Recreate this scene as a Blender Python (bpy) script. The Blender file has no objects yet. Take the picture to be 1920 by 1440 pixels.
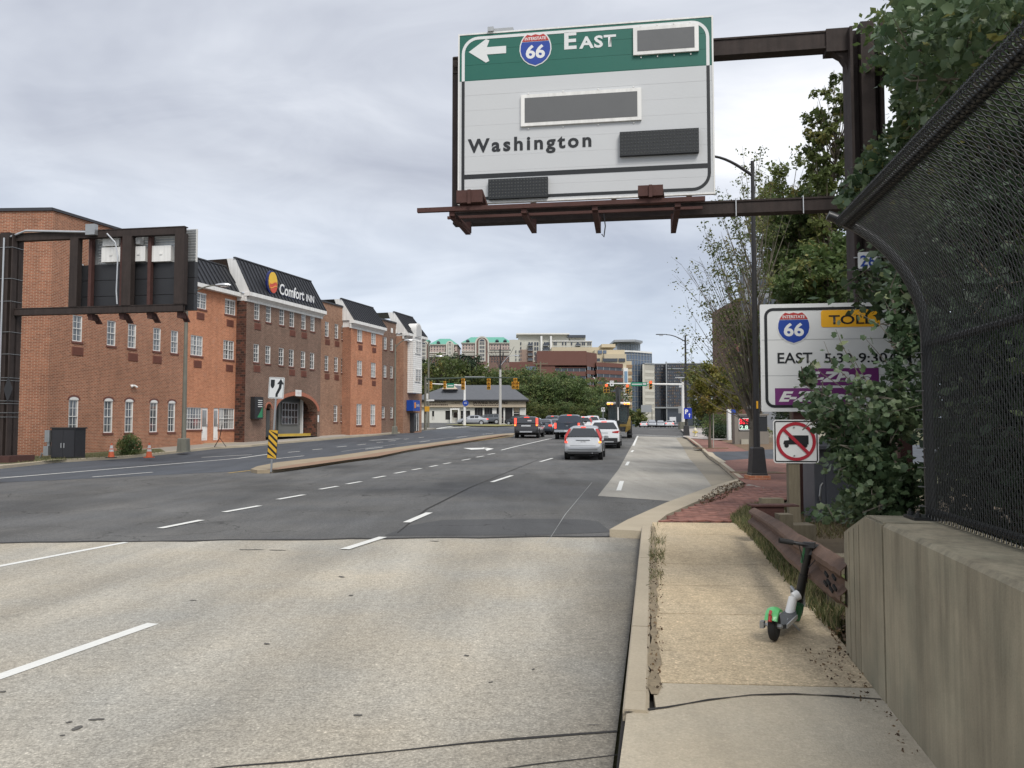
import bpy, bmesh, math, random
import numpy as np
from mathutils import Vector, Matrix

R = math.radians
SC = bpy.context.scene
COL = SC.collection
# ------------------------------------------------------------------ camera, sky, sun, exposure
F_PX, HOR, EYE = 1480.0, 795.0, 1.75           # focal length and horizon row of the 1920x1440 photograph, eye height
PITCH = math.atan((HOR-720)/F_PX)
cam = bpy.data.objects.new('camera', bpy.data.cameras.new('camera')); COL.objects.link(cam)
cam.data.sensor_width = 36; cam.data.lens = 36*F_PX/1920
cam.data.clip_start = .05; cam.data.clip_end = 6000
cam.location = (0, 0, EYE); cam.rotation_euler = (math.pi/2+PITCH, 0, 0)
SC.camera = cam
SC.view_settings.view_transform = 'Standard'; SC.view_settings.look = 'None'
SC.view_settings.exposure = 0.8; SC.view_settings.gamma = 1; SC.view_settings.use_curve_mapping = False

SUN_EL, SUN_AZ = 50, 158
W = bpy.data.worlds.new('World'); SC.world = W; W.use_nodes = True
nt = W.node_tree; N = nt.nodes; L = nt.links; N.clear()
wo = N.new('ShaderNodeOutputWorld'); bg = N.new('ShaderNodeBackground'); L.new(bg.outputs[0], wo.inputs[0])
sky = N.new('ShaderNodeTexSky'); sky.sky_type = 'NISHITA'; sky.sun_disc = False
sky.sun_elevation = R(SUN_EL); sky.sun_rotation = R(SUN_AZ); sky.air_density = 1.2; sky.dust_density = 2.5
tc = N.new('ShaderNodeTexCoord'); sep = N.new('ShaderNodeSeparateXYZ'); L.new(tc.outputs['Generated'], sep.inputs[0])
def wm(op, a, b=None, clamp=False):
    n = N.new('ShaderNodeMath'); n.operation = op; n.use_clamp = clamp
    for i, v in enumerate((a, b)):
        if v is None: continue
        if isinstance(v, (int, float)): n.inputs[i].default_value = v
        else: L.new(v, n.inputs[i])
    return n.outputs[0]
zc = wm('MAXIMUM', sep.outputs[2], 0.0)
den = wm('ADD', zc, 0.22)
cmb = N.new('ShaderNodeCombineXYZ')
L.new(wm('DIVIDE', sep.outputs[0], den), cmb.inputs[0]); L.new(wm('DIVIDE', sep.outputs[1], den), cmb.inputs[1])
def wnoise(scale, detail, rough, dist=0., vec=None, off=0):
    mp = N.new('ShaderNodeMapping'); mp.inputs['Scale'].default_value = (0.8, 1.15, 1); mp.inputs['Rotation'].default_value = (0, 0, R(-24))
    mp.inputs['Location'].default_value = (off, off*.7, off*.3)
    L.new(cmb.outputs[0], mp.inputs[0])
    n = N.new('ShaderNodeTexNoise'); n.inputs['Scale'].default_value = scale; n.inputs['Detail'].default_value = detail
    n.inputs['Roughness'].default_value = rough; n.inputs['Distortion'].default_value = dist
    L.new(mp.outputs[0], n.inputs['Vector']); return n.outputs[0]
n1 = wnoise(.95, 5, .5, .6, off=11.9); n2 = wnoise(2.9, 5, .6, .9, off=8.1)
clouds = wm('ADD', wm('MULTIPLY', n1, .80), wm('MULTIPLY', n2, .20))
rmp = N.new('ShaderNodeValToRGB'); L.new(clouds, rmp.inputs[0])
e = rmp.color_ramp.elements
e[0].position = .33; e[0].color = (.43, .45, .52, 1)
e[1].position = .66; e[1].color = (1.05, 1.05, 1.06, 1)
x_ = rmp.color_ramp.elements.new(.46); x_.color = (.61, .635, .695, 1)
x_ = rmp.color_ramp.elements.new(.57); x_.color = (.80, .82, .87, 1)
# the layer thickens and turns bluer towards the horizon
hz = N.new('ShaderNodeMapRange'); L.new(zc, hz.inputs[0]); hz.inputs[1].default_value = 0.0; hz.inputs[2].default_value = .30
hz.inputs[3].default_value = .75; hz.inputs[4].default_value = 0.0
mx = N.new('ShaderNodeMix'); mx.data_type = 'RGBA'; L.new(hz.outputs[0], mx.inputs[0]); L.new(rmp.outputs[0], mx.inputs[6])
mx.inputs[7].default_value = (.52, .63, .80, 1)
sv = N.new('ShaderNodeVectorMath'); sv.operation = 'SCALE'; L.new(sky.outputs[0], sv.inputs[0]); sv.inputs[3].default_value = .10
cs = N.new('ShaderNodeVectorMath'); cs.operation = 'SCALE'; L.new(mx.outputs[2], cs.inputs[0]); cs.inputs[3].default_value = 6.0
ad = N.new('ShaderNodeVectorMath'); ad.operation = 'ADD'; L.new(sv.outputs[0], ad.inputs[0]); L.new(cs.outputs[0], ad.inputs[1])
L.new(ad.outputs[0], bg.inputs[0]); bg.inputs[1].default_value = .10

sl = bpy.data.lights.new('sun', 'SUN'); sun = bpy.data.objects.new('sun', sl); COL.objects.link(sun)
sl.energy = 1.5; sl.angle = R(22); sl.color = (1, .965, .91)
_a = R(SUN_AZ); _d = Vector((math.sin(_a)*math.cos(R(SUN_EL)), math.cos(_a)*math.cos(R(SUN_EL)), math.sin(R(SUN_EL))))
sun.rotation_euler = _d.to_track_quat('Z', 'Y').to_euler(); sun.location = (0, 0, 60)

# ------------------------------------------------------------------ where things stand
CPI, SPI = math.cos(PITCH), math.sin(PITCH)
def ray(px, py):
    a = (px-960)/F_PX; b = (720-py)/F_PX
    return Vector((a, CPI-b*SPI, SPI+b*CPI))
KN = [(-60, 0), (40, 0), (50, .3), (65, .65), (85, .95), (110, 1.1), (150, 1.1), (266, .55), (4000, .5)]
def prof(y):
    for (a, za), (b, zb) in zip(KN, KN[1:]):
        if y <= b: return za+(zb-za)*max(0, (y-a))/(b-a)
    return .5
def zg(x, y):
    z = prof(y)
    if y > 85:
        d = .18*min(y, 200)-x
        z += .85*min(1, (y-85)/40)*max(0, min(1, (d-14)/16))
    return z
def G(px, py, off=0.):
    d = ray(px, py); t = 1.5; o = Vector((0, 0, EYE)); prev = t
    while t < 900:
        p = o+d*t
        if p.z < zg(p.x, p.y)+off: break
        prev = t; t *= 1.02
    a, b = prev, t
    for _ in range(30):
        m = (a+b)/2; p = o+d*m
        if p.z < zg(p.x, p.y)+off: b = m
        else: a = m
    p = o+d*b
    return Vector((p.x, p.y, p.z))
def AT(px, py, Y):
    d = ray(px, py); t = Y/d.y
    return Vector((d.x*t, Y, EYE+d.z*t))

# ------------------------------------------------------------------ meshes
class MB:
    def __init__(s, M=None): s.v = []; s.f = []; s.m = []; s.T = M
    def add(s, vs, fs, m=0):
        o = len(s.v)
        if s.T is not None: vs = [s.T @ Vector(v) for v in vs]
        s.v += [tuple(v) for v in vs]; s.f += [tuple(i+o for i in f) for f in fs]; s.m += [m]*len(fs)
    def box(s, x0, x1, y0, y1, z0, z1, m=0):
        s.add([(x0,y0,z0),(x1,y0,z0),(x1,y1,z0),(x0,y1,z0),(x0,y0,z1),(x1,y0,z1),(x1,y1,z1),(x0,y1,z1)],
              [(0,3,2,1),(4,5,6,7),(0,1,5,4),(1,2,6,5),(2,3,7,6),(3,0,4,7)], m)
    def cbox(s, c, sx, sy, sz, m=0, rot=None):
        vs = []
        for dz in (-.5, .5):
            for dx, dy in ((-.5,-.5),(.5,-.5),(.5,.5),(-.5,.5)):
                v = Vector((dx*sx, dy*sy, dz*sz))
                if rot is not None: v = rot @ v
                vs.append(v+Vector(c))
        s.add(vs, [(0,3,2,1),(4,5,6,7),(0,1,5,4),(1,2,6,5),(2,3,7,6),(3,0,4,7)], m)
    def quad(s, a, b, c, d, m=0): s.add([a,b,c,d], [(0,1,2,3)], m)
    def poly(s, pts, m=0): s.add(pts, [tuple(range(len(pts)))], m)
    def plate(s, pts, y0, y1, m=0):            # outline in XZ, counter-clockwise seen from -Y
        n = len(pts)
        s.add([(x, y0, z) for x, z in pts]+[(x, y1, z) for x, z in pts],
              [tuple(range(n)), tuple(range(2*n-1, n-1, -1))]+[(i, i+n, (i+1) % n+n, (i+1) % n) for i in range(n)], m)
    def slab(s, pts, z0, z1, m=0):             # outline in XY
        n = len(pts)
        s.add([(x, y, z0) for x, y in pts]+[(x, y, z1) for x, y in pts],
              [tuple(range(n-1, -1, -1)), tuple(range(n, 2*n))]+[(i, (i+1) % n, (i+1) % n+n, i+n) for i in range(n)], m)
    def loft(s, rings, m=0, cap=True, closed=True):
        n = len(rings[0]); vs = [p for r in rings for p in r]; fs = []
        for k in range(len(rings)-1):
            for i in range(n if closed else n-1):
                j = (i+1) % n
                fs.append((k*n+i, k*n+j, (k+1)*n+j, (k+1)*n+i))
        if cap: fs += [tuple(range(n-1, -1, -1)), tuple(range((len(rings)-1)*n, len(rings)*n))]
        s.add(vs, fs, m)
    def tube(s, path, r, n=6, m=0, cap=True, up=None):
        P = [Vector(p) for p in path]; k = len(P)
        rs = r if isinstance(r, (list, tuple)) else [r]*k
        rings = []; u = None
        for i in range(k):
            t = (P[min(i+1, k-1)]-P[max(i-1, 0)])
            if t.length < 1e-9: t = Vector((0, 0, 1))
            t.normalize()
            if u is None:
                u = t.cross(Vector((0, 0, 1)) if abs(t.z) < .9 else Vector((1, 0, 0))).normalized()
            else:
                u = (u-t*u.dot(t))
                u = u.normalized() if u.length > 1e-6 else t.orthogonal().normalized()
            w = t.cross(u)
            rings.append([P[i]+(u*math.cos(2*math.pi*j/n+math.pi/n)+w*math.sin(2*math.pi*j/n+math.pi/n))*rs[i] for j in range(n)])
        s.loft(rings, m, cap)
    def lathe(s, c, prof, n=16, m=0, axis='z'):
        rings = []
        for r, z in prof:
            ring = []
            for j in range(n):
                a = 2*math.pi*j/n; x, y = r*math.cos(a), r*math.sin(a)
                ring.append(Vector(c)+Vector({'z': (x, y, z), 'x': (z, x, y), 'y': (y, z, x)}[axis]))
            rings.append(ring)
        s.loft(rings, m, True)
    def mesh(s, name, mats, smooth=False):
        me = bpy.data.meshes.new(name); me.from_pydata(s.v, [], s.f)
        for mt in (mats if isinstance(mats, (list, tuple)) else [mats]): me.materials.append(mt)
        me.polygons.foreach_set('material_index', s.m)
        if smooth:
            me.polygons.foreach_set('use_smooth', [True]*len(me.polygons))
            try: me.set_sharp_from_angle(angle=R(38))
            except Exception: pass
        me.update(); return me
    def build(s, name, mats, parent=None, smooth=False, loc=None, rotz=None, kind=None, label=None):
        return obj(name, s.mesh(name, mats, smooth), parent, loc, rotz, kind, label)
def obj(name, me, parent=None, loc=None, rotz=None, kind=None, label=None):
    o = bpy.data.objects.new(name, me); COL.objects.link(o); o.parent = parent
    if loc is not None: o.location = loc
    if rotz is not None: o.rotation_euler = (0, 0, rotz)
    if kind: o['kind'] = kind
    if label: o['label'] = label
    return o
def thing(name, label, cat, loc=(0, 0, 0), rotz=0., group=None):
    o = bpy.data.objects.new(name, None); COL.objects.link(o); o.location = loc; o.rotation_euler = (0, 0, rotz)
    o.empty_display_size = .3
    o['label'] = label; o['category'] = cat
    if group: o['group'] = group
    return o
def tag(o, label, cat, group=None):
    o['label'] = label; o['category'] = cat
    if group: o['group'] = group
    return o
def dup(root, loc, rotz=None, label=None, scale=None):
    def cp(o, par):
        c = o.copy(); COL.objects.link(c); c.parent = par
        for ch in list(o.children): cp(ch, c)
        return c
    r = cp(root, None); r.location = loc
    if rotz is not None: r.rotation_euler = (0, 0, rotz)
    if label: r['label'] = label
    if scale is not None: r.scale = scale if isinstance(scale, (tuple, list)) else (scale,)*3
    return r
_tx = {}
def text(s, mat, parent, x, z, h, y=0., w=None, align='c', bold=0., slant=0., name='lettering', th=.004, space=1., maxw=None):
    """letters lying in the XZ plane facing -Y, cap height h"""
    cu = bpy.data.curves.new('t', 'FONT'); cu.body = s; cu.size = 1; cu.offset = bold; cu.shear = slant; cu.resolution_u = 3
    cu.space_character = space
    to = bpy.data.objects.new('t', cu); COL.objects.link(to)
    me = bpy.data.meshes.new_from_object(to.evaluated_get(bpy.context.evaluated_depsgraph_get()))
    bpy.data.objects.remove(to); bpy.data.curves.remove(cu)
    me.name = name
    n = len(me.vertices); co = np.empty(n*3); me.vertices.foreach_get('co', co); co = co.reshape(-1, 3)
    if n == 0: return None
    CAPH = .729
    k = h/CAPH; x0, x1 = co[:, 0].min(), co[:, 0].max()
    kx = k if w is None else w/(x1-x0)
    X = (co[:, 0]-(x0+x1)/2)*kx if align == 'c' else (co[:, 0]-x0)*kx
    new = np.stack([X+x, np.full(n, y), co[:, 1]*k+z], 1)
    me.vertices.foreach_set('co', new.reshape(-1)); me.materials.clear(); me.materials.append(mat); me.update()
    return obj(name, me, parent)

# ------------------------------------------------------------------ materials
MC = {}
def lin(r, g, b): return tuple(((c/255+.055)/1.055)**2.4 if c/255 > .04045 else c/255/12.92 for c in (r, g, b))
class NG:
    def __init__(s, name):
        s.mat = bpy.data.materials.new(name); s.mat.use_nodes = True
        s.nt = s.mat.node_tree; s.N = s.nt.nodes; s.L = s.nt.links
        s.b = s.N['Principled BSDF']; s.out = s.N['Material Output']
    def put(s, inp, v):
        if v is None: return
        if isinstance(v, bpy.types.NodeSocket): s.L.new(v, inp)
        elif isinstance(v, (tuple, list)) and inp.type == 'RGBA' and len(v) == 3: inp.default_value = (*v, 1)
        else: inp.default_value = v
    def math(s, op, a, b=None, clamp=False):
        n = s.N.new('ShaderNodeMath'); n.operation = op; n.use_clamp = clamp
        s.put(n.inputs[0], a); s.put(n.inputs[1], b); return n.outputs[0]
    def coord(s, kind='Object'):
        if kind == 'World': return s.N.new('ShaderNodeNewGeometry').outputs['Position']
        return s.N.new('ShaderNodeTexCoord').outputs[kind]
    def mapping(s, vec, scale=(1, 1, 1), rot=(0, 0, 0), loc=(0, 0, 0)):
        n = s.N.new('ShaderNodeMapping'); s.put(n.inputs[0], vec); n.inputs['Scale'].default_value = scale
        n.inputs['Rotation'].default_value = rot; n.inputs['Location'].default_value = loc; return n.outputs[0]
    def noise(s, vec, scale, detail=4, rough=.55, dist=0.):
        n = s.N.new('ShaderNodeTexNoise'); s.put(n.inputs['Vector'], vec); n.inputs['Scale'].default_value = scale
        n.inputs['Detail'].default_value = detail; n.inputs['Roughness'].default_value = rough; n.inputs['Distortion'].default_value = dist
        return n.outputs[0]
    def voro(s, vec, scale, feat='F1', out='Distance'):
        n = s.N.new('ShaderNodeTexVoronoi'); s.put(n.inputs['Vector'], vec); n.inputs['Scale'].default_value = scale; n.feature = feat
        return n.outputs[out]
    def rng(s, v, a, b, c, d):
        n = s.N.new('ShaderNodeMapRange'); s.put(n.inputs[0], v)
        for i, q in enumerate((a, b, c, d)): n.inputs[i+1].default_value = q
        return n.outputs[0]
    def mix(s, f, a, b, mode='MIX'):
        n = s.N.new('ShaderNodeMix'); n.data_type = 'RGBA'; n.blend_type = mode
        s.put(n.inputs[0], f); s.put(n.inputs[6], a); s.put(n.inputs[7], b); return n.outputs[2]
    def scale(s, col, f):
        n = s.N.new('ShaderNodeVectorMath'); n.operation = 'SCALE'; s.put(n.inputs[0], col); s.put(n.inputs[3], f); return n.outputs[0]
    def ramp(s, v, els):
        n = s.N.new('ShaderNodeValToRGB'); s.put(n.inputs[0], v); e = n.color_ramp.elements
        while len(e) < len(els): e.new(.5)
        for i, (p, c) in enumerate(els): e[i].position = p; e[i].color = (*c, 1)
        return n.outputs[0]
    def bump(s, h, strength=.3, dist=.01):
        n = s.N.new('ShaderNodeBump'); s.put(n.inputs['Height'], h); n.inputs['Strength'].default_value = strength
        n.inputs['Distance'].default_value = dist; s.L.new(n.outputs[0], s.b.inputs['Normal'])
def pm(name, col, rough=.6, metal=0., var=.12, scale=2., fine=0., fscale=60., bump=0., bscale=50., spec=.5, coord='Object', orand=0., streak=0., stretch=(1, 1, 1), emis=None, estr=0, coat=0.):
    if name in MC: return MC[name]
    g = NG(name); c = g.mapping(g.coord(coord), stretch)
    f = g.math('MULTIPLY_ADD', g.noise(c, scale, 5), 2*var); g.N[-1].inputs[2].default_value = 1-var
    if fine:
        f2 = g.math('MULTIPLY_ADD', g.noise(c, fscale, 2), 2*fine); g.N[-1].inputs[2].default_value = 1-fine
        f = g.math('MULTIPLY', f, f2)
    if streak:
        sv_ = g.noise(g.mapping(g.coord(coord), (6, 6, .35)), 1.5, 4)
        f = g.math('MULTIPLY', f, g.rng(sv_, .35, .65, 1-streak, 1+streak*.4))
    if orand:
        oi = g.N.new('ShaderNodeObjectInfo').outputs['Random']
        isl = g.N.new('ShaderNodeNewGeometry').outputs['Random Per Island']
        fr = g.math('FRACT', g.math('ADD', oi, isl))
        f = g.math('MULTIPLY', f, g.rng(fr, 0, 1, 1-orand, 1+orand))
    rgb = g.N.new('ShaderNodeRGB'); rgb.outputs[0].default_value = (*col, 1)
    g.L.new(g.scale(rgb.outputs[0], f), g.b.inputs['Base Color'])
    rr = g.math('MULTIPLY_ADD', g.noise(c, scale*2.3, 3), .2); g.N[-1].inputs[2].default_value = max(0, rough-.1)
    g.L.new(rr, g.b.inputs['Roughness'])
    g.b.inputs['Metallic'].default_value = metal; g.b.inputs['Specular IOR Level'].default_value = spec
    if coat: g.b.inputs['Coat Weight'].default_value = coat; g.b.inputs['Coat Roughness'].default_value = .06
    if bump: g.bump(g.noise(c, bscale, 4), bump, .01)
    if emis: g.b.inputs['Emission Color'].default_value = (*emis, 1); g.b.inputs['Emission Strength'].default_value = estr
    MC[name] = g.mat; return g.mat
def brick_mat(name, c1, c2, mortar, scl=1., bw=.21, rh=.077, ms=.010, vec=None, bumpd=.006, stain=.18, coord='Object', contrast=1., eff=0.):
    g = NG(name); p = g.coord(coord)
    sp = g.N.new('ShaderNodeSeparateXYZ'); g.put(sp.inputs[0], p)
    cb = g.N.new('ShaderNodeCombineXYZ')
    if vec == 'ground':
        g.put(cb.inputs[0], sp.outputs[0]); g.put(cb.inputs[1], sp.outputs[1])
        v = g.mapping(cb.outputs[0], rot=(0, 0, R(50)))
    else:
        g.put(cb.inputs[0], g.math('ADD', sp.outputs[0], sp.outputs[1])); g.put(cb.inputs[1], sp.outputs[2]); v = cb.outputs[0]
    bt = g.N.new('ShaderNodeTexBrick'); g.put(bt.inputs['Vector'], v)
    bt.inputs['Color1'].default_value = (*c1, 1); bt.inputs['Color2'].default_value = (*c2, 1); bt.inputs['Mortar'].default_value = (*mortar, 1)
    bt.inputs['Scale'].default_value = scl; bt.inputs['Brick Width'].default_value = bw; bt.inputs['Row Height'].default_value = rh
    bt.inputs['Mortar Size'].default_value = ms; bt.inputs['Mortar Smooth'].default_value = .3; bt.inputs['Bias'].default_value = 0
    f = g.rng(g.noise(p, .35, 5, .6), .3, .7, 1-stain, 1+stain)
    f = g.math('MULTIPLY', f, g.rng(g.noise(p, 9, 3), .3, .7, .9, 1.1))
    f = g.math('MULTIPLY', f, g.rng(g.noise(g.mapping(p, (2.5, 2.5, .3)), 1.2, 4), .3, .7, .9, 1.08))
    col = g.scale(bt.outputs['Color'], f)
    if eff:
        col = g.mix(g.rng(g.noise(p, 1.3, 5, .7), .58, .8, 0, eff), col, (.42, .36, .32))
    g.L.new(col, g.b.inputs['Base Color']); g.b.inputs['Roughness'].default_value = .88; g.b.inputs['Specular IOR Level'].default_value = .25
    h = g.math('SUBTRACT', g.math('MULTIPLY', g.noise(p, 60, 2), .25), bt.outputs['Fac'])
    g.bump(h, .8, bumpd); MC[name] = g.mat; return g.mat

M_white = pm('white_paint', (.72, .72, .70), .55, var=.08)
M_black = pm('black_paint', (.02, .02, .022), .5, var=.2)
M_galv = pm('galvanised_steel', (.38, .39, .39), .45, .7, var=.15, scale=6)
M_alu = pm('aluminium', (.55, .56, .57), .4, .6, var=.1, scale=5)
M_rubber = pm('rubber', (.018, .018, .018), .85, var=.2)
M_conc = pm('concrete', (.30, .275, .235), .9, var=.18, scale=1.5, fine=.12, fscale=70, bump=.3, bscale=60, coord='World')
# ------------------------------------------------------------------ ground materials
def asphalt(name, base, tint=(1, 1, 1.0), crack=.5, patch=.2, speck=.35, tracks=0., grime=None):
    g = NG(name); p = g.coord('World')
    big = g.rng(g.noise(p, .22, 5, .6, .4), .3, .7, 1-patch, 1+patch)
    st = g.rng(g.noise(g.mapping(p, (1.6, .22, 1), rot=(0, 0, R(9.5))), .9, 4, .6), .3, .7, .84, 1.14)
    fi = g.rng(g.noise(p, 55, 2, .6), .3, .7, 1-speck*.5, 1+speck*.5)
    vs = g.rng(g.voro(p, 70), .0, .28, 1+speck, 1)
    mid = g.rng(g.noise(p, 16, 4, .75), .3, .7, 1-speck*.42, 1+speck*.42); fi = g.math('MULTIPLY', fi, mid)
    fi = g.math('MULTIPLY', fi, g.rng(g.noise(g.mapping(p, loc=(7, 3, 0)), 42, 2, .5), .60, .72, 1, 1+speck*.8))
    f = g.math('MULTIPLY', g.math('MULTIPLY', big, st), g.math('MULTIPLY', fi, vs))
    if tracks:
        d = g.N.new('ShaderNodeVectorMath'); d.operation = 'DOT_PRODUCT'; g.put(d.inputs[0], p); d.inputs[1].default_value = (math.cos(R(10.5)), -math.sin(R(10.5)), 0)
        w = g.math('SINE', g.math('MULTIPLY', g.math('ADD', d.outputs['Value'], g.math('MULTIPLY', g.noise(p, .3, 2), .5)), 2*math.pi/1.75))
        f = g.math('MULTIPLY', f, g.rng(w, -1, 1, 1-tracks, 1+tracks))
    if grime:                                  # dirt gathered in the gutter along the kerb
        q0, q1 = grime; t_ = Vector((q1.x-q0.x, q1.y-q0.y, 0)).normalized(); n_ = Vector((t_.y, -t_.x, 0))
        d = g.N.new('ShaderNodeVectorMath'); d.operation = 'DOT_PRODUCT'; g.put(d.inputs[0], p); d.inputs[1].default_value = tuple(n_)
        dd = g.math('ADD', g.math('SUBTRACT', d.outputs['Value'], q0.x*n_.x+q0.y*n_.y), g.math('MULTIPLY', g.math('SUBTRACT', g.noise(p, 1.1, 5, .6), .5), .7))
        f = g.math('MULTIPLY', f, g.rng(dd, -.75, -.02, 1, .50))
    dark = g.rng(g.noise(g.mapping(p, (1, .35, 1), rot=(0, 0, R(9)), loc=(4, 1, 0)), .33, 3, .5), .56, .72, 0, .35)
    f = g.math('MULTIPLY', f, g.math('SUBTRACT', 1.0, dark))
    wv = g.N.new('ShaderNodeVectorMath'); wv.operation = 'ADD'; g.put(wv.inputs[0], p)
    nz = g.N.new('ShaderNodeTexNoise'); g.put(nz.inputs['Vector'], p); nz.inputs['Scale'].default_value = 1.3; nz.inputs['Detail'].default_value = 4
    g.put(wv.inputs[1], g.scale(nz.outputs['Color'], 1.2))
    cr = g.rng(g.voro(wv.outputs[0], .42, 'DISTANCE_TO_EDGE'), .0, .010, crack, 0)
    cr = g.math('MULTIPLY', cr, g.rng(g.noise(p, .5, 2), .45, .6, 0, 1))
    f = g.math('MULTIPLY', f, g.math('SUBTRACT', 1.0, cr))
    c = g.mix(g.rng(g.noise(p, .5, 4), .35, .7, 0, 1), tuple(base), tuple(base[i]*tint[i] for i in range(3)))
    g.L.new(g.scale(c, f), g.b.inputs['Base Color'])
    g.b.inputs['Roughness'].default_value = .87; g.b.inputs['Specular IOR Level'].default_value = .3
    g.bump(g.math('ADD', g.noise(p, 60, 3, .7), g.math('MULTIPLY', g.voro(p, 90), .6)), .5, .006)
    MC[name] = g.mat; return g.mat
M_asph = asphalt('worn_asphalt', (.100, .101, .100), (1.16, 1.12, 1.06), patch=.30, speck=.6, crack=.75)
M_asph2 = asphalt('newer_asphalt', (.083, .090, .100), (.94, .96, 1.0), crack=.3, patch=.1, speck=.15)
M_asphd = asphalt('patched_asphalt', (.074, .075, .076), (1.1, 1.1, 1.1), crack=.6, patch=.15, speck=.2)
M_deck = asphalt('bridge_concrete', (.385, .345, .275), (.86, .93, 1.04), crack=0, patch=.15, speck=.62, tracks=.07, grime=(G(1160, 1440), G(1203, 1003)))
M_lane = asphalt('lane_concrete', (.325, .31, .275), (1.05, 1.03, 1.0), crack=.3, patch=.12, speck=.2)
M_walk = asphalt('exposed_aggregate', (.52, .415, .27), (.90, .94, 1.02), crack=0, patch=.13, speck=.5)
M_walk2 = asphalt('smooth_grey_slab', (.47, .405, .30), (.88, .95, 1.05), crack=0, patch=.16, speck=.18)
M_curb = pm('curb_concrete', (.42, .36, .265), .9, var=.2, scale=1.3, fine=.15, fscale=50, bump=.3, coord='World')
M_gutter = pm('gutter_concrete', (.28, .245, .185), .9, var=.28, scale=1.1, fine=.15, fscale=45, bump=.3, coord='World')
M_paint = pm('road_paint', (.70, .70, .66), .7, var=.10, scale=3, fine=.12, fscale=30, coord='World')
M_pworn = pm('worn_road_paint', (.36, .37, .36), .8, var=.35, scale=4, fine=.2, fscale=25, coord='World')
M_pyel = pm('yellow_road_paint', (.50, .34, .10), .75, var=.15, scale=3, fine=.12, fscale=30, coord='World')
M_dirt = pm('dirt', (.12, .09, .055), .95, var=.35, scale=1.4, fine=.3, fscale=35, bump=.6, bscale=30, coord='World')
M_grassg = pm('grassy_soil', (.085, .085, .035), .95, var=.4, scale=.6, fine=.35, fscale=20, bump=.6, bscale=20, coord='World')
M_medtop = pm('median_brick', (.27, .17, .11), .9, var=.25, scale=2, fine=.2, fscale=30, coord='World')
M_pav = brick_mat('brick_paving', (.27, .125, .095), (.21, .10, .08), (.20, .15, .12), vec='ground', bw=.2, rh=.1, ms=.008, coord='World', stain=.22)
M_paver = pm('paver_clay', (.25, .115, .085), .88, var=.15, scale=8, orand=.3, fine=.12, fscale=90, bump=.3, coord='World')
M_spot = pm('tar_spot', (.10, .095, .085), .9, var=.3, scale=9, coord='World')
M_tar = pm('tar', (.028, .026, .024), .9, var=.3, scale=6, coord='World')
M_mulch = pm('mulch', (.16, .105, .06), .95, var=.45, scale=2.5, fine=.4, fscale=28, bump=.9, bscale=25, coord='World')

CUTY = [2*k for k in range(20, 56)]+[115+8*k for k in range(0, 20)]+[300, 400, 600]
def sheet(name, poly, off, mat, parent=None, kind='structure', skirt=0., label=None):
    bm = bmesh.new()
    vs = [bm.verts.new((p[0], p[1], 0)) for p in poly]; bm.faces.new(vs)
    ys = [p[1] for p in poly]; xs = [p[0] for p in poly]
    for y in CUTY:
        if min(ys) < y < max(ys): bmesh.ops.bisect_plane(bm, geom=bm.verts[:]+bm.edges[:]+bm.faces[:], plane_co=(0, y, 0), plane_no=(0, 1, 0), dist=1e-5)
    if max(ys) > 85:
        for x in range(-60, 121, 6):
            if min(xs) < x < max(xs): bmesh.ops.bisect_plane(bm, geom=bm.verts[:]+bm.edges[:]+bm.faces[:], plane_co=(x, 0, 0), plane_no=(1, 0, 0), dist=1e-5)
    bmesh.ops.triangulate(bm, faces=bm.faces[:])
    for v in bm.verts: v.co.z = zg(v.co.x, v.co.y)+off*(1+max(0, v.co.y-60)*.02 if not skirt else 1)
    bmesh.ops.recalc_face_normals(bm, faces=bm.faces[:])
    if sum(f.normal.z for f in bm.faces) < 0: bmesh.ops.reverse_faces(bm, faces=bm.faces[:])
    if skirt:
        be = [e for e in bm.edges if e.is_boundary]
        r = bmesh.ops.extrude_edge_only(bm, edges=be)
        for g_ in r['geom']:
            if isinstance(g_, bmesh.types.BMVert): g_.co.z -= skirt
    me = bpy.data.meshes.new(name); bm.to_mesh(me); bm.free(); me.materials.append(mat)
    o = obj(name, me, parent)
    if parent is None: o['kind'] = kind
    if label: o['label'] = label
    return o
def resample(path, step=1.5):
    out = []
    for a, b in zip(path, path[1:]):
        a = Vector(a[:2]); b = Vector(b[:2]); n = max(1, int((b-a).length/step))
        out += [a.lerp(b, i/n) for i in range(n)]
    out.append(Vector(path[-1][:2])); return out
def ribbon(path, w, off, h=0., mb=None, m=0, jitter=0., rnd=random, side=0.):
    """strip of width w along a ground path; h > 0 gives a kerb of that height"""
    P = resample(path, 1.5 if jitter < 1.05 else .12); mb = mb or MB(); rings = []
    for i, p in enumerate(P):
        t = (P[min(i+1, len(P)-1)]-P[max(i-1, 0)]).normalized(); n = Vector((-t.y, t.x))
        ww = w*(1+jitter*(rnd.random()-.5))
        a = p+n*(ww/2+side); b = p-n*(ww/2-side)
        k = off*(1+max(0, p.y-60)*.02)
        if h:
            z = zg(p.x, p.y)
            rings.append([(a.x, a.y, z-.1), (b.x, b.y, z-.1), (b.x, b.y, z+h-.02), (b.x+n.x*.02, b.y+n.y*.02, z+h), (a.x-n.x*.01, a.y-n.y*.01, z+h), (a.x, a.y, z+h-.01)])
        else:
            rings.append([(a.x, a.y, zg(a.x, a.y)+k), (b.x, b.y, zg(b.x, b.y)+k)])
    if h: mb.loft(rings, m, True)
    else: mb.loft(rings, m, False, closed=False)
    return mb
GP = lambda pts, off=0.: [G(x, y, off) for x, y in pts]

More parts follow.
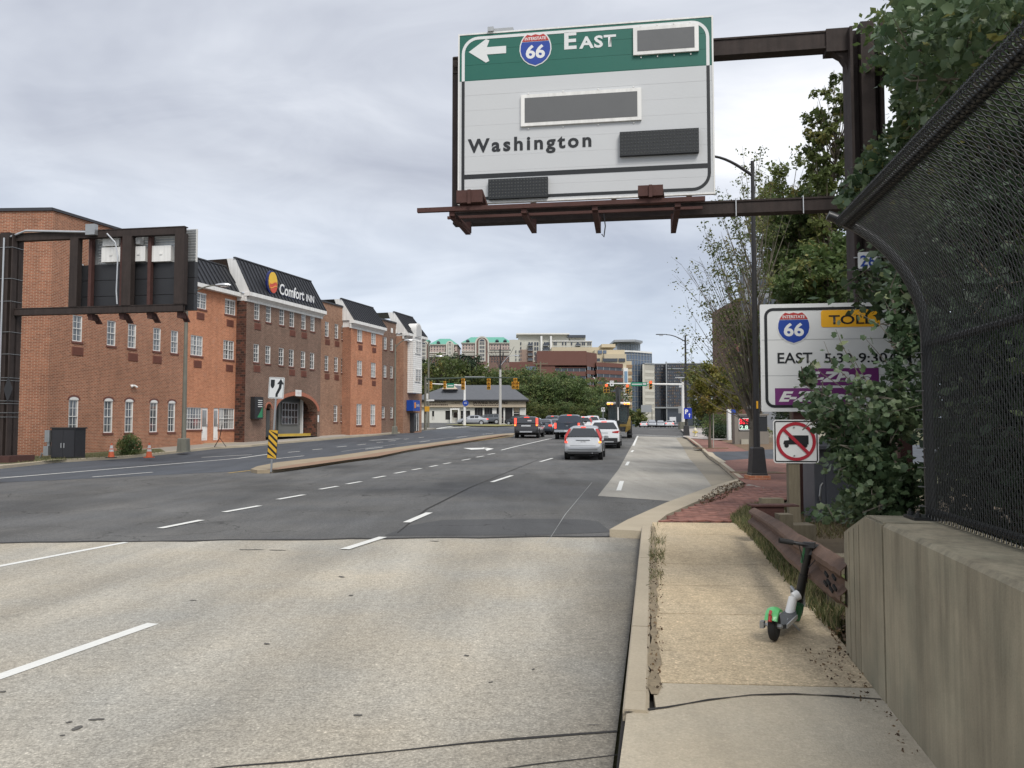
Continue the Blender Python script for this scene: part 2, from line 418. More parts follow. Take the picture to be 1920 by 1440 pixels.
# ---- base terrain reaching the horizon
gy = [-60, -20, 0, 10, 20, 30, 40]+[40+2.5*k for k in range(1, 29)]+[115+9*k for k in range(18)]+[300, 400, 600, 1000, 2000, 4500]
gx = [-4000, -1500, -600, -250, -120]+[-80+8*k for k in range(24)]+[130, 250, 600, 1500, 4000]
tm = MB()
tv = [(x, y, zg(x, y)-.06) for y in gy for x in gx]; nx = len(gx)
tm.add(tv, [(j*nx+i, j*nx+i+1, (j+1)*nx+i+1, (j+1)*nx+i) for j in range(len(gy)-1) for i in range(nx-1)])
tm.build('ground', M_grassg, kind='structure')

HB = R(10.3)                                   # heading of the bridge, right of +Y
def along(p, d): return Vector((p[0]+math.sin(HB)*d, p[1]+math.cos(HB)*d))
# kerb line of the bridge footway, at the road's edge
K0 = G(1160, 1440); K1 = G(1203, 1003)
KB = along(K0, -14)
JL = G(0, 1018); JR = G(1203, 1005)
JLL = JL+(JL-JR).normalized()*22
# ---- roads
LK = [G(-300, 905), G(0, 879), G(100, 868), G(200, 862), G(300, 853), G(400, 842), G(470, 838), G(520, 832.5), G(600, 826), G(700, 817.5), G(760, 811.5), G(790, 808)]
lkx = [Vector((LK[0].x-16, LK[0].y-40))]
RK = [G(1385, 905), G(1348, 872), G(1318, 848), G(1296, 829), G(1281, 819)]    # kerb of the far right side
gap = [Vector((-60, 128)), Vector((-6, 128))]
asph = [p[:2] for p in [JR, G(1143, 1001), G(1143, 1001)+Vector((.5, 0, 0))]]
far_r = [Vector((30, 100)), Vector((46, 170)), Vector((70, 300)), Vector((95, 420))]
far_l = [Vector((62, 420)), Vector((40, 300)), Vector((20, 170)), Vector((12, 135))]
poly = [tuple(JLL[:2]), tuple(JR[:2]), tuple((JR+Vector((2.5, 1.2, 0)))[:2]), tuple((G(1390, 905)+Vector((.3, 0, 0)))[:2])]+[tuple((p+Vector((.05, 0, 0)))[:2]) for p in RK[1:]]
poly += [(19.5, 80), (24, 92)]+[tuple(p) for p in far_r]+[tuple(p) for p in far_l]+[(-2, 128), (-60, 128), (-60, 104)]+[tuple(p[:2]) for p in reversed(LK)]+[(JLL[0]-6, JLL[1])]
sheet('road', poly, 0., M_asph)
dk = [tuple(JLL[:2]), tuple(along(JLL, -26)), tuple(along(JR, -26)), tuple(JR[:2])]
sheet('bridge_deck', dk, .0, M_deck)
# opposing carriageway, newer asphalt left of the median
opp = [tuple(p[:2]) for p in [G(-300, 925), G(0, 905), G(220, 895), G(430, 884.5), G(470, 881), G(700, 850), G(955, 813.5), G(990, 809)]]+[(-1, 110)]+[tuple((p+Vector((0, 0, 0)))[:2]) for p in reversed(LK)]
sheet('resurfaced_road', opp, .005, M_asph2)
lane = [tuple(p[:2]) for p in GP([(1121, 930), (1140, 906), (1160, 880), (1172, 858), (1182, 840), (1195, 818), (1281, 820), (1296, 831), (1318, 851), (1340, 876), (1372, 905), (1335, 913), (1262, 940)])]
sheet('concrete_lane', lane, .004, M_lane)
gut = [tuple(p[:2]) for p in GP([(1335, 913), (1326, 900), (1300, 868), (1280, 838), (1268, 822), (1280, 820), (1296, 830), (1318, 849.5), (1348, 873.5), (1383, 904)])]
sheet('gutter', gut, .009, M_gutter)
sheet('asphalt_patch', [tuple(p[:2]) for p in GP([(722, 1004), (770, 985), (830, 975), (1000, 973), (1090, 974), (1122, 978), (1146, 998), (1000, 1004)])], .004, M_asphd)
ribbon([G(-200, 1021)[:2]]+[G(x, 1018-x/1203*13+random.Random(x).uniform(-1, 1))[:2] for x in range(0, 1200, 60)]+[G(1190, 1005)[:2]], .10, .006, jitter=.8, rnd=random.Random(3)).build('tar_joint', M_tar, kind='structure')
rr = random.Random(4)
pj = [G(x, y) for x, y in [(360, 1447), (430, 1438), (560, 1428), (650, 1418), (760, 1407), (880, 1394), (960, 1387), (1060, 1379), (1157, 1372)]]
ribbon([p[:2] for p in pj], .022, .004, jitter=.9, rnd=rr).build('deck_joint', M_tar, kind='structure')
ribbon([G(x, y)[:2] for x, y in [(935, 1444), (1010, 1433), (1090, 1424), (1160, 1416)]], .012, .004, jitter=.9, rnd=rr).build('deck_joint', M_tar, kind='structure')
#sheet('deck_end_patch', [tuple(p[:2]) for p in GP([(1050, 1425), (1100, 1385), (1157, 1374), (1157, 1436)])], .003, M_asphd)
# thin cracks and tar marks
for pts, w in [([(745, 1000), (800, 955), (880, 915), (960, 882), (1010, 862)], .035), ([(1025, 1020), (1060, 965), (1110, 905)], .009),
               ]:
    ribbon([G(x, y)[:2] for x, y in pts], w, .0085, jitter=1., rnd=rr).build('crack_seal', M_tar if w > .03 else M_pworn, kind='structure')
def blob(px, py, a, b, seed, mat=M_spot, name='tar_spot', off=.005):
    c = G(px, py); r_ = random.Random(seed); pts = []
    ph = r_.uniform(0, 6)
    for k in range(12):
        t = k/12*2*math.pi; q = 1+.35*math.sin(2*t+ph)+.2*r_.uniform(-1, 1)
        pts.append((c.x+a*.6*q*math.cos(t), c.y+b*.6*q*math.sin(t)))
    sheet(name, pts, off, mat)
for i, (x, y, a, b) in enumerate([(145, 1366, .05, .045), (180, 1350, .06, .03), (130, 1355, .03, .02), (117, 1380, .02, .02), (672, 1342, .035, .03), (500, 1208, .05, .025), (658, 1117, .05, .03),
                                  (362, 1126, .05, .03), (470, 1031, .22, .06), (520, 1032, .18, .05), (640, 1082, .06, .05), (875, 1230, .03, .03), (815, 1015, .10, .06), (4, 1298, .03, .03), (920, 1280, .02, .02), (1000, 1256, .02, .02), (1112, 1360, .05, .01)]):
    blob(x, y, a, b, i)

# ---- painted lines
def line(name, a, b, w, mat=M_paint, off=.012):
    p, q = G(*a), G(*b)
    return ribbon([p[:2], q[:2]], w, off).build(name, mat, kind='structure')
line('edge_line', (-200, 914), (503, 852), .15, off=.014)
for a, b in [((173, 895), (286, 886)), ((378, 858), (472, 853)), ((512, 861), (570, 855))]: line('lane_dash', a, b, .12, off=.014)
for a, b in [((540, 848.5), (562, 846.7)), ((586, 843.8), (604, 842)), ((632, 838.5), (650, 836.8)), ((670, 834.5), (686, 833)), ((706, 830), (718, 829)), ((728, 827.5), (742, 826.3)), ((757, 824), (766, 823.2)), ((785, 821), (795, 820))]:
    line('lane_dash', a, b, .14, off=.014)
for a, b in [((685, 842.5), (718, 838.5)), ((787, 829.2), (806, 826.8)), ((856, 820.6), (876, 818.3)), ((905, 814.6), (925, 812.7))]: line('lane_dash', a, b, .12, off=.014)
line('faint_line', (640, 847), (895, 815.5), .08, M_pworn, .011)
line('worn_stop_bar', (694, 826), (750, 823), .5, M_pworn, .013)
line('worn_line', (0, 895), (45, 893.5), .1, M_pworn, .011)
for a, b in [((300, 991.5), (378, 976)), ((420, 961), (487, 949)), ((521, 937), (570, 928.3)), ((600, 918), (633, 912.3)), ((650, 908.2), (677, 903.5)), ((700, 897), (722, 893)), ((740, 888), (760, 884.5)), ((773, 881.5), (790, 878.7)), ((806, 875.6), (820, 873)), ((831, 870.3), (845, 868)), ((866, 863.5), (882, 860.8)), ((893, 857.6), (907, 855.3)), ((915, 852.5), (928, 850.4))]:
    line('lane_dot', a, b, .14)
line('lane_line', (940, 844.3), (1042, 820.5), .14)
for a, b in [((762, 980.5), (805, 962)), ((922, 904.5), (960, 892)), ((1013, 866), (1036, 859.4))]: line('lane_dash', a, b, .14)
line('lane_dash', (646, 1031), (718, 1008), .14)
line('lane_dash', (1160, 920.5), (1166, 902.5), .13); line('lane_dash', (1174.5, 873), (1178.5, 866), .13); line('lane_dash', (1184, 848), (1187, 844.5), .13)
line('lane_line', (1187.5, 836), (1196, 817.5), .14)
line('stop_bar', (1193, 815.8), (1283, 819), .4)
line('crossing_line', (1217, 806), (1277, 806.5), .5)
line('crossing_line', (797, 806.8), (848, 799.6), .35); line('crossing_line', (815, 804.3), (880, 800.2), .5)
line('yellow_line', (428, 887.5), (470, 882.5), .11, M_pyel); line('yellow_line', (545, 881.5), (750, 848), .11, M_pyel); line('yellow_line', (750, 848), (962, 818.6), .11, M_pyel)
line('bridge_dash', (-60, 1290), (287, 1169.5), .12, off=.004); line('bridge_edge_line', (-150, 1090), (237, 1017), .11, off=.004)
ar = MB()                                      # turn arrow painted in the left lane
def gq(pts, m=0): ar.add([(lambda p: (p.x, p.y, p.z+.014))(G(x, y)) for x, y in pts], [tuple(range(len(pts)))], m)
gq([(868, 840.5), (884, 843.5), (913, 842.2), (912, 839.8)]); gq([(905, 838.9), (913, 845.6), (926, 841.6)])
ar.build('turn_arrow', M_paint, kind='structure')

# ---- raised median with brick top
med = thing('median_island', 'long raised island of brick and concrete with a rounded nose, dividing the road', 'traffic island')
mo = GP([(470, 885.5), (482, 888), (506, 887.5), (560, 879.5), (650, 866), (760, 848), (860, 832.5), (962, 817.6), (965, 814.3), (940, 815.8), (800, 835), (700, 848.5), (600, 862), (520, 872), (482, 880)])
sheet('kerb', [tuple(p[:2]) for p in mo], .12, pm('median_kerb', (.31, .25, .17), .9, var=.25, scale=1.5, fine=.2, fscale=40, coord='World'), med, skirt=.2)
mi = GP([(500, 881), (520, 880.5), (575, 873.5), (655, 862), (765, 844), (860, 829.8), (957, 815.6), (940, 816.1), (800, 836.2), (702, 850), (604, 864), (540, 873)], .12)
sheet('brick_top', [tuple(p[:2]) for p in mi], .126, M_medtop, med)

# ---- left pavement in front of the hotel
lp = [tuple(p[:2]) for p in LK]
inner = [(-16, 118), (-30, 100), (-60, 90), (-60, 30)]
sheet('left_pavement', lp+[(-9, 94), (-30, 94), (-40, 30)], .13, M_conc, skirt=.25)
cm = ribbon([p[:2] for p in LK], .17, 0, .145)
cm.build('left_kerb', M_curb, kind='structure')
sheet('left_verge', [tuple(p[:2]) for p in GP([(-40, 872), (30, 868.5), (170, 857.5), (310, 847), (300, 841), (220, 845), (80, 853), (-60, 858)], .14)], .142, M_grassg)
sheet('drive_apron', [tuple(p[:2]) for p in GP([(516, 829), (600, 822), (660, 817), (606, 812), (512, 818)], .14)], .145, pm('pale_slab', (.36, .33, .29), .85, var=.1, coord='World'))
# side street and car park in front of the garage
sheet('corner_grass', [tuple(p[:2]) for p in GP([(833, 796.6), (960, 797), (985, 798.3), (930, 800), (880, 799)], .05)], .06, pm('dry_grass', (.22, .20, .07), .95, var=.3, coord='World'), kind='structure')

# ---- bridge footway: kerb, slabs
foot = bpy.data.objects.new('footway', None); COL.objects.link(foot); foot['kind'] = 'structure'
WALLD = R(10.9)
def wall_pt(y): return Vector((2.13+math.tan(WALLD)*(y-4.55), y))
def kerb_pt(y): t = (y-K0.y)/(K1.y-K0.y); return Vector((K0.x+(K1.x-K0.x)*t, y))
SL = [-12, -2.5, .9, 2.7, G(1300, 1318, .15).y, 4.98, 5.68, 6.78, 7.95, 9.15, 10.4, 11.6, G(1240, 979, .15).y]
rs = random.Random(11); BW = [G(x_, y_, .15).y for x_, y_ in ((1170, 1337), (1250, 1327), (1330, 1313), (1410, 1304), (1490, 1302), (1570, 1306), (1652, 1312))]
for i, (a, b) in enumerate(zip(SL, SL[1:])):
    near = b <= SL[4]+.01
    x0 = .0 if near else .17
    bow = lambda y, k: y if abs(y-SL[4]) > .01 else BW[int(round(k*6))]+.1*k
    rgt = lambda y: wall_pt(y).x+.02
    g_ = .007; pts = []
    for k in range(7): yk = bow(a, k/6)+g_; pts.append((kerb_pt(a).x+x0+(rgt(a)-kerb_pt(a).x-x0)*k/6, yk-.1*k/6))
    for k in range(6, -1, -1): yk = bow(b, k/6)-g_; pts.append((kerb_pt(b).x+x0+(rgt(b)-kerb_pt(b).x-x0)*k/6, yk-.1*k/6))
    o = sheet('slab', pts, .15+rs.uniform(-.0025, .0025), M_walk2 if i <= 4 else M_walk, foot, skirt=.2)
ribbon([kerb_pt(y_)+Vector((.185, 0)) for y_ in (4.75, 5.2, 6, 7, 8, 9, 10, 11, 12.4)], .065, .1565, jitter=1.1, rnd=rs).build('weed_strip', pm('crumbled_concrete', (.25, .20, .13), .95, var=.4, scale=6, fine=.35, fscale=40, coord='World'), foot)
sheet('footway_bed', [tuple(kerb_pt(-12)), tuple(kerb_pt(12.7)), tuple(wall_pt(12.7)), tuple(wall_pt(5.6)), tuple(wall_pt(-12))], .10, M_tar, foot, skirt=.12)
kst = [BW[0]+.015, 4.80, 6.3, 7.9, 9.5, 11.0, 12.4]
for a, b in zip(kst, kst[1:]):
    P0, P1 = kerb_pt(a+.006), kerb_pt(b-.006)
    ribbon([P0, P1], .145, 0, .165+rs.uniform(-.002, .003), side=-.08).build('kerb_stone', M_curb, foot)
ribbon([G(x_, y_, .15)[:2] for x_, y_ in ((1170, 1337), (1250, 1327), (1330, 1313), (1410, 1304), (1490, 1302), (1570, 1306), (1652, 1312))], .016, .155, jitter=1.2, rnd=rs).build('slab_joint', M_tar, foot)
# flared kerb beyond the bridge, and the long kerb on
fl = GP([(1143, 1001), (1176, 982), (1250, 948), (1330, 918), (1386, 901), (1399, 908), (1355, 926), (1300, 949), (1250, 972), (1216, 1000), (1203, 1004)], .05)
sheet('flared_kerb', [tuple(p[:2]) for p in fl], .12, M_curb, skirt=.2)
kr = [p[:2] for p in RK]
ribbon(kr, .17, 0, .15, side=-.09).build('right_kerb', M_curb, kind='structure')
# ---- right-hand pavement: brick, drive, planting beds
pvpoly = [tuple(p[:2]) for p in GP([(1240, 978), (1262, 964), (1310, 944), (1356, 925), (1399, 907), (1388, 900), (1352, 868), (1330, 851), (1400, 850), (1445, 852), (1560, 870), (1640, 900), (1620, 935), (1500, 930), (1420, 945), (1392, 962), (1378, 977)], .15)]
sheet('brick_pavement', pvpoly, .145, M_pav)
sheet('driveway', [tuple(p[:2]) for p in GP([(1322, 849), (1345, 866.5), (1420, 861), (1600, 872), (1760, 872), (1760, 835), (1600, 838), (1450, 843), (1395, 848)], .1)], .150, M_asph2)
sheet('drive_kerb', [tuple(p[:2]) for p in GP([(1319, 846), (1330, 853), (1349, 868), (1362, 867), (1336, 849)], .14)], .157, M_curb)
sheet('far_brick_pavement', [tuple(p[:2]) for p in GP([(1290, 822), (1300, 831), (1326, 848), (1400, 846.5), (1440, 843), (1400, 832), (1345, 826)], .14)], .146, M_pav)
sheet('mulch_bed', [tuple(p[:2]) for p in GP([(1352, 826), (1400, 845), (1470, 842), (1700, 836), (1700, 822), (1500, 822), (1420, 823)], .14)], .152, M_mulch)
sheet('corner_pavement', [tuple(p[:2]) for p in GP([(1281, 818.8), (1292, 821.5), (1345, 824.5), (1420, 822), (1420, 806), (1330, 803), (1276, 806), (1283, 812)], .14)], .14, pm('pale_pavement', (.42, .38, .35), .85, var=.08, coord='World'))
sheet('right_verge', [(2.6, 5.7), (3.35, 10), tuple(G(1378, 978, .15)[:2]), tuple(G(1398, 962, .15)[:2]), tuple(G(1440, 948, .15)[:2]), tuple(G(1500, 935, .15)[:2]), tuple(G(1620, 935, .15)[:2]), (14, 20), (14, 5.7)], .135, M_dirt)
sheet('left_of_lamp_concrete', [tuple(p[:2]) for p in GP([(1386, 915), (1404, 908), (1433, 915), (1431, 921), (1402, 921)], .15)], .156, M_conc)
# pavers that can be told apart near the end of the footway
PV = bpy.data.objects.new('paver_field', None); COL.objects.link(PV); PV['kind'] = 'structure'
def inside(x, y, P):
    c = False; n = len(P)
    for i in range(n):
        x1, y1 = P[i]; x2, y2 = P[(i+1) % n]
        if (y1 > y) != (y2 > y) and x < (x2-x1)*(y-y1)/(y2-y1)+x1: c = not c
    return c
U = .1; org = Vector(G(1300, 960, .15)[:2]); ang = R(-10.3+45); ca, sa = math.cos(ang), math.sin(ang); cand = []
pp = [tuple(p[:2]) for p in GP([(1243, 978), (1266, 964), (1312, 945), (1358, 926), (1400, 910), (1445, 918), (1500, 930), (1420, 945), (1392, 962), (1376, 977)], .15)]
for i in range(-70, 70):
    for j in range(-70, 70):
        m4 = (i-j) % 4
        if m4 == 0: cx, cy, w_, h_ = (i+1)*U, (j+.5)*U, 2*U, U
        elif m4 == 3: cx, cy, w_, h_ = (i+.5)*U, (j+1)*U, U, 2*U
        else: continue
        X = org.x+cx*ca-cy*sa; Y = org.y+cx*sa+cy*ca
        if Y < 21 and inside(X, Y, pp): cand.append((Y, X, w_ > h_))
cand.sort()
bmesh_ = MB(); bmesh_.slab([(-.096, -.046), (.096, -.046), (.096, .046), (-.096, .046)], -.03, 0)
pmesh = bmesh_.mesh('paver', M_paver); stuff = MB()
for k, (Y, X, hor) in enumerate(cand):
    a = ang+(0 if hor else math.pi/2)+rs.uniform(-.03, .03); z = .162+rs.uniform(-.003, .003)
    if k < 290: obj('paver', pmesh, PV, (X, Y, z), a)
    else:
        stuff.T = Matrix.Translation((X, Y, z)) @ Matrix.Rotation(a, 4, 'Z')
        stuff.slab([(-.096, -.046), (.096, -.046), (.096, .046), (-.096, .046)], -.03, 0)
if stuff.v: stuff.build('far_pavers', M_paver, PV, kind='stuff')
# ------------------------------------------------------------------ the brick hotel, local X along the street, -Y towards the street
HA = R(17.8)
HP = AT(86, 860, 39.8)
hotel = thing('hotel', 'long red and brown brick hotel with black ribbed mansard roofs left of the road', 'hotel', (HP.x, HP.y, 0), math.pi/2-HA)
def fac(px, py, out=0.):
    d = ray(px, py); n = Vector((math.cos(HA), -math.sin(HA)))
    t = (HP.x*n.x+HP.y*n.y+out)/(d.x*n.x+d.y*n.y)
    x, y = d.x*t-HP.x, d.y*t-HP.y
    return x*math.sin(HA)+y*math.cos(HA), EYE+d.z*t
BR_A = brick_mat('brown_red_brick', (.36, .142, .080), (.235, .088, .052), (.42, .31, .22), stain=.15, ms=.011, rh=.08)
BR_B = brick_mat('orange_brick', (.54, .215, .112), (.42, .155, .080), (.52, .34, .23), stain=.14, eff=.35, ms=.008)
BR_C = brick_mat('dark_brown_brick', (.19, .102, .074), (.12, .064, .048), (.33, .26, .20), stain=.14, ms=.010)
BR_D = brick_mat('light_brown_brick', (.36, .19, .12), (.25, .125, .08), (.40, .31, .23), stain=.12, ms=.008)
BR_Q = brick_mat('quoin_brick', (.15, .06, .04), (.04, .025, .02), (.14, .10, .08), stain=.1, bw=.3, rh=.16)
M_sill = pm('sill_brick', (.15, .06, .045), .9, var=.2, scale=9)
M_arch = pm('arch_brick', (.38, .14, .085), .9, var=.22, scale=9)
M_grille = pm('wall_grille', (.20, .075, .05), .7, var=.1)
M_trim = pm('white_trim', (.76, .75, .72), .6, var=.10, scale=2, streak=.12)
M_roof = pm('black_metal_roof', (.040, .042, .048), .38, .5, var=.12, scale=3)
M_cop = pm('dark_coping', (.05, .05, .055), .5, .3)
M_flat = pm('flat_roof', (.10, .10, .10), .9)
def glass_mat(name, dark, light, curt, rough=.08):
    g = NG(name); p = g.coord('Object')
    oi = g.N.new('ShaderNodeObjectInfo').outputs['Random']
    sp = g.N.new('ShaderNodeSeparateXYZ'); g.put(sp.inputs[0], p)
    fold = g.math('SINE', g.math('MULTIPLY', sp.outputs[0], 70))
    side = g.rng(g.math('ABSOLUTE', sp.outputs[0]), .12, .2, 0, 1)
    f = g.math('MULTIPLY', side, g.rng(g.math('FRACT', g.math('MULTIPLY', oi, 7.3)), 0, 1, .1, curt))
    c = g.mix(f, tuple(dark), g.scale(g.mix(0.0, tuple(light), tuple(light)), g.rng(fold, -1, 1, .6, 1)))
    g.L.new(c, g.b.inputs['Base Color']); g.b.inputs['Roughness'].default_value = rough; g.b.inputs['Specular IOR Level'].default_value = .9
    g.b.inputs['Coat Weight'].default_value = .6; g.b.inputs['Coat Roughness'].default_value = .02
    MC[name] = g.mat; return g.mat
M_win = glass_mat('curtained_window', (.06, .068, .075), (.58, .56, .52), .95)
M_dglass = glass_mat('dark_window', (.025, .028, .032), (.1, .1, .1), .3)

def wall_open(mb, u0, u1, z0, z1, y, ops, dep=.12, m=0, mr=0):
    us = sorted({u0, u1}|{o[0] for o in ops}|{o[1] for o in ops}); zs = sorted({z0, z1}|{o[2] for o in ops}|{o[3] for o in ops})
    us = [u for u in us if u0 <= u <= u1]; zs = [z for z in zs if z0 <= z <= z1]
    for a, b in zip(us, us[1:]):
        run = None
        for c, d in zip(zs, zs[1:]):
            cu, cz = (a+b)/2, (c+d)/2
            if any(o[0] < cu < o[1] and o[2] < cz < o[3] for o in ops):
                if run: mb.quad((a, y, run[0]), (b, y, run[0]), (b, y, run[1]), (a, y, run[1]), m); run = None
            else: run = (run[0], d) if run else (c, d)
        if run: mb.quad((a, y, run[0]), (b, y, run[0]), (b, y, run[1]), (a, y, run[1]), m)
    for a, b, c, d in [o[:4] for o in ops]:
        Y = y+dep
        mb.quad((a, y, c), (a, Y, c), (a, Y, d), (a, y, d), mr); mb.quad((b, y, c), (b, y, d), (b, Y, d), (b, Y, c), mr)
        mb.quad((a, y, c), (b, y, c), (b, Y, c), (a, Y, c), mr); mb.quad((a, y, d), (a, Y, d), (b, Y, d), (b, y, d), mr)
_wc = {}
def win_meshes(w, h, cols, rows, arch=False, mull=False):
    key = (round(w, 2), round(h, 2), cols, rows, arch, mull)
    if key in _wc: return _wc[key]
    f = MB(); t = .05
    f.box(-w/2, -w/2+t, .03, .11, 0, h); f.box(w/2-t, w/2, .03, .11, 0, h); f.box(-w/2+t, w/2-t, .028, .11, 0, t); f.box(-w/2+t, w/2-t, .028, .11, h-t, h)
    f.box(-w/2+t, w/2-t, .02, .1, h*.5-.02, h*.5+.02)
    if mull: f.box(-.035, .035, .024, .105, t, h-t)
    for i in range(1, cols):
        x = -w/2+w*i/cols
        if mull and abs(x) < .05: continue
        f.box(x-.011, x+.011, .05, .08, t, h-t)
    for j in range(1, rows):
        z = h*j/rows
        if abs(z-h*.5) < .03: continue
        f.box(-w/2+t, w/2-t, .052, .078, z-.011, z+.011)
    p = MB(); p.box(-w/2+.01, w/2-.01, .07, .115, .01, h-.01)
    s = MB(); s.box(-w/2-.05, w/2+.05, -.045, .06, -.11, -.003)
    _wc[key] = (f.mesh('window_frame', M_trim), p.mesh('pane', M_win), s.mesh('sill', M_sill))
    return _wc[key]
def window(u, z0, w, h, y, cols=2, rows=4, par=None, sill=True, mull=False):
    a, b, c = win_meshes(w, h, cols, rows, False, mull)
    o = obj('window', a, par or hotel, (u, y, z0)); obj('pane', b, o)
    if sill: obj('sill', c, o)
    return o
gm = MB(); gm.box(-.36, .36, -.025, .0, 0, .45)
for k in range(8): gm.box(-.33, .33, -.04, -.025, .03+k*.052, .05+k*.052)
grille_me = gm.mesh('wall_grille', M_grille)
def grille(u, z, y): obj('wall_grille', grille_me, hotel, (u, y-.005, z))

Z0 = -.6
def section(name, u0, u1, y, ztop, mat, ops, dep=12., left=True, right=True, coping=True, back=12.):
    mb = MB(); wall_open(mb, u0, u1, Z0, ztop, y, ops)
    if left: mb.quad((u0, y, Z0), (u0, y, ztop), (u0, back, ztop), (u0, back, Z0))
    if right: mb.quad((u1, y, Z0), (u1, back, Z0), (u1, back, ztop), (u1, y, ztop))
    mb.quad((u1, back, Z0), (u0, back, Z0), (u0, back, ztop), (u1, back, ztop))
    mb.quad((u0, y, ztop-.02), (u1, y, ztop-.02), (u1, back, ztop-.02), (u0, back, ztop-.02), 1)
    o = mb.build(name, [mat, M_flat], hotel)
    if coping:
        c = MB(); c.box(u0-.06, u1+.06, y-.08, y+.22, ztop, ztop+.14); c.build('coping', M_cop, hotel)
    return o
def U(px, out=0.): return fac(px, 700, out)[0]
# --- section A
a2 = [U(x) for x in (143, 207, 246, 293, 326)]; a1 = [U(x) for x in (140, 205, 244, 290, 323.5)]
WN = .62
opA = [(u-WN/2, u+WN/2, 6.09, 7.47) for u in a2]+[(u-WN/2, u+WN/2, 1.27, 3.02) for u in a1]+[(u-WN/2, u+WN/2, 9.05, 10.27) for u in (a2[0], a2[1])]
uB0 = U(347)
section('wall', 0, uB0, 0, 12.62, BR_A, opA, left=False)
# end wall runs square to the view, away to the left
ev = Matrix.Rotation(-(math.pi/2-HA), 3, 'Z') @ Vector((-1, .05, 0)); ev.normalize()
ew = MB(); P1 = ev*26
ew.quad((P1.x, P1.y, Z0), (0, 0, Z0), (0, 0, 12.62), (P1.x, P1.y, 12.62))
ew.quad((0, 0, 12.60), (uB0, 12, 12.60), (P1.x+4, P1.y+8, 12.60), (P1.x, P1.y, 12.60), 1)
ew.build('end_wall', [BR_A, M_flat], hotel)
c = MB(); nrm = Vector((ev.y, -ev.x, 0)); nrm = nrm if nrm.y < 0 else -nrm
q = [Vector((0, 0, 0)), P1]
c.add([q[1]+nrm*.08+Vector((0, 0, 12.62)), q[0]+nrm*.08+Vector((0, 0, 12.62)), q[0]-nrm*.2+Vector((0, 0, 12.62)), q[1]-nrm*.2+Vector((0, 0, 12.62)),
       q[1]+nrm*.08+Vector((0, 0, 12.78)), q[0]+nrm*.08+Vector((0, 0, 12.78)), q[0]-nrm*.2+Vector((0, 0, 12.78)), q[1]-nrm*.2+Vector((0, 0, 12.78))],
      [(0,3,2,1),(4,5,6,7),(0,1,5,4),(1,2,6,5),(2,3,7,6),(3,0,4,7)]); c.build('coping', M_cop, hotel)
for u in a2: window(u, 6.09, WN, 1.38, 0)
for u in a2[:2]: window(u, 9.05, WN, 1.22, 0)
def arched_head(u, z, w, y, t=.10, mat=M_arch):
    mb = MB(); r = w/2+t; n = 8; out_ = []; in_ = []
    rise = .16
    for k in range(n+1):
        a = math.pi*(1-k/n); out_.append((u+r*math.cos(a), z+(rise+t)*math.sin(a))); in_.append((u+w/2*math.cos(a), z+rise*math.sin(a)))
    for k in range(n):
        mb.plate([in_[k], in_[k+1], out_[k+1], out_[k]], y-.02, y+.03)
    mb.build('window_arch', mat, hotel)
    g2 = MB(); g2.plate([(u-w/2, z-.005)]+[(p[0], p[1]) for p in in_[1:-1]][::1]+[(u+w/2, z-.005)], y-.008, y+.02); g2.build('arch_panel', M_trim, hotel)
for u in a1:
    window(u, 1.27, WN, 1.75, 0); arched_head(u, 3.02, WN, 0, mat=M_sill)
for px in (144, 248.5, 294): grille(U(px), 5.36, 0)
o = MB(); o.box(0, .24, -.10, 0, 3.9, 4.0); o.tube([(.02, -.1, 3.95), (-.08, -.2, 3.85)], .05); o.tube([(.22, -.1, 3.95), (.32, -.2, 3.85)], .05)
o.build('flood_light', M_trim, hotel, loc=(U(245), 0, 0))
# --- section B (orange) recessed between A and C
b3 = [U(373.5), U(429.5)]; b2 = [U(368), U(428)]
WB = 1.12
opB = [(u-WB/2, u+WB/2, 9.15, 10.2) for u in b3]+[(u-WB/2, u+WB/2, 6.1, 7.38) for u in b2]
uC0, uC1 = U(461, .8)-.05, U(601, .8)
d1, d2 = (U(380), U(392)), (U(402), U(412)); w1, w2 = (U(349), U(380)), (U(412), U(441))
opB += [(w1[0], w1[1], 1.40, 2.80), (d1[0]+.01, d1[1], .68, 2.80), (d2[0], d2[1]-.01, .68, 2.80), (w2[0], w2[1], 1.40, 2.80)]
section('wall', uB0, uC0, 0, 10.47, BR_B, opB, left=False, right=False, coping=False)
for u in b3: window(u, 9.15, WB, 1.05, 0, 4, 3, mull=True)
for u in b2: window(u, 6.1, WB, 1.28, 0, 4, 4, mull=True)
for u, z in ((b3[0], 8.45), (b3[1], 8.35), (b2[0]+.1, 5.35), (b2[1]+.1, 5.3)): grille(u, z, 0)
for a, b in (w1, w2): window((a+b)/2, 1.40, b-a, 1.40, 0, 6, 3)
for a, b in (d1, d2):
    d = MB(); w = b-a; d.box(0, w, .05, .1, 0, 2.1)
    d.box(.12, w-.12, .03, .05, .12, .72, 0)
    o = d.build('door', M_trim, hotel, loc=(a, 0, .69)); g_ = MB(); g_.box(.12, w-.12, .035, .05, .9, 1.95); g_.build('pane', M_win, o)
    k = MB(); k.box(w-.1, w-.07, -.01, .05, .9, 1.05); k.build('handle', M_alu, o)
st = MB(); st.box(U(383), U(425), -1.1, 0, .2, .52); st.box(U(381), U(427), -1.5, -1.1, .2, .38); st.build('steps', M_curb, hotel)
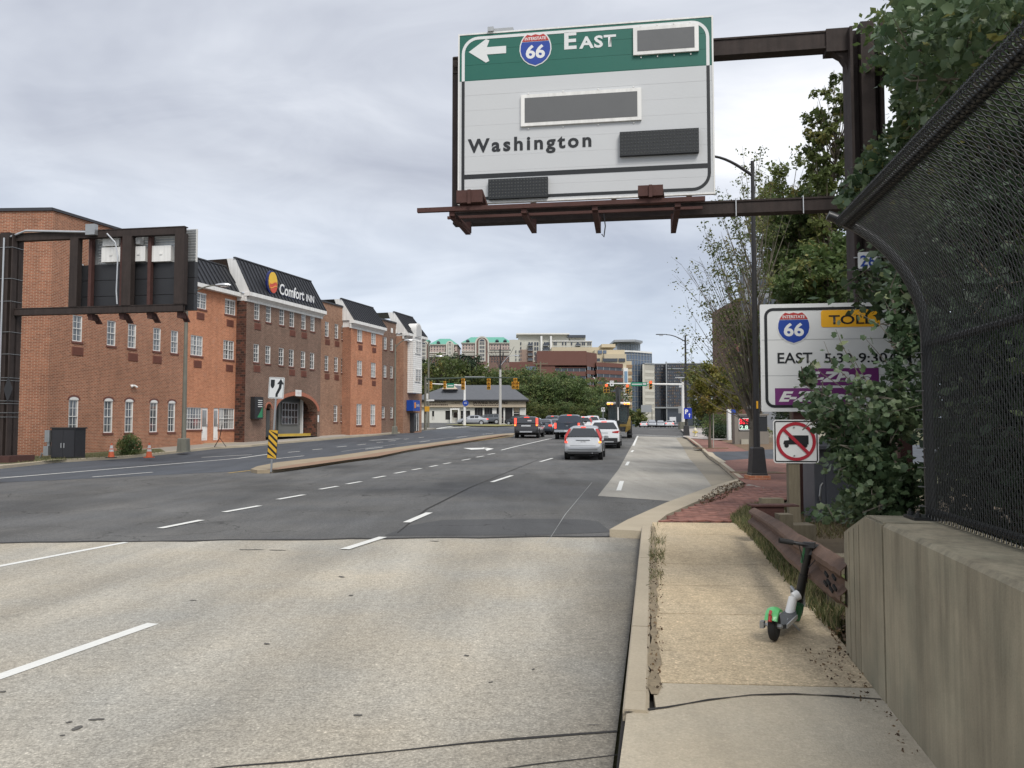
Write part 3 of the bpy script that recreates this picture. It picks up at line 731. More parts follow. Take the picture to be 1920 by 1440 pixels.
# --- section C (dark, with the carriage arch)
yC = -.8
c3 = [U(x, .8) for x in (480, 502, 527, 546, 568, 585)]
ca0, ca1 = U(518.5, .8), U(596, .8)+.0
opC = [(u-.31, u+.31, 9.0, 10.25) for u in c3]+[(u-.31, u+.31, 6.04, 7.3) for u in c3]
sd0, sd1 = U(500, .8), U(510, .8)
opC2 = opC+[(ca0, ca1, Z0, 3.9), (sd0, sd1, Z0, 3.2)]
mbC = MB(); wall_open(mbC, uC0, uC1, Z0, 10.2, yC, opC2, dep=.12)
mbC.quad((uC1, yC, Z0), (uC1, 12, Z0), (uC1, 12, 10.2), (uC1, yC, 10.2)); mbC.quad((uC0, yC, 10.18), (uC1, yC, 10.18), (uC1, 12, 10.18), (uC0, 12, 10.18), 1)
# arch spandrels
def spandrel(mb, a, b, zs, zt, y, n=14, m=0):
    cx = (a+b)/2; w = (b-a)/2; pts = [(cx+w*math.cos(math.pi*(1-k/n)), zs+(zt-zs)*math.sin(math.pi*(1-k/n))) for k in range(n+1)]
    for k in range(n):
        p, q_ = pts[k], pts[k+1]
        mb.quad((p[0], y, p[1]), (q_[0], y, q_[1]), (q_[0], y, zt+.001), (p[0], y, zt+.001), m)
        mb.quad((p[0], y, p[1]), (p[0], y+.8, p[1]), (q_[0], y+.8, q_[1]), (q_[0], y, q_[1]), m)
    return pts
ptsA = spandrel(mbC, ca0, ca1, 2.75, 3.9, yC); ptsB = spandrel(mbC, sd0, sd1, 2.85, 3.2, yC)
mbC.build('wall', [BR_C, M_flat], hotel)
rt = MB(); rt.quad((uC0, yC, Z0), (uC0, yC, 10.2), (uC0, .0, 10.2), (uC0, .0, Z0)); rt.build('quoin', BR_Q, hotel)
def ring(pts, cx, zs, t, y, mat, name='arch_ring'):
    mb = MB()
    for k in range(len(pts)-1):
        def o_(p):
            v = Vector((p[0]-cx, (p[1]-zs)*1.3)); v = v.normalized() if v.length > .01 else Vector((1, 0)); return (p[0]+v.x*t, p[1]+v.y*t)
        mb.plate([pts[k], pts[k+1], o_(pts[k+1]), o_(pts[k])], y-.03, y-.002)
    mb.build(name, mat, hotel)
ring(ptsA, (ca0+ca1)/2, 2.75, .3, yC, M_arch); ring(ptsB, (sd0+sd1)/2, 2.85, .12, yC, M_arch)
k = MB(); k.box(-.38, .38, -.07, -.03, 3.85, 4.32); key = k.build('keystone', M_trim, hotel, loc=((ca0+ca1)/2, yC, 0))
text('1211', pm('pinkish_paint', (.5, .25, .2), .6), key, 0, 4.0, .2, y=-.075)
# the covered drive behind the arch
M_ins = pm('grey_render', (.17, .175, .17), .85, var=.1)
cv = MB(); cv.quad((ca0, yC+.8, 0), (ca0, 1.6, 0), (ca0, 1.6, 4.3), (ca0, yC+.8, 4.3), 0); cv.quad((ca1, 1.6, 0), (ca1, yC, 0), (ca1, yC, 4.3), (ca1, 1.6, 4.3), 1)
cv.quad((ca0, .55, 0), (ca1, .55, 0), (ca1, .55, 4.3), (ca0, .55, 4.3), 0); cv.quad((ca0, yC, 4.2), (ca1, yC, 4.2), (ca1, 6, 4.2), (ca0, 6, 4.2), 0)
cv.quad((ca0-.1, yC-.05, .83), (ca1+.1, yC-.05, .83), (ca1+.1, 6, .83), (ca0-.1, 6, .83), 2)
cv.build('covered_drive', [M_ins, BR_Q, M_conc], hotel)
gw = MB(); gx0, gx1 = ca0+2.3, ca0+4.6
gw.box(gx0-.2, gx1+.3, .40, .5, .83, 3.5)
gw.build('lobby_wall', M_ins, hotel)
gp = MB(); gp.box(gx0+.1, gx1-.1, .33, .39, 1.75, 3.35); lw = gp.build('lobby_window', M_dglass, hotel)
gl = MB()
for i in range(6): x = gx0+.1+(gx1-gx0-.2)*i/5; gl.box(x-.02, x+.02, .30, .33, 1.75, 3.35)
for i in range(4): z = 1.75+1.6*i/3; gl.box(gx0+.1, gx1-.1, .285, .30, z-.02, z+.02)
gl.build('frame', M_alu, lw)
pl = MB(); pl.box(gx1+.35, gx1+.5, .2, .4, .83, 4.15); pl.build('column', M_trim, hotel)
yk = MB(); yk.box(ca0+.5, ca1-.05, -.25, -.05, .80, 1.02); yk.build('yellow_kerb', pm('yellow_paint', (.52, .35, .05), .7, var=.25), hotel)
for u in c3:
    window(u, 9.0, .62, 1.25, yC); window(u, 6.04, .62, 1.26, yC)
for z in (8.32, 5.36):
    for i in (0, 3, 4): grille(c3[i]+.1, z, yC)
# plaque
pq = MB(); u0, u1 = U(469, .8)+.1, U(485, .8)+.1; pq.box(u0, u1, yC-.35, yC, 2.1, 3.62); plaque = pq.build('wall_sign', M_black, hotel)
gr = MB(); gr.plate([(u0+.3, 2.2), (u1-.08, 2.2), (u1-.08, 2.95), (u0+.62, 2.6)], yC-.358, yC-.351); gr.build('green_panel', pm('green_paint', (.03, .22, .10), .5), plaque)
lt = MB()
for i in range(4): lt.box(u0+.35, u1-.12, yC-.358, yC-.351, 3.35-i*.14, 3.40-i*.14)
lt.build('small_lettering', M_white, plaque)
bk = MB(); bk.box(U(596.5, .8), U(598.5, .8), yC-.03, yC-.002, 1.9, 2.45); bk.build('notice', M_white, hotel)
# --- D
yD = 0.
uD0, uD1 = uC1, U(650, 0.8)+.0
uE0, uE1 = U(658, .8)-.05, U(716, .8)
d3 = [U(x) for x in (612, 630, 643)]
opD = [(u-.3, u+.3, 8.97, 10.2) for u in d3]+[(u-.3, u+.3, 6.13, 7.38) for u in d3]+[(u-.3, u+.3, 1.93, 3.32) for u in d3[1:]]
dr0, dr1 = U(600, .3), U(604, .3)
section('wall', uD0-.3, uE0, 0, 11.75, BR_D, opD, left=True, right=False)
for u in d3: window(u, 8.97, .6, 1.23, 0); window(u, 6.13, .6, 1.25, 0)
for u in d3[1:]: window(u, 1.93, .6, 1.39, 0)
for u in d3[:2]: grille(u+.1, 8.3, 0); grille(u+.1, 5.45, 0)
ad_ = MB(); ad_.box(uC1+.02, uC1+1.05, -.03, .0, .8, 2.95); ad_.plate([(uC1+.02+.515*(1-math.cos(math.pi*k/8)), 2.95+.3*math.sin(math.pi*k/8)) for k in range(9)], -.03, 0); ad_.build('arched_niche', BR_Q, hotel)
# --- E
yE = -.8
e3 = [U(674, .8), U(700, .8)]
opE = [(u-.46, u+.46, 8.92, 10.0) for u in e3]+[(u-.46, u+.46, 5.95, 7.27) for u in e3]+[(u-.46, u+.46, 1.66, 3.5) for u in e3]
section('wall', uE0, uE1, yE, 10.05, BR_B, opE, left=False, right=True, coping=False)
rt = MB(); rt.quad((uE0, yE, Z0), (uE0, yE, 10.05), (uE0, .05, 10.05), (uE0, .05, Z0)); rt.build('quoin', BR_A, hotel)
for u in e3: window(u, 8.92, .92, 1.08, yE, 4, 3, mull=True); window(u, 5.95, .92, 1.32, yE, 4, 4, mull=True); window(u, 1.66, .92, 1.84, yE, 4, 4, mull=True)
for u in e3: grille(u+.1, 8.2, yE); grille(u+.1, 5.2, yE)
# --- F
f3 = [U(x) for x in (722, 734, 744.5)]; uG0, uG1 = U(757, .8)-.05, U(791, .8)
opF = [(u-.3, u+.3, 8.85, 10.04) for u in f3]+[(u-.3, u+.3, 6.17, 7.34) for u in f3]+[(f3[0]-.6, f3[0]+.0, 2.3, 3.4), (f3[1]-.2, f3[1]+.4, 2.3, 3.4)]
section('wall', uE1, uG0, 0, 11.6, BR_C, opF, left=False, right=False)
for u in f3: window(u, 8.85, .6, 1.19, 0); window(u, 6.17, .6, 1.17, 0)
for u in (f3[0]-.3, f3[1]+.1): window(u, 2.3, .6, 1.1, 0, 2, 3)
for px in (734, 743): o = MB(); o.box(-.2, .2, -.03, 0, 10.6, 11.05); o.build('vent', M_trim, hotel, loc=(U(px), 0, 0))
# --- G with clapboard bay
section('wall', uG0, uG1, yE, 10.4, BR_D, [(U(774, .8), U(786, .8), 1.0, 2.9)], left=True, right=True, coping=False)
sg = MB(); sg.box(U(774, .8)+.05, U(786, .8)-.05, yE+.05, yE+.1, 1.05, 2.85); sh = sg.build('shop_window', M_dglass, hotel)
fm = MB()
for i in range(4): x = U(774, .8)+.05+i*.5; fm.box(x-.04, x+.04, yE, yE+.05, 1.05, 2.85)
fm.build('frame', M_trim, sh)
bx0, bx1, by = U(774.5, 1.4), U(790.5, 1.4), -1.4
bay = MB(); bay.box(bx0, bx1, by, yE, 4.8, 10.4); bayo = bay.build('bay', M_trim, hotel)
sd = MB()
for k in range(28):
    z = 4.85+k*.2
    sd.add([(bx0-.03, by-.03, z), (bx1+.03, by-.03, z), (bx1+.005, by-.005, z+.19), (bx0-.005, by-.005, z+.19)], [(0, 1, 2, 3)])
    sd.add([(bx0-.03, yE, z), (bx0-.03, by-.03, z), (bx0-.005, by-.005, z+.19), (bx0-.005, yE, z+.19)], [(0, 1, 2, 3)])
sd.build('clapboard', M_trim, bayo, kind='stuff')
for z in (5.95, 8.75): window((bx0+bx1)/2, z, 1.35, 1.25, by-.13, 6, 3, par=hotel, sill=False, mull=True)
bs = MB(); bs.box(U(774, 1.5), U(787, 1.5), -1.55, -.85, 3.05, 4.1); bsign = bs.build('blue_sign', pm('sign_blue', (.01, .06, .32), .4), hotel)
em = MB(); em.cbox((U(777.5, 1.5), -1.57, 3.6), .3, .03, .55); em.build('emblem', pm('emblem_orange', (.7, .25, .04), .5), bsign)
text('INN', M_white, bsign, U(782.5, 1.5)+.05, 3.45, .3, y=-1.56)
# --- mansards
def mansard(u0, u1, y, ze, out, zt, inset, cor_h=.0, seam=.42, cap=True):
    """eave at z=ze pushed out, top at zt set in; white fascia under the eave"""
    yo, yi = y-out, y+inset
    mb = MB(); sx = .35
    mb.quad((u0, yo, ze), (u1, yo, ze), (u1-sx, yi, zt), (u0+0, yi, zt))
    mb.quad((u0, yi, zt), (u1-sx, yi, zt), (u1-sx, yi+6, zt+.02), (u0, yi+6, zt+.02))
    o = mb.build('mansard_roof', M_roof, hotel)
    s = MB(); n = int((u1-u0)/seam)
    v = Vector((0, yi-yo, zt-ze)).normalized(); nn = Vector((0, -v.z, v.y))
    for k in range(n+1):
        f = k/n; a = Vector((u0+(u1-u0)*f, yo, ze)); b = Vector((u0+(u1-sx-u0)*f, yi, zt))
        t = Vector((.022, 0, 0))
        s.add([a-t, a+t, b+t, b-t, a-t+nn*.055, a+t+nn*.055, b+t+nn*.055, b-t+nn*.055], [(4, 5, 6, 7), (0, 4, 7, 3), (1, 2, 6, 5), (0, 1, 5, 4), (3, 7, 6, 2)])
    s.build('seam', M_roof, o, kind='stuff')
    c = MB()
    c.box(u0-.03, u1+.03, yo-.05, y+.1, ze-.26, ze-.003)
    if cor_h: c.add([(u0, yo+.05, ze-.26), (u1, yo+.05, ze-.26), (u1, y-.01, ze-.26-cor_h), (u0, y-.01, ze-.26-cor_h)], [(0, 3, 2, 1)]); c.box(u0, u1, y-.06, y+.1, ze-.26-cor_h-.1, ze-.26-cor_h+.3)
    c.build('fascia', M_trim, o)
    fl_ = MB(); fl_.box(u0+.12, u1-.17, y+.02, y+2.5, ze-.62, ze-.02); fl_.build('soffit', M_trim, o)
    e_ = MB(); e_.add([(u0, yo, ze), (u0, yi, zt), (u0, yi+.7, zt), (u0, y+.9, ze)], [(0, 1, 2, 3)]); e_.build('gable_panel', M_trim, o); e_ = MB(); e_.add([(u1, yo, ze), (u1-sx, yi, zt), (u1-sx, yi+.7, zt), (u1, y+.9, ze)], [(0, 3, 2, 1)])
    e_.build('gable_panel', M_trim, o)
    r = MB(); r.box(u0-.08, u1-sx+.08, yi-.06, yi+.12, zt, zt+.08); r.build('ridge_cap', M_cop, o)
    return o
mansard(uB0+.0, uC0+.05, 0, 10.72, .35, 12.55, .75)
mC = mansard(uC0-.1, uC1+.15, yC, 10.75, .35, 13.15, .9, .25)
mansard(uE0-.1, uE1+.15, yE, 10.62, .35, 12.5, .9, .3)
mG = mansard(uG0-.1, uG1+.1, yE, 10.66, .55, 12.75, 1.0, .2)
dm = MB(); cxg = (bx0+bx1)/2; hw = .72
op = [(cxg-hw, 10.4), (cxg+hw, 10.4)]+[(cxg+hw*math.cos(math.pi*k/12), 11.1+hw*math.sin(math.pi*k/12)) for k in range(13)]
dm.plate(op, by-.12, by+1.6); dmo = dm.build('dormer', M_trim, hotel)
ri = MB(); hw2 = hw-.14; op2 = [(cxg-hw2, 10.5), (cxg+hw2, 10.5)]+[(cxg+hw2*math.cos(math.pi*k/12), 11.1+hw2*math.sin(math.pi*k/12)) for k in range(13)]
ri.plate(op2, by-.15, by-.121); ri.build('dormer_panel', pm('siding_grey', (.5, .5, .49), .7), dmo)
# --- the name on the roof: sloping with the mansard
def slope_pt(px, py):                          # point on the C mansard plane through a pixel
    d = ray(px, py); n = Vector((math.cos(HA), -math.sin(HA))); u0_, z_ = fac(px, py, .9); return u0_, z_
ns = bpy.data.objects.new('roof_sign', None); COL.objects.link(ns); ns.parent = hotel
ns.location = (uC0, yC-.22, 10.9)
M_blued = pm('sign_navy', (.012, .02, .12), .4)
uw0 = slope_pt(521, 548)[0]-uC0; uw1 = slope_pt(586, 560)[0]-uC0
lg0 = slope_pt(512, 528)[0]-uC0-.25
bkp = MB()
bkp.tube([(uw0-.3, .32, .35), (uw1+.1, .32, .35)], .04); bkp.tube([(uw0-.3, .5, .75), (uw1+.1, .5, .75)], .04)
bkp.build('bracket', M_black, ns)
for nm, dx, dy, mt, th in (('letter_backs', .05, .05, M_blued, 0), ('letters', 0, 0, pm('sign_white', (.8, .8, .78), .4), 0)):
    t1 = text('Comfort', mt, ns, uw0+dx, .28-dx*.5, .80, y=-.02+dy, w=(uw1-uw0)*.70, align='l', bold=.022 if nm == 'letters' else .05, name=nm)
    t2 = text('INN', mt, ns, uw0+(uw1-uw0)*.76+dx, .28-dx*.5, .55, y=-.02+dy, w=(uw1-uw0)*.24, align='l', bold=.02 if nm == 'letters' else .05, name=nm)
def disc(name, cx, cz, rx, rz, y0, y1, mat, par, a0=0, a1=360, n=20):
    m = MB(); m.plate([(cx+rx*math.cos(R(a0+(a1-a0)*k/n)), cz+rz*math.sin(R(a0+(a1-a0)*k/n))) for k in range(n if a1-a0 >= 360 else n+1)], y0, y1); return m.build(name, mat, par)
lx, lz = lg0, .95
disc('logo_back', lx-.08, lz, .60, .86, -.03, .1, M_blued, ns)
disc('logo', lx, lz, .50, .76, -.08, -.03, pm('logo_yellow', (.80, .50, .04), .4), ns)
wv = MB()
for k in range(8):
    def wz(x): return .02+.10*math.sin((x)*5.5)
    x0 = -.44+k*.11; x1 = x0+.11
    def lo(x): return -math.sqrt(max(0, 1-(x/.5)**2))*.76
    for z_a, z_b, m_ in ((wz(x0)-.10, wz(x1)-.10, 0),):
        wv.plate([(lx+x0, lz+lo(x0)), (lx+x1, lz+lo(x1)), (lx+x1, lz+max(z_b, lo(x1)+.001)), (lx+x0, lz+max(z_a, lo(x0)+.001))], -.10, -.081)
wv.build('logo_wave', pm('logo_red', (.62, .08, .04), .4), ns)
wv = MB()
for k in range(8):
    x0 = -.42+k*.105; x1 = x0+.105
    for zz in (-.06, -.36):
        wv.plate([(lx+x0, lz+zz+.1*math.sin(x0*5.5)), (lx+x1, lz+zz+.1*math.sin(x1*5.5)), (lx+x1, lz+zz+.07+.1*math.sin(x1*5.5)), (lx+x0, lz+zz+.07+.1*math.sin(x0*5.5))], -.115, -.101)
wv.build('logo_stripe', pm('logo_orange', (.8, .35, .06), .4), ns)
# bins / boxes at the hotel's far corner
for i, (pa, pb) in enumerate(((768, 776), (777, 784))):
    p = G((pa+pb)/2, 809.5-i*1.0, .13); w = (pb-pa)/F_PX*p.y
    b = MB(); b.box(-w/2, w/2, 0, .9, 0, 1.75); b.box(-w/2-.03, w/2+.03, -.05, .95, 1.75, 1.85)
    t = thing('recycling_bin', ['black cabinet at the far corner of the hotel, the one nearer the road lamp', 'black cabinet at the far corner of the hotel, the one nearer the signal pole'][i], 'bin', tuple(p), group='black cabinets at the hotel corner')
    b.build('body', M_black, t)
    if i == 0:
        s = MB(); s.box(-w/2-.14, -w/2-.04, 0, .6, 0, 1.8); s.build('side_panel', pm('grey_blue_paint', (.25, .32, .36), .6), t)
    else:
        s = MB(); s.box(-w/2+.1, w/2-.1, -.06, -.05, 1.0, 1.3); s.build('door', M_dglass, t)
# ------------------------------------------------------------------ signs, gantries, poles
M_signw = pm('sign_sheeting_white', (.54, .55, .555), .5, var=.04, scale=1.2, streak=.0)
M_signw2 = pm('sign_sheeting_bright', (.68, .69, .68), .5, var=.03, scale=2)
M_signg = pm('sign_sheeting_green', (.008, .115, .082), .45, var=.06, scale=2)
M_signb = pm('shield_blue', (.012, .05, .30), .45, var=.03)
M_signr = pm('shield_red', (.42, .035, .03), .45, var=.03)
M_signk = pm('sign_black', (.010, .012, .014), .5, var=.1)
M_signy = pm('sign_yellow', (.85, .43, .02), .5, var=.05)
M_purp = pm('sign_purple', (.16, .025, .15), .5, var=.05)
M_rust = pm('weathered_steel', (.042, .030, .026), .8, .2, var=.35, scale=3, fine=.2, fscale=40, bump=.3, streak=.25)
M_rust2 = pm('red_oxide_steel', (.075, .032, .026), .8, .1, var=.35, scale=4, fine=.2, fscale=40, bump=.3)
M_led = pm('message_panel', (.115, .118, .12), .6, var=.06, scale=4)
M_wood = pm('weathered_timber', (.17, .145, .10), .9, var=.35, scale=5, stretch=(6, 6, .8), fine=.2, fscale=50, bump=.5, bscale=30)
M_darkpole = pm('dark_bronze_paint', (.030, .029, .030), .5, .3, var=.25, scale=5)
M_lampgl = pm('lamp_lens', (.5, .5, .48), .2)
M_polegrey = pm('weathered_aluminium_pole', (.19, .185, .15), .65, .3, var=.25, scale=3, streak=.2)

def planer(P, h):
    e = Vector((math.cos(h), -math.sin(h))); n = Vector((math.sin(h), math.cos(h)))
    def f(px, py, off=0.):                     # local x and height of the point on the plane seen at a pixel
        d = ray(px, py); t = (P[0]*n.x+P[1]*n.y+off)/(d.x*n.x+d.y*n.y)
        return ((d.x*t-P[0])*e.x+(d.y*t-P[1])*e.y, EYE+d.z*t)
    return f
def rrect(x0, x1, z0, z1, r, n=5, corners=(1, 1, 1, 1)):
    out = []
    for (cx, cz, a0, on) in ((x1-r, z0+r, -90, corners[1]), (x1-r, z1-r, 0, corners[2]), (x0+r, z1-r, 90, corners[3]), (x0+r, z0+r, 180, corners[0])):
        if not on:
            out.append((x1 if a0 in (-90, 0) else x0, z0 if a0 in (-90, 180) else z1)); continue
        for k in range(n+1):
            a = R(a0+90*k/n); out.append((cx+r*math.cos(a), cz+r*math.sin(a)))
    return out
def border(name, outer, t, y0, y1, mat, par, cx=None):
    """band of width t inside an outline"""
    n = len(outer); inn = []
    for i in range(n):
        p0, p1, p2 = Vector(outer[i-1]), Vector(outer[i]), Vector(outer[(i+1) % n])
        a = (p1-p0); b = (p2-p1)
        a = a.normalized() if a.length > 1e-6 else b.normalized(); b = b.normalized() if b.length > 1e-6 else a
        na = Vector((-a.y, a.x)); nb = Vector((-b.y, b.x)); m = (na+nb); m = m/max(.3, m.length_squared)*2 if m.length > 1e-6 else na
        inn.append(tuple(p1+m*t))
    mb = MB()
    for i in range(n):
        j = (i+1) % n
        if (Vector(outer[i])-Vector(outer[j])).length < 1e-6: continue
        mb.plate([outer[i], outer[j], inn[j], inn[i]], y0, y1)
    return mb.build(name, mat, par)
def shield(par, cx, cz, w, h, y):
    def outl(s, top=1.):
        a = []
        # top edge: two shallow dips meeting in a raised centre
        pts = [(-.36, .42), (-.27, .50), (-.14, .46), (0, .50), (.14, .46), (.27, .50), (.36, .42), (.44, .30), (.49, .14), (.50, -.02), (.46, -.18), (.36, -.33), (.22, -.44), (.08, -.49), (0, -.52),
               (-.08, -.49), (-.22, -.44), (-.36, -.33), (-.46, -.18), (-.50, -.02), (-.49, .14), (-.44, .30)]
        return [(cx+x*w*s, cz+z*h*s) for x, z in reversed(pts)]
    sh = bpy.data.objects.new('route_shield', None); COL.objects.link(sh); sh.parent = par
    def plate(nm, pts, y0, y1, mt): m = MB(); m.plate(pts, y0, y1); return m.build(nm, mt, sh)
    plate('shield_edge', outl(1.), y-.006, y, M_white)
    b = outl(.93); zc_ = cz+.235*h
    low = [p for p in b if p[1] < zc_]
    def xat(z):
        xs = []
        for i in range(len(b)):
            (x1, z1), (x2, z2) = b[i], b[(i+1) % len(b)]
            if (z1 > z) != (z2 > z): xs.append(x1+(x2-x1)*(z-z1)/(z2-z1))
        return min(xs), max(xs)
    l_, r_ = xat(zc_); lows = sorted(low, key=lambda p: math.atan2(p[1]-(cz-.1*h), p[0]-cx))
    cc = [(x, z) for x, z in lows]
    pts = [(l_, zc_)]+sorted([p for p in cc if p[0] < cx-1e-6], key=lambda p: -p[1])+sorted([p for p in cc if p[0] >= cx-1e-6], key=lambda p: p[1])+[(r_, zc_)]
    plate('blue_field', pts, y-.012, y-.006, M_signb)
    l2, r2 = xat(zc_+.02*h)
    up = sorted([p for p in b if p[1] > zc_+.02*h], key=lambda p: -p[0])
    plate('red_field', [(l2, zc_+.02*h), (r2, zc_+.02*h)]+up, y-.012, y-.006, M_signr)
    text('INTERSTATE', M_white, sh, cx, cz+.29*h, .095*h, y=y-.014, w=.66*w, bold=.02, name='interstate_lettering')
    text('66', M_white, sh, cx, cz-.26*h, .40*h, y=y-.014, w=.60*w, bold=.03, name='route_number')
    return sh

# ================================================================= right-hand gantry with the big sign
GH = R(8.6)
GPOST = AT(1622, 900, 15.0)
gan = thing('sign_gantry', 'rust brown steel gantry reaching over the road from the right, behind the fence', 'gantry', (GPOST.x, GPOST.y, 0), -GH)
gp_ = planer(GPOST, GH)
def gbox(nm, pa, pb, y0, y1, mat, par=gan, off=0., f=None):
    f = f or gp_; x0, z1 = f(*pa, off); x1, z0 = f(*pb, off); m = MB(); m.box(x0, x1, y0, y1, z0, z1); return m.build(nm, mat, par)
x0 = gp_(1593, 400)[0]; x1 = gp_(1655, 400)[0]; zt = gp_(1620, 55)[1]
m = MB(); m.box(x0, x1, -.05, .05, 0.1, zt-.03); m.box(x0, x0+.05, -.28, .28, 0.1, zt-.05); m.box(x1-.05, x1, -.28, .28, 0.1, zt-.02)
m.box(x0+.2, x1-.16, -.27, -.05, 0.1, zt+.03)
m.build('post', M_rust, gan)
m = MB(); m.box(x0-.15, x1+.15, -.4, .4, .08, .14)
for a in (-.1, .1):
    for b in (-.32, .32): m.lathe((x0-.05 if a < 0 else x1+.05, b, .14), [(.03, 0), (.03, .08)], 6)
m.build('base_plate', M_rust, gan)
(xa, za), (xb, zb) = gp_(1300, 72), gp_(1593, 60)
(xc, zc1), (xd, zd) = gp_(1300, 104), gp_(1593, 92)
XL = gp_(852, 300)[0]
m = MB()
def beam(mb, xa, xb, zt_, zb_, y0=-.14, y1=.14):
    h = zt_-zb_; mb.box(xa, xb, y0, y1, zt_-.035, zt_); mb.box(xa, xb, y0, y1, zb_, zb_+.035); mb.box(xa, xb, -.02, .02, zb_+.035, zt_-.035)
    mb.box(xa, xb, y0+.02, y0+.03, zb_+.03, zt_-.03)
ztb = gp_(1593, 60)[1]; zbb = gp_(1593, 93)[1]
beam(m, XL, x0, ztb, zbb); m.build('top_beam', M_rust, gan)
zt2 = gp_(1560, 371)[1]; zb2 = gp_(1560, 396)[1]
m = MB(); beam(m, XL, x0, zt2, zb2); m.build('bottom_beam', M_rust, gan)
m = MB(); m.box(x0-.40, x0+.02, -.16, .16, zbb-.08, ztb+.02)
m.plate([(x0, zbb-.5), (x0, zbb), (x0-.4, zbb), (x0-.3, zbb-.06), (x0-.12, zbb-.18), (x0-.03, zbb-.33)], -.1, .1); m.build('haunch', M_rust, gan)
m = MB(); m.box(XL-.02, XL+.10, -.12, .12, zt2, ztb); m.build('end_upright', M_rust, gan)
for px in (1000, 1150, 1290):
    x_ = gp_(px, 200)[0]; m = MB(); m.box(x_-.05, x_+.05, -.1, .1, zt2, zbb); m.build('upright', M_rust, gan)
for px in (1378, 1503):
    x_ = gp_(px, 385)[0]; m = MB(); m.box(x_-.008, x_+.008, -.165, -.145, zb2-.06, zt2+.03); m.box(x_-.008, x_+.008, -.165, .16, zt2+.02, zt2+.03); m.build('band_clamp', M_alu, gan)
for py in (489, 512):
    z_ = gp_(1600, py)[1]; m = MB(); m.box(x0-.02, x1+.02, -.31, -.285, z_-.01, z_+.01); m.build('steel_strap', M_alu, gan)
# walkway rail and brackets
SO = -.55                                       # sign face stands this far in front of the post plane
FY = -1.7
x_l, x_r = gp_(783, 388, FY)[0], gp_(1322, 379, FY)[0]; zr = gp_(1050, 383, FY)[1]
m = MB(); m.box(x_l, x_r, FY-.04, FY+.04, zr-.05, zr+.03); m.box(x_l+.45, x_r, FY+.5, FY+.56, zr-.05, zr+.0); m.build('walkway_rail', M_rust2, gan)
for px in (880, 1002, 1122, 1262):
    xx = gp_(px, 400, -.1)[0]; zz = gp_(px, 438, -.1)[1]
    br = MB()
    br.box(xx-.05, xx+.05, -.2, -.12, zz, zb2+.02)
    br.loft([[(xx+dx, y+dy, z+dz) for dx, dy, dz in ((-.05, 0, -.05), (.05, 0, -.05), (.05, 0, .05), (-.05, 0, .05))] for y, z, dy in ((-.14, zz+.05, 0), (FY+.1, zr-.12, 0))]); br.box(xx-.05, xx+.05, FY, -.205, zr-.13, zr-.055)
    br.build('bracket', M_rust2, gan)
m = MB(); xx = gp_(1132, 400, -.3)[0]; m.tube([(xx, -.3, zb2+.05), (xx+.03, -.3, zb2-.2), (xx, -.3, zb2-.42), (xx-.04, -.3, zb2-.36)], .012, 5); m.build('cable', M_black, gan)
for a, b in (((858, 360), (906, 384)), ((1196, 351), (1243, 374))):
    (xa, za), (xb, zb) = gp_(*a, FY), gp_(*b, FY); zb = max(zb, zr+.03)
    m = MB(); v = []
    m.add([(xa, FY, za), (xb, FY, za), (xb+.06, FY+.33, zb+.0), (xa+.03, FY+.33, zb), (xa, FY-.04, za-.06), (xb, FY-.04, za-.06), (xb+.06, FY+.2, zb-.06), (xa+.03, FY+.2, zb-.06)],
          [(0, 3, 2, 1), (4, 5, 6, 7), (0, 1, 5, 4), (1, 2, 6, 5), (2, 3, 7, 6), (3, 0, 4, 7)])
    m.box(xa, xb, FY-.1, FY, zb+.03, za); m.box((xa+xb)/2-.03, (xa+xb)/2+.03, FY-.13, FY-.1, zb, za)
    m.build('sign_light', M_rust2, gan)
# the sign panel
SPt = GPOST+Vector((0, 0, 0)); fs = lambda px, py: gp_(px, py, SO)
LB = fs(861, 381); RT = fs(1336, 40)
sign = thing('overhead_sign', 'big overhead sign reading Interstate 66 EAST and Washington, with left arrow', 'road sign',
             (GPOST.x+math.sin(GH)*SO+math.cos(GH)*LB[0], GPOST.y+math.cos(GH)*SO-math.sin(GH)*LB[0], LB[1]), -GH)
def S(px, py): a = fs(px, py); return a[0]-LB[0], a[1]-LB[1]
SW = S(1336, 200)[0]; SHT = (S(857, 62)[1]+S(1336, 38)[1])/2; zg_ = (S(862, 147)[1]+S(1332, 129)[1])/2; zk = (S(862, 327)[1]+S(1330, 316)[1])/2
npn = 11
for k in range(npn):                           # extruded planks of the panel
    z0_, z1_ = SHT*k/npn, SHT*(k+1)/npn
    m = MB()
    if z1_ <= zg_: m.box(0, SW, 0, .05, z0_+.0009, z1_-.0009, 0)
    elif z0_ >= zg_: m.box(0, SW, 0, .05, z0_+.002, z1_-.002, 1)
    else: m.box(0, SW, 0, .05, z0_+.002, zg_, 0); m.box(0, SW, 0, .05, zg_, z1_-.002, 1)
    m.build('panel', [M_signw, M_signg], sign)
m = MB(); m.box(-.03, 0, -.01, .07, 0, SHT); m.box(SW, SW+.03, -.01, .07, 0, SHT); m.box(-.03, SW+.03, -.01, .07, SHT, SHT+.03); m.box(-.03, SW+.03, -.01, .07, -.03, 0); m.box(.02, SW-.02, .05, .12, .02, SHT-.02)
m.build('edge_trim', M_trim, sign)
def arcband(cx, cz, r, t, a0, a1, mb, y0, y1, n=8):
    for k in range(n):
        a, b = R(a0+(a1-a0)*k/n), R(a0+(a1-a0)*(k+1)/n)
        mb.plate([(cx+r*math.cos(a), cz+r*math.sin(a)), (cx+(r+t)*math.cos(a), cz+(r+t)*math.sin(a)), (cx+(r+t)*math.cos(b), cz+(r+t)*math.sin(b)), (cx+r*math.cos(b), cz+r*math.sin(b))], y0, y1)
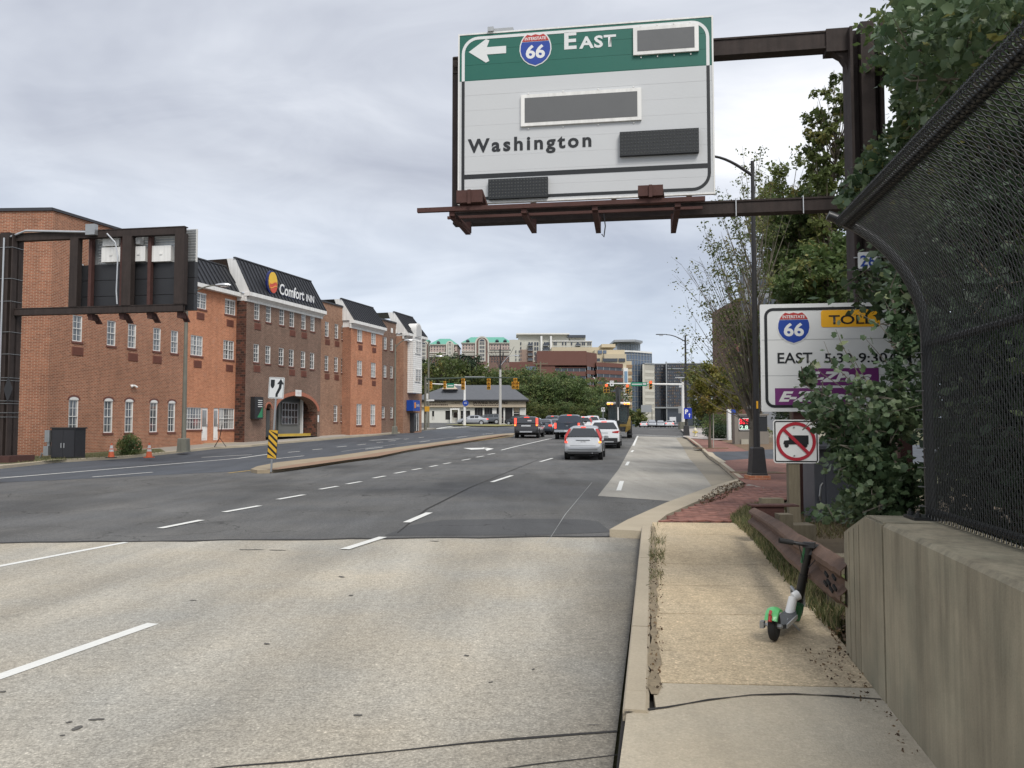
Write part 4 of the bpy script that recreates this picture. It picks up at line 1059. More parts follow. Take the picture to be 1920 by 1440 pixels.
bw = .06; rr_ = .34; i0 = .045
m = MB(); m.box(i0, i0+bw, -.006, 0, zg_, SHT-rr_-i0); m.box(SW-i0-bw, SW-i0, -.006, 0, zg_, SHT-rr_-i0); m.box(i0+rr_, SW-i0-rr_, -.006, 0, SHT-i0-bw, SHT-i0)
arcband(i0+rr_, SHT-i0-rr_, rr_-bw, bw, 90, 180, m, -.006, 0); arcband(SW-i0-rr_, SHT-i0-rr_, rr_-bw, bw, 0, 90, m, -.006, 0); m.build('white_border', M_signw2, sign)
m = MB(); m.box(i0, i0+bw, -.006, 0, 0.0, zg_-.003); m.box(SW-i0-bw, SW-i0, -.006, 0, i0+rr_, zg_-.003); m.box(i0+bw, SW-i0-rr_, -.006, 0, i0, i0+bw); m.box(i0+bw, SW-i0-bw, -.0065, 0, zk-.045, zk+.045)
arcband(SW-i0-rr_, i0+rr_, rr_-bw, bw, -90, 0, m, -.006, 0); m.build('black_border', M_signk, sign)
shx, shz = S(1004, 93); shield(sign, shx, shz, S(1034, 93)[0]-S(974, 93)[0], S(1004, 63)[1]-S(1004, 124)[1], -.002)
m = MB(); tipx, tipz = S(879, 98); tx, _ = S(949, 97); hx, _ = S(913, 97); dz_ = S(910, 75)[1]-S(910, 119)[1]
m.plate([(tipx, tipz), (hx-.02, tipz-dz_/2), (hx+.05, tipz-dz_/2+.03), (hx+.0, tipz-.075), (tx, tipz-.075), (tx, tipz+.075), (hx+.0, tipz+.075), (hx+.05, tipz+dz_/2-.03), (hx-.02, tipz+dz_/2)], -.008, 0)
m.build('arrow', M_signw2, sign)
ex, ez = S(1058, 92); ex2, ez2 = S(1081, 59); text('E', M_signw2, sign, ex, ez, ez2-ez, y=-.006, w=ex2-ex, align='l', bold=.03, name='lettering')
ex, ez = S(1086, 91); ex2, ez2 = S(1155, 62); text('AST', M_signw2, sign, ex, ez, ez2-ez-.02, y=-.006, w=ex2-ex, align='l', bold=.03, name='lettering', space=1.1)
ex, ez = S(877, 288); ex2 = S(1109, 280)[0]; text('Washington', M_signk, sign, ex, ez+.02, .275, y=-.006, w=ex2-ex, align='l', bold=.032, space=1.3, name='lettering')
def board(nm, a, b, frame=True, led=False):
    xa, za = S(*a); xb, zb = S(*b); m = MB()
    if frame:
        m.box(xa, xb, -.05, -.003, zb, za, 0); m.box(xa+.08, xb-.08, -.056, -.05, zb+.07, za-.07, 1)
        for i in range(4):
            for zz in (za+.04, zb-.04): m.cbox((xa+.15+(xb-xa-.3)*i/3, -.01, zz), .02, .02, .025, 0)
    o = m.build(nm, [M_trim, M_led], sign) if frame else None
    if led:
        m.box(xa, xb, -.10, -.003, zb, za, 0); o = m.build(nm, [M_signk, M_led], sign)
        lm = MB(); nx_ = int((xb-xa)/.06); nz_ = int((za-zb)/.06)
        for i in range(nx_):
            for j in range(nz_):
                cx_, cz_ = xa+.04+(xb-xa-.08)*i/(nx_-1), zb+.04+(za-zb-.08)*j/(nz_-1)
                lm.add([(cx_-.017, -.101, cz_-.012), (cx_+.017, -.101, cz_-.012), (cx_+.017, -.101, cz_+.014), (cx_-.017, -.101, cz_+.014), (cx_, -.118, cz_+.018)], [(0, 1, 4), (1, 2, 4), (2, 3, 4), (3, 0, 4)])
        lm.build('diodes', pm('diode_grey', (.10, .105, .105), .5), o, kind='stuff')
    return o
board('rate_panel', (1187, 54), (1310, 97)); board('toll_panel', (977, 180), (1203, 226))
board('message_board', (1162, 251), (1310, 288), False, True); board('small_message_board', (917, 339), (1028, 371), False, True)
(xa, za), (xb, zb) = S(915, 51), S(962, 58); m = MB(); m.box(xa, xb, .0, .12, SHT+.03, SHT+.10); m.box(xa, xa+.12, -.05, 0, SHT+.03, SHT+.12); m.build('camera_box', M_galv, sign)
# route plate strapped to the gantry post
f25 = lambda px, py: gp_(px, py, -.35)
(xa, za), (xb, zb) = f25(1608, 473), f25(1645, 503)
pl25 = thing('number_plate', 'small white plate with blue number 26 strapped to the gantry post', 'sign', (GPOST.x+math.sin(GH)*-.35+math.cos(GH)*xa, GPOST.y+math.cos(GH)*-.35-math.sin(GH)*xa, zb), -GH)
m = MB(); m.plate(rrect(0, xb-xa, 0, za-zb, .03), -.005, 0); m.build('plate', M_signw2, pl25); text('26', M_signb, pl25, (xb-xa)*.52, (za-zb)*.14, (za-zb)*.68, y=-.008, w=(xb-xa)*.8, bold=.02)

# ================================================================= the toll hours sign
TH = R(8); TP = AT(1428, 772, 14.1); tf = planer(TP, TH)
ts = thing('toll_sign', 'white sign with Interstate 66 shield, yellow TOLL panel and hours, half behind leaves', 'road sign', (TP.x, TP.y, 0), -TH)
TW = 2.98; tz1 = tf(1425, 571)[1]; tz0 = tf(1430, 772)[1]
m = MB(); m.plate(rrect(0, TW, tz0, tz1, .02, 2), 0, .04); m.build('panel', M_signw2, ts)
border('black_border', rrect(.07, TW-.07, tz0+.07, tz1-.07, .15), .05, -.006, 0, M_signk, ts)
for k in (1, 2): m = MB(); m.box(.02, TW-.02, -.003, 0, tz0+(tz1-tz0)*k/3-.003, tz0+(tz1-tz0)*k/3+.003); m.build('seam', M_galv, ts)
a, b = tf(1488, 614); shield(ts, a, b, tf(1520, 614)[0]-tf(1457, 614)[0], tf(1488, 585)[1]-tf(1488, 645)[1], -.001)
(xa, za), (xb, zb) = tf(1539, 582), tf(1650, 612); m = MB(); m.plate(rrect(xa, xb, zb, za, .04), -.006, 0); m.build('toll_panel', M_signy, ts)
a, b = tf(1554, 609); a2_, b2_ = tf(1637, 589); text('TOLL', M_signk, ts, a, b+.01, b2_-b-.01, y=-.010, w=a2_-a, align='l', bold=.015)
a, b = tf(1458, 681); a2_, b2_ = tf(1523, 660); text('EAST', M_signk, ts, a, b, b2_-b, y=-.006, w=a2_-a, align='l', bold=.015)
a, b = tf(1546, 680); a2_, b2_ = tf(1705, 660); text('5:30-9:30AM', M_signk, ts, a, b, b2_-b, y=-.006, w=(a2_-a)*1.02, align='l', bold=.015)
for (pa, pb) in (((1504, 691), (1648, 722)), ((1453, 728), (1598, 759))):
    (xa, za), (xb, zb) = tf(*pa), tf(*pb); m = MB(); m.box(xa, xb, -.006, 0, zb, za); o = m.build('purple_panel', M_purp, ts)
    text('E-ZPass', M_white, o, xa+.06, zb+.07, (za-zb)*.58, y=-.010, w=(xb-xa)*.86, align='l', bold=.045, slant=.35)
for px, w in ((1500, .10), (1700, .10)):
    a = tf(px, 780)[0]; m = MB(); m.box(a-w, a+w, .05, .2, 0, tz1-.05); m.build('post', M_rust2, ts)
# ================================================================= no trucks sign
NP = G(1488, 986, .14); nf = planer((NP.x, NP.y), R(5))
nts = thing('no_trucks_sign', 'square white sign with black lorry struck out in red, on a wooden post', 'road sign', (NP.x, NP.y, 0), -R(5))
(xa, za), (xb, zb) = nf(1446, 787), nf(1532, 868)
m = MB(); m.plate(rrect(xa, xb, zb, za, .05), -.115, -.105); m.build('panel', M_signw2, nts)
border('black_border', rrect(xa+.018, xb-.018, zb+.018, za-.018, .035), .018, -.119, -.115, M_signk, nts)
cx_, cz_ = (xa+xb)/2, (za+zb)/2; s_ = (xb-xa)
tr = MB(); sx = lambda u: xa+s_*u; sz = lambda v: zb+(za-zb)*v
tr.plate([(sx(.42), sz(.43)), (sx(.775), sz(.43)), (sx(.775), sz(.64)), (sx(.42), sz(.64))], -.1195, -.115)
tr.plate([(sx(.23), sz(.43)), (sx(.42), sz(.43)), (sx(.42), sz(.52)), (sx(.36), sz(.60)), (sx(.33), sz(.60)), (sx(.35), sz(.53)), (sx(.24), sz(.52)), (sx(.22), sz(.45))], -.1195, -.115)
for u in (.29, .64, .70): tr.plate([(sx(u)+.05*s_*math.cos(k*math.pi/6), sz(.405)+.05*s_*math.sin(k*math.pi/6)) for k in range(12)], -.1197, -.115)
tr.build('lorry_symbol', M_signk, nts)
rg = MB(); arcband(cx_, cz_, s_*.365, s_*.07, 0, 360, rg, -.125, -.120, 40)
u = Vector((math.cos(R(-45)), math.sin(R(-45)))); v = Vector((-u.y, u.x))*s_*.036; L_ = s_*.385
rg.plate([tuple(Vector((cx_, cz_))+u*L_-v)[::1], tuple(Vector((cx_, cz_))+u*L_+v), tuple(Vector((cx_, cz_))-u*L_+v), tuple(Vector((cx_, cz_))-u*L_-v)], -.126, -.1205); rg.build('red_ring', pm('sign_red', (.36, .02, .035), .45), nts)
m = MB(); m.box(-.085, .085, -.10, .05, .0, za-.02); m.build('post', M_wood, nts)
m = MB()
for z_ in (zb+.12, za-.12): m.lathe((0, -.13, z_), [(.012, 0), (.012, .012)], 8, axis='y')
m.build('bolt', M_galv, nts)
# ================================================================= keep right sign on the median nose
KP = G(509, 880, .14); kf = planer((KP.x, KP.y), R(12))
ks = thing('keep_right_sign', 'keep right arrow sign above a yellow and black striped marker on the island nose', 'road sign', (KP.x, KP.y, KP.z), -R(12)); ks.rotation_euler = (0, R(3.2), -R(12))
W_, H_ = .60, .76; zb = 2.52
m = MB(); m.plate(rrect(-W_/2, W_/2, zb, zb+H_, .04), -.04, -.03); m.build('panel', M_signw2, ks)
border('black_border', rrect(-W_/2+.02, W_/2-.02, zb+.02, zb+H_-.02, .03), .012, -.043, -.04, M_signk, ks)
m = MB(); c_ = lambda u, v: (-W_/2+u*W_, zb+v*H_)
m.plate([c_(.12, .88), c_(.12, .62), c_(.17, .52), c_(.25, .47), c_(.33, .52), c_(.38, .62), c_(.38, .88)][::1], -.045, -.04)
m.plate([c_(.48, .08), c_(.62, .08), c_(.63, .20), c_(.60, .20), c_(.47, .20)][:3]+[c_(.48, .22)], -.045, -.04)
m.plate([c_(.48, .22), c_(.63, .20), c_(.83, .50), c_(.84, .68), c_(.68, .68), c_(.66, .54)], -.045, -.04)
m.plate([c_(.54, .68), c_(.98, .68), c_(.77, .93)], -.045, -.04); m.build('arrow_symbol', M_signk, ks)
m = MB(); mw, mz0, mz1 = .18, .38, 1.40; m.plate(rrect(-mw, mw, mz0, mz1, .02, 3), -.04, -.03); o = m.build('striped_marker', M_signk, ks)
sp = MB()
for k in range(-2, 7):
    z0_ = mz0+.02+k*.23
    pts = [(-mw+.01, z0_+.36), (-mw+.01, z0_+.23), (mw-.01, z0_-.05), (mw-.01, z0_+.08)]
    pts = [(x, min(mz1-.01, max(mz0+.01, z))) for x, z in pts]
    if max(p[1] for p in pts)-min(p[1] for p in pts) > .03: sp.plate(pts, -.044, -.04)
sp.build('yellow_stripe', pm('marker_yellow', (.62, .36, .03), .5), o)
m = MB(); m.box(-.03, .03, -.03, .0, -.1, zb+H_-.05); m.build('post', M_galv, ks)
# ================================================================= left gantry, seen from behind
LG = G(12, 868, .1); lh = R(9.5); lf = planer((LG.x, LG.y), lh)
lgan = thing('sign_gantry', 'rust brown steel gantry on the far left pavement, seen from behind with open frame', 'gantry', (LG.x, LG.y, 0), -lh)
def lb(nm, pa, pb, y0, y1, mat, par=lgan, off=0.):
    (xa, za), (xb, zb) = lf(*pa, off), lf(*pb, off); m = MB(); m.box(min(xa, xb), max(xa, xb), y0, y1, min(za, zb), max(za, zb)); return m.build(nm, mat, par)
xa, _ = lf(-2, 700); xb, _ = lf(27, 700); zt_ = lf(12, 441)[1]
m = MB(); m.box(xa, xa+.06, -.3, .3, 0, zt_); m.box(xb-.06, xb, -.3, .3, 0, zt_); m.box(xa, xb, -.05, .05, 0, zt_); m.box(xa+.1, xb-.22, -.28, -.05, 0, zt_+.05); m.build('post', M_rust, lgan)
m = MB(); m.box(xa-.6, xb+.5, -.7, .7, -.1, .42); m.build('footing', M_rust2, lgan)
(ax, az), (bx_, bz) = lf(28, 443), lf(340, 433); az = bz
ztop = lf(345, 425)[1]; zbt = lf(345, 584)[1]; xr = lf(348, 500)[0]
m = MB(); beam(m, xb, xr, ztop, ztop-.33); m.build('top_beam', M_rust, lgan)
m = MB(); beam(m, xb, xr, zbt+.30, zbt); m.build('bottom_beam', M_rust, lgan)
for pa, pb in ((135, 150), (233, 250), (331, 349)):
    xx0, xx1 = lf(pa, 500)[0], lf(pb, 500)[0]; m = MB(); m.box(xx0, xx1, -.16, .12, zbt+.3, ztop-.33); m.build('upright', M_rust, lgan)
for px in (167, 226, 278):
    xx = lf(px, 500)[0]; m = MB(); m.box(xx-.07, xx+.07, .05, .25, zbt-.1, ztop-.1); m.build('red_upright', M_rust2, lgan)
for px in (169, 228, 280, 336):
    xx = lf(px, 590)[0]; m = MB(); m.add([(xx-.12, .2, zbt), (xx+.12, .2, zbt), (xx+.12, .55, zbt-.36), (xx-.12, .55, zbt-.36), (xx-.12, .3, zbt), (xx+.12, .3, zbt), (xx+.12, .65, zbt-.36), (xx-.12, .65, zbt-.36)],
        [(0, 1, 2, 3), (7, 6, 5, 4), (0, 3, 7, 4), (1, 5, 6, 2), (2, 6, 7, 3)]); m.box(xx-.1, xx+.1, .0, .35, zbt-.25, zbt); m.build('bracket', M_rust2, lgan)
for py in (467, 525, 567, 624, 665, 709, 714, 752, 757, 774, 782):
    z_ = lf(12, py)[1]; m = MB(); m.box(xa-.02, xb+.02, -.32, -.301, z_-.007, z_+.007); m.box(xb+.001, xb+.02, -.32, .3, z_-.007, z_+.007); m.build('steel_strap', M_galv, lgan)
z_ = lf(12, 500)[1]; m = MB(); m.tube([(xa+.35, -.34, z_-7), (xa+.35, -.34, zt_-.2)], .035, 6); m.build('conduit', M_alu, lgan)
m = MB(); m.tube([(xb-.3, -.2, zt_-.15), (xb+.5, -.2, zt_+.1), (lf(185, 436)[0], -.22, ztop-.12)], .045, 6); m.build('conduit', M_alu, lgan)
lb('junction_box', (171, 424), (188, 443), -.35, -.15, M_galv)
xx = lf(226, 470)[0]; m = MB(); m.tube([(xx-.5, -.2, ztop-.2), (xx-.1, -.2, ztop-.6), (xx+.03, -.2, ztop-1.2), (xx, -.2, zbt+.9), (xx+.05, -.2, zbt+.35)], .03, 7); m.build('conduit', M_alu, lgan)
dm_ = MB(); xx = lf(30, 731)[0]; zz = lf(30, 731)[1]; dm_.plate([(xx-.1, zz-.55), (xx+.12, zz), (xx-.1, zz+.55), (xx-.3, zz)], -.33, -.31); dm_.build('dark_plate', M_black, lgan)
# back of the sign it carries
lsg = thing('overhead_sign', 'dark back of the overhead sign for oncoming traffic, with grey control boxes', 'road sign', (LG.x, LG.y, 0), -lh)
x0_, x1_ = lf(148, 500, .3)[0], lf(365, 500, .3)[0]; zm = lf(300, 492, .3)[1]; z0_ = lf(300, 583, .3)[1]; z1_ = lf(363, 428, .3)[1]
for k in range(3): m = MB(); m.box(x0_, x1_, .3, .55, z0_+(zm-z0_)*k/3+.01, z0_+(zm-z0_)*(k+1)/3-.01); m.build('black_panel', M_black, lsg)
m = MB(); m.box(x0_+.35, x1_, .42, .5, zm, z1_); lp = m.build('upper_panel', M_trim, lsg)
m = MB(); n = 12
for k in range(n): z_ = zm+(z1_-zm)*k/n; m.box(x0_+.4, x1_-.03, .38, .42, z_+.03, z_+.09)
m.build('rib', M_galv, lp, kind='stuff')
for px in (180, 242, 288): xx = lf(px, 460, .3)[0]; m = MB(); m.box(xx-.05, xx+.05, .32, .38, zm, z1_-.1); m.build('stiffener', M_galv, lsg)
for a, b in (((193, 465), (228, 491)), ((250, 463), (274, 490)), ((286, 462), (322, 490)), ((195, 443), (225, 461)), ((250, 442), (264, 458))):
    (xa_, za_), (xb_, zb_) = lf(*a, .2), lf(*b, .2); m = MB(); m.box(xa_, xb_, .12, .4, zb_, za_); m.cbox(((xa_+xb_)/2, .11, (za_+zb_)/2), .12, .03, .10); m.build('control_box', M_trim, lsg)

# ================================================================= street lamps
def lamp_post(label, base, h, arm_h, arm, px_dir, mat, r0=.11, r1=.07, skirt=None, head='cobra', rise=0., group='street lamps along the road'):
    t = thing('street_lamp', label, 'street lamp', tuple(base), 0, group)
    m = MB(); m.tube([(0, 0, 0), (0, 0, h)], [r0, r1], 10); m.build('pole', mat, t, smooth=True)
    s = 1 if px_dir > 0 else -1
    pts = [(s*arm*k/8, 0, arm_h+rise*math.sin(math.pi/2*k/8)) for k in range(9)]
    m = MB(); m.tube(pts, [.05-.015*k/8 for k in range(9)], 7); m.build('arm', mat, t, smooth=True)
    e_ = Vector(pts[-1]); m = MB()
    if head == 'cobra':
        m.loft([[(e_.x+s*x, y, e_.z+z) for y, z in ((-w, 0), (-w*.7, .09*q), (0, .12*q), (w*.7, .09*q), (w, 0), (w*.6, -.05*q), (0, -.07*q), (-w*.6, -.05*q))] for x, w, q in ((-.05, .05, .5), (.12, .10, .9), (.40, .17, 1.1), (.62, .15, 1), (.78, .05, .4))])
    else:
        m.loft([[(e_.x+s*x, y, e_.z+z) for y, z in ((-w, -.0), (-w, .04), (w, .04), (w, -.0))] for x, w in ((-.05, .04), (.1, .10), (.3, .16), (.75, .16), (.85, .08))])
    hd = m.build('lamp_head', M_alu if mat != M_darkpole else mat, t, smooth=True)
    m = MB(); m.cbox((e_.x+s*.42, 0, e_.z-.075), .32, .2, .03); m.build('lens', M_lampgl, hd)
    if skirt:
        w0, w1, hh = skirt; m = MB(); m.loft([[(x*w, y*w, z) for x, y in ((-1, -1), (1, -1), (1, 1), (-1, 1))] for w, z in ((w0, 0), (w0, .04), (w0*.94, .06), (w1, hh-.04), (w1*.8, hh))]); m.build('base', mat, t)
    return t
b = G(344, 847.5, .14); s_ = b.y/F_PX
lamp_post('grey street lamp before the hotel, left of the black mansard, beside the orange cone', b, (847-548)*s_, (847-552)*s_, (430-350)*s_-.7, 1, M_polegrey, .13, .09, (.28, .24, .75), rise=(552-533)*s_)
b = G(740, 814, .14); s_ = b.y/F_PX
lamp_post('slim street lamp standing before the recessed dark brick of the hotel', b, (814-645)*s_, (814-652)*s_, (772-744)*s_-.5, 1, M_polegrey, .11, .07, (.25, .2, .7), rise=(652-638)*s_)
b = G(803, 802, .14); s_ = b.y/F_PX
lamp_post('grey street lamp with curved arm at the far corner of the hotel', b, (802-640)*s_, (802-690)*s_, (822-803)*s_-.3, 1, M_polegrey, .14, .09, rise=(690-668)*s_)
b = G(1420, 897, .16); s_ = b.y/F_PX
rl = lamp_post('tall dark street lamp with square base on the brick pavement, arm behind the big sign', b, (897-302)*s_, (897-330)*s_, (1408-1325)*s_, -1, M_darkpole, .105, .055, (.235, .165, .82), 'flat', rise=(335-297)*s_)
m = MB(); m.box(-.30, .30, -.28, .28, -.12, .0); m.build('brick_plinth', BR_B, rl); rl.location.z += .10
m = MB(); m.cbox((0, -.09, 2.05), .05, .03, .22); m.build('yellow_sticker', M_signy, rl)
b = G(1287, 817, .14); s_ = b.y/F_PX
rl2 = lamp_post('dark street lamp by the blue parking sign at the far right corner', b, (817-628)*s_, (817-640)*s_, (1286-1250)*s_, -1, M_darkpole, .12, .07, (.24, .18, .85), 'flat', rise=(637-624)*s_)
(pcx, pcz) = (1289-1287)*s_, (817-776)*s_
m = MB(); m.plate(rrect(-.32+pcx, .32+pcx, pcz-.42, pcz+.48, .05), -.22, -.2)
pk = thing('parking_sign', 'blue square parking sign with a white P and arrow on the far dark lamp post', 'sign', tuple(b)); m.build('panel', pm('parking_blue', (.008, .03, .32), .45), pk)
text('P', M_white, pk, pcx-.10, pcz-.0, .36, y=-.225, bold=.04); m = MB(); m.plate([(pcx+.10, pcz-.28), (pcx+.16, pcz-.28), (pcx+.16, pcz-.06), (pcx+.24, pcz-.10), (pcx+.13, pcz+.06), (pcx+.02, pcz-.10), (pcx+.10, pcz-.06)], -.224, -.22); m.build('arrow', M_white, pk)

# ================================================================= utility poles
def pole(nm, label, px, py, pt, r, mat, cat='utility pole', extra=None):
    b = G(px, py, .1); s_ = b.y/F_PX; t = thing(nm, label, cat, tuple(b)); h = (py-pt)*s_
    m = MB(); m.tube([(0, 0, -.3), (0, 0, h)], [r, r*.75], 8); m.build('pole', mat, t, smooth=True)
    if extra: extra(t, s_, h)
    return t
def wires(t, s_, h):
    m = MB(); rr3 = random.Random(5)
    for k in range(9):
        a = rr3.uniform(-2.4, 2.4); m.tube([(0, 0, h*.99), (a*.2, .1, h+.9), (a*.7, 0, h+1.6+rr3.random()), (a, 0, h+2.6+rr3.random())], .035, 4)
    m.tube([(0, 0, h), (0, 0, h+3.6)], [.12, .08], 6)
    m.box(-1.6, 1.6, -.06, .06, h+2.9, h+3.05); m.build('cable_tangle', M_black, t)
    m = MB(); m.tube([(0, 0, h+.6), (1.2, 0, h+2.0), (2.2, 0, h+2.2)], .05, 5); m.cbox((2.5, 0, h+2.15), .7, .3, .16); m.build('lamp_arm', M_alu, t)
pole('utility_pole', 'tall pale pole with a tangle of cables above it, by the garage forecourt', 938, 796.5, 693, .24, pm('pale_pole', (.45, .44, .42), .7), extra=wires)
def cross(t, s_, h):
    m = MB(); m.box(-1.5, 1.5, -.06, .06, h-.5, h-.35); m.box(-1.2, 1.2, -.06, .06, h-1.7, h-1.58)
    for x in (-1.4, -.7, .7, 1.4): m.box(x-.05, x+.05, -.05, .05, h-.35, h-.1)
    m.build('crossarm', M_wood, t)
pole('utility_pole', 'wooden utility pole with crossarms rising through the trees right of the garage', 1013.5, 796, 678, .22, M_wood, extra=cross)
pole('utility_pole', 'short pale pole among the bushes right of the garage', 1023, 795.5, 740, .14, pm('pale_pole', (.45, .44, .42), .7))
def armL(t, s_, h):
    m = MB(); m.tube([(0, 0, h*.62), (2, 0, h*.76), (3.9, 0, h*.79)], .06, 5); m.cbox((4.3, 0, h*.79), .8, .3, .16); m.build('lamp_arm', M_alu, t)
pole('utility_pole', 'thin pole with a long lamp arm in front of the brick office', 1066, 796, 715, .13, M_polegrey, extra=armL)
pole('utility_pole', 'slender grey pole in the distance beside the digger cab', 1178, 797, 716, .09, M_polegrey)
pole('utility_pole', 'slender far pole left of the small round street trees', 1190, 797, 758, .12, M_polegrey)
# ================================================================= traffic signals
M_sigy = pm('signal_yellow', (.62, .33, .03), .5, var=.1)
M_sigd = pm('signal_dark', (.02, .022, .02), .5)
M_red = pm('red_lamp', (.8, .03, .02), .3, emis=(1, .06, .03), estr=2.2)
M_off = pm('unlit_lens', (.05, .03, .02), .2)
def signal_head(par, x, y, z, yaw=0., lit=None, dog=False, face=1):
    """three-section head hanging at z (top); face=1 shows its lenses to the camera, -1 its back"""
    hd = bpy.data.objects.new('signal_head', None); COL.objects.link(hd); hd.parent = par; hd.location = (x, y, z); hd.rotation_euler = (0, 0, yaw)
    secs = [(0, -.18)]+([(-.18, -.53), (.18, -.53), (-.18, -.88), (.18, -.88)] if dog else [(0, -.53), (0, -.88)])
    m = MB(); l0 = MB(); v = MB()
    for i, (sx_, sz_) in enumerate(secs):
        m.box(sx_-.17, sx_+.17, -.12, .12, sz_-.168, sz_+.168)
        if face > 0:
            l0.lathe((sx_, -.135, sz_), [(.13, 0), (.13, .01)], 12, 1 if (lit is not None and i == lit) else 0, axis='y')
        for k in range(7):
            a0, a1 = math.pi*(k/7), math.pi*((k+1)/7); f_ = -1 if face > 0 else -1
            v.add([(sx_+.15*math.cos(a0), -.12, sz_+.15*math.sin(a0)), (sx_+.15*math.cos(a1), -.12, sz_+.15*math.sin(a1)), (sx_+.15*math.cos(a1), -.36, sz_+.13*math.sin(a1)), (sx_+.15*math.cos(a0), -.36, sz_+.13*math.sin(a0))], [(0, 1, 2, 3)])
    m.build('housing', M_sigy, hd); v.build('visor', M_sigd if lit is not None else M_sigy, hd)
    if l0.v: l0.build('lens', [M_off, M_red], hd)
    return hd
# right mast
Y = 95.; s_ = Y/F_PX; b = AT(1281, 804, Y); b.z = zg(b.x, b.y)+.1
rm = thing('traffic_signal', 'silver mast arm with red lights across the far side of the junction on the right', 'traffic light', tuple(b), 0, 'traffic signal masts')
X = lambda px: (px-1281)*s_; Z = lambda py: (AT(1281, py, Y).z-b.z)
m = MB(); m.tube([(0, 0, 0), (0, 0, Z(716))], [.22, .15], 10); m.build('mast', M_trim, rm, smooth=True)
m = MB(); m.box(-.5, .5, -.4, .4, 0, .9); m.build('cabinet', M_polegrey, rm)
m = MB(); m.tube([(0, 0, Z(721)), (X(1210), 0, Z(720)), (X(1138), 0, Z(719))], [.14, .11, .07], 8); m.build('mast_arm', M_trim, rm, smooth=True)
signal_head(rm, X(1220), -.25, Z(714), lit=0); signal_head(rm, X(1176), -.25, Z(721), lit=0); signal_head(rm, X(1137), -.25, Z(720), lit=0, dog=True)
m = MB(); m.box(X(1183), X(1214), -.2, -.17, Z(724), Z(717)); o = m.build('street_name_sign', pm('street_sign_green', (.01, .20, .11), .4), rm)
m = MB(); m.box(X(1185), X(1204), -.205, -.2, Z(721.6), Z(719.6)); m.box(X(1205.5), X(1212), -.205, -.2, Z(721.6), Z(718.6)); m.build('lettering', M_signw, o)
m = MB(); m.box(X(1144), X(1151), -.2, -.17, Z(724), Z(714)); o = m.build('lane_sign', M_signw2, rm)
text('ONLY', M_signk, o, X(1147.5), Z(717.2), .14, y=-.205, w=.36); m = MB(); m.plate([(X(1145.5), Z(721)), (X(1147.5), Z(722.8)), (X(1149.5), Z(721)), (X(1147.5), Z(719.5))], -.206, -.201); m.build('arrow', M_signk, o)
m = MB(); m.cbox((X(1276), 0, Z(724)), .3, .3, .35); m.tube([(-.2, 0, Z(709)), (-.2, 0, Z(717))], .04, 6); m.box(-.9, .2, -.1, .1, Z(709), Z(709)+.12); m.build('camera', M_alu, rm)
m = MB(); m.box(X(1271), X(1277), -.4, -.37, Z(775), Z(762)); m.build('grey_notice', M_galv, rm)
# left mast, heads seen from behind
b = G(797.5, 806, .14); Y = b.y; s_ = Y/F_PX
lm_ = thing('traffic_signal', 'long dark span with four yellow signal heads starting beside the white bay of the hotel', 'traffic light', tuple(b), 0, 'traffic signal masts')
X = lambda px: (px-797.5)*s_; Z = lambda py: (AT(797, py, Y).z-b.z)
m = MB(); m.tube([(0, 0, 0), (0, 0, Z(706))], [.17, .13], 10); m.build('mast', M_polegrey, lm_, smooth=True)
m = MB(); m.tube([(0, 0, Z(711)), (X(870), 0, Z(708.5)), (X(972), 0, Z(708))], [.12, .09, .06], 8); m.build('mast_arm', pm('dark_green_paint', (.05, .07, .05), .5), lm_, smooth=True)
k_ = s_/.0676
for i, (px, py, dg) in enumerate(((868, 710, False), (916, 710, False), (966, 709, True))):
    h_ = signal_head(lm_, X(px), 0, Z(py), lit=None, dog=dg, face=-1); h_.scale = (1.15, 1.15, 1.15)
m = MB(); m.box(X(871), X(909), .1, .14, Z(709.5), Z(705.5)); m.build('name_plate_back', M_galv, lm_)
m = MB(); m.cbox((X(801), -.2, Z(767)), .5, .35, .55); m.build('pedestrian_signal', M_sigy, lm_)
m = MB(); m.box(X(799), X(814), -.1, -.06, Z(752), Z(749)); m.box(X(799), X(803), -.1, -.06, Z(748), Z(738)); m.build('small_plate', M_signw2, lm_)
b = G(871, 797.5, .1); Y = b.y; s_ = Y/F_PX
lm2 = thing('traffic_signal', 'white mast in front of the garage, its arm with signal heads pointing left', 'traffic light', tuple(b), 0, 'traffic signal masts')
X = lambda px: (px-871)*s_; Z = lambda py: (AT(871, py, Y).z-b.z)
m = MB(); m.tube([(0, 0, 0), (0, 0, Z(715))], [.2, .14], 10); m.build('mast', M_trim, lm2, smooth=True)
m = MB(); m.tube([(0, 0, Z(723)), (X(800), 0, Z(719))], [.13, .07], 8); m.build('mast_arm', M_trim, lm2, smooth=True)
signal_head(lm2, X(808), -.2, Z(716), lit=None, face=-1); signal_head(lm2, X(834), -.2, Z(715), lit=None, face=-1)
m = MB(); m.box(X(838), X(851), -.2, -.16, Z(727), Z(719)); o = m.build('street_name_sign', MC['street_sign_green'], lm2)
m = MB(); m.box(X(839.5), X(849.5), -.205, -.2, Z(724.2), Z(722)); m.build('lettering', M_signw, o)
m = MB(); m.plate([(X(873)+.42*math.cos(k*math.pi/5), Z(756)+.42*math.sin(k*math.pi/5)) for k in range(10)], -.3, -.26); o = m.build('route_sign', M_signb, lm2); text('66', M_white, o, X(873), Z(757), .26, y=-.305)
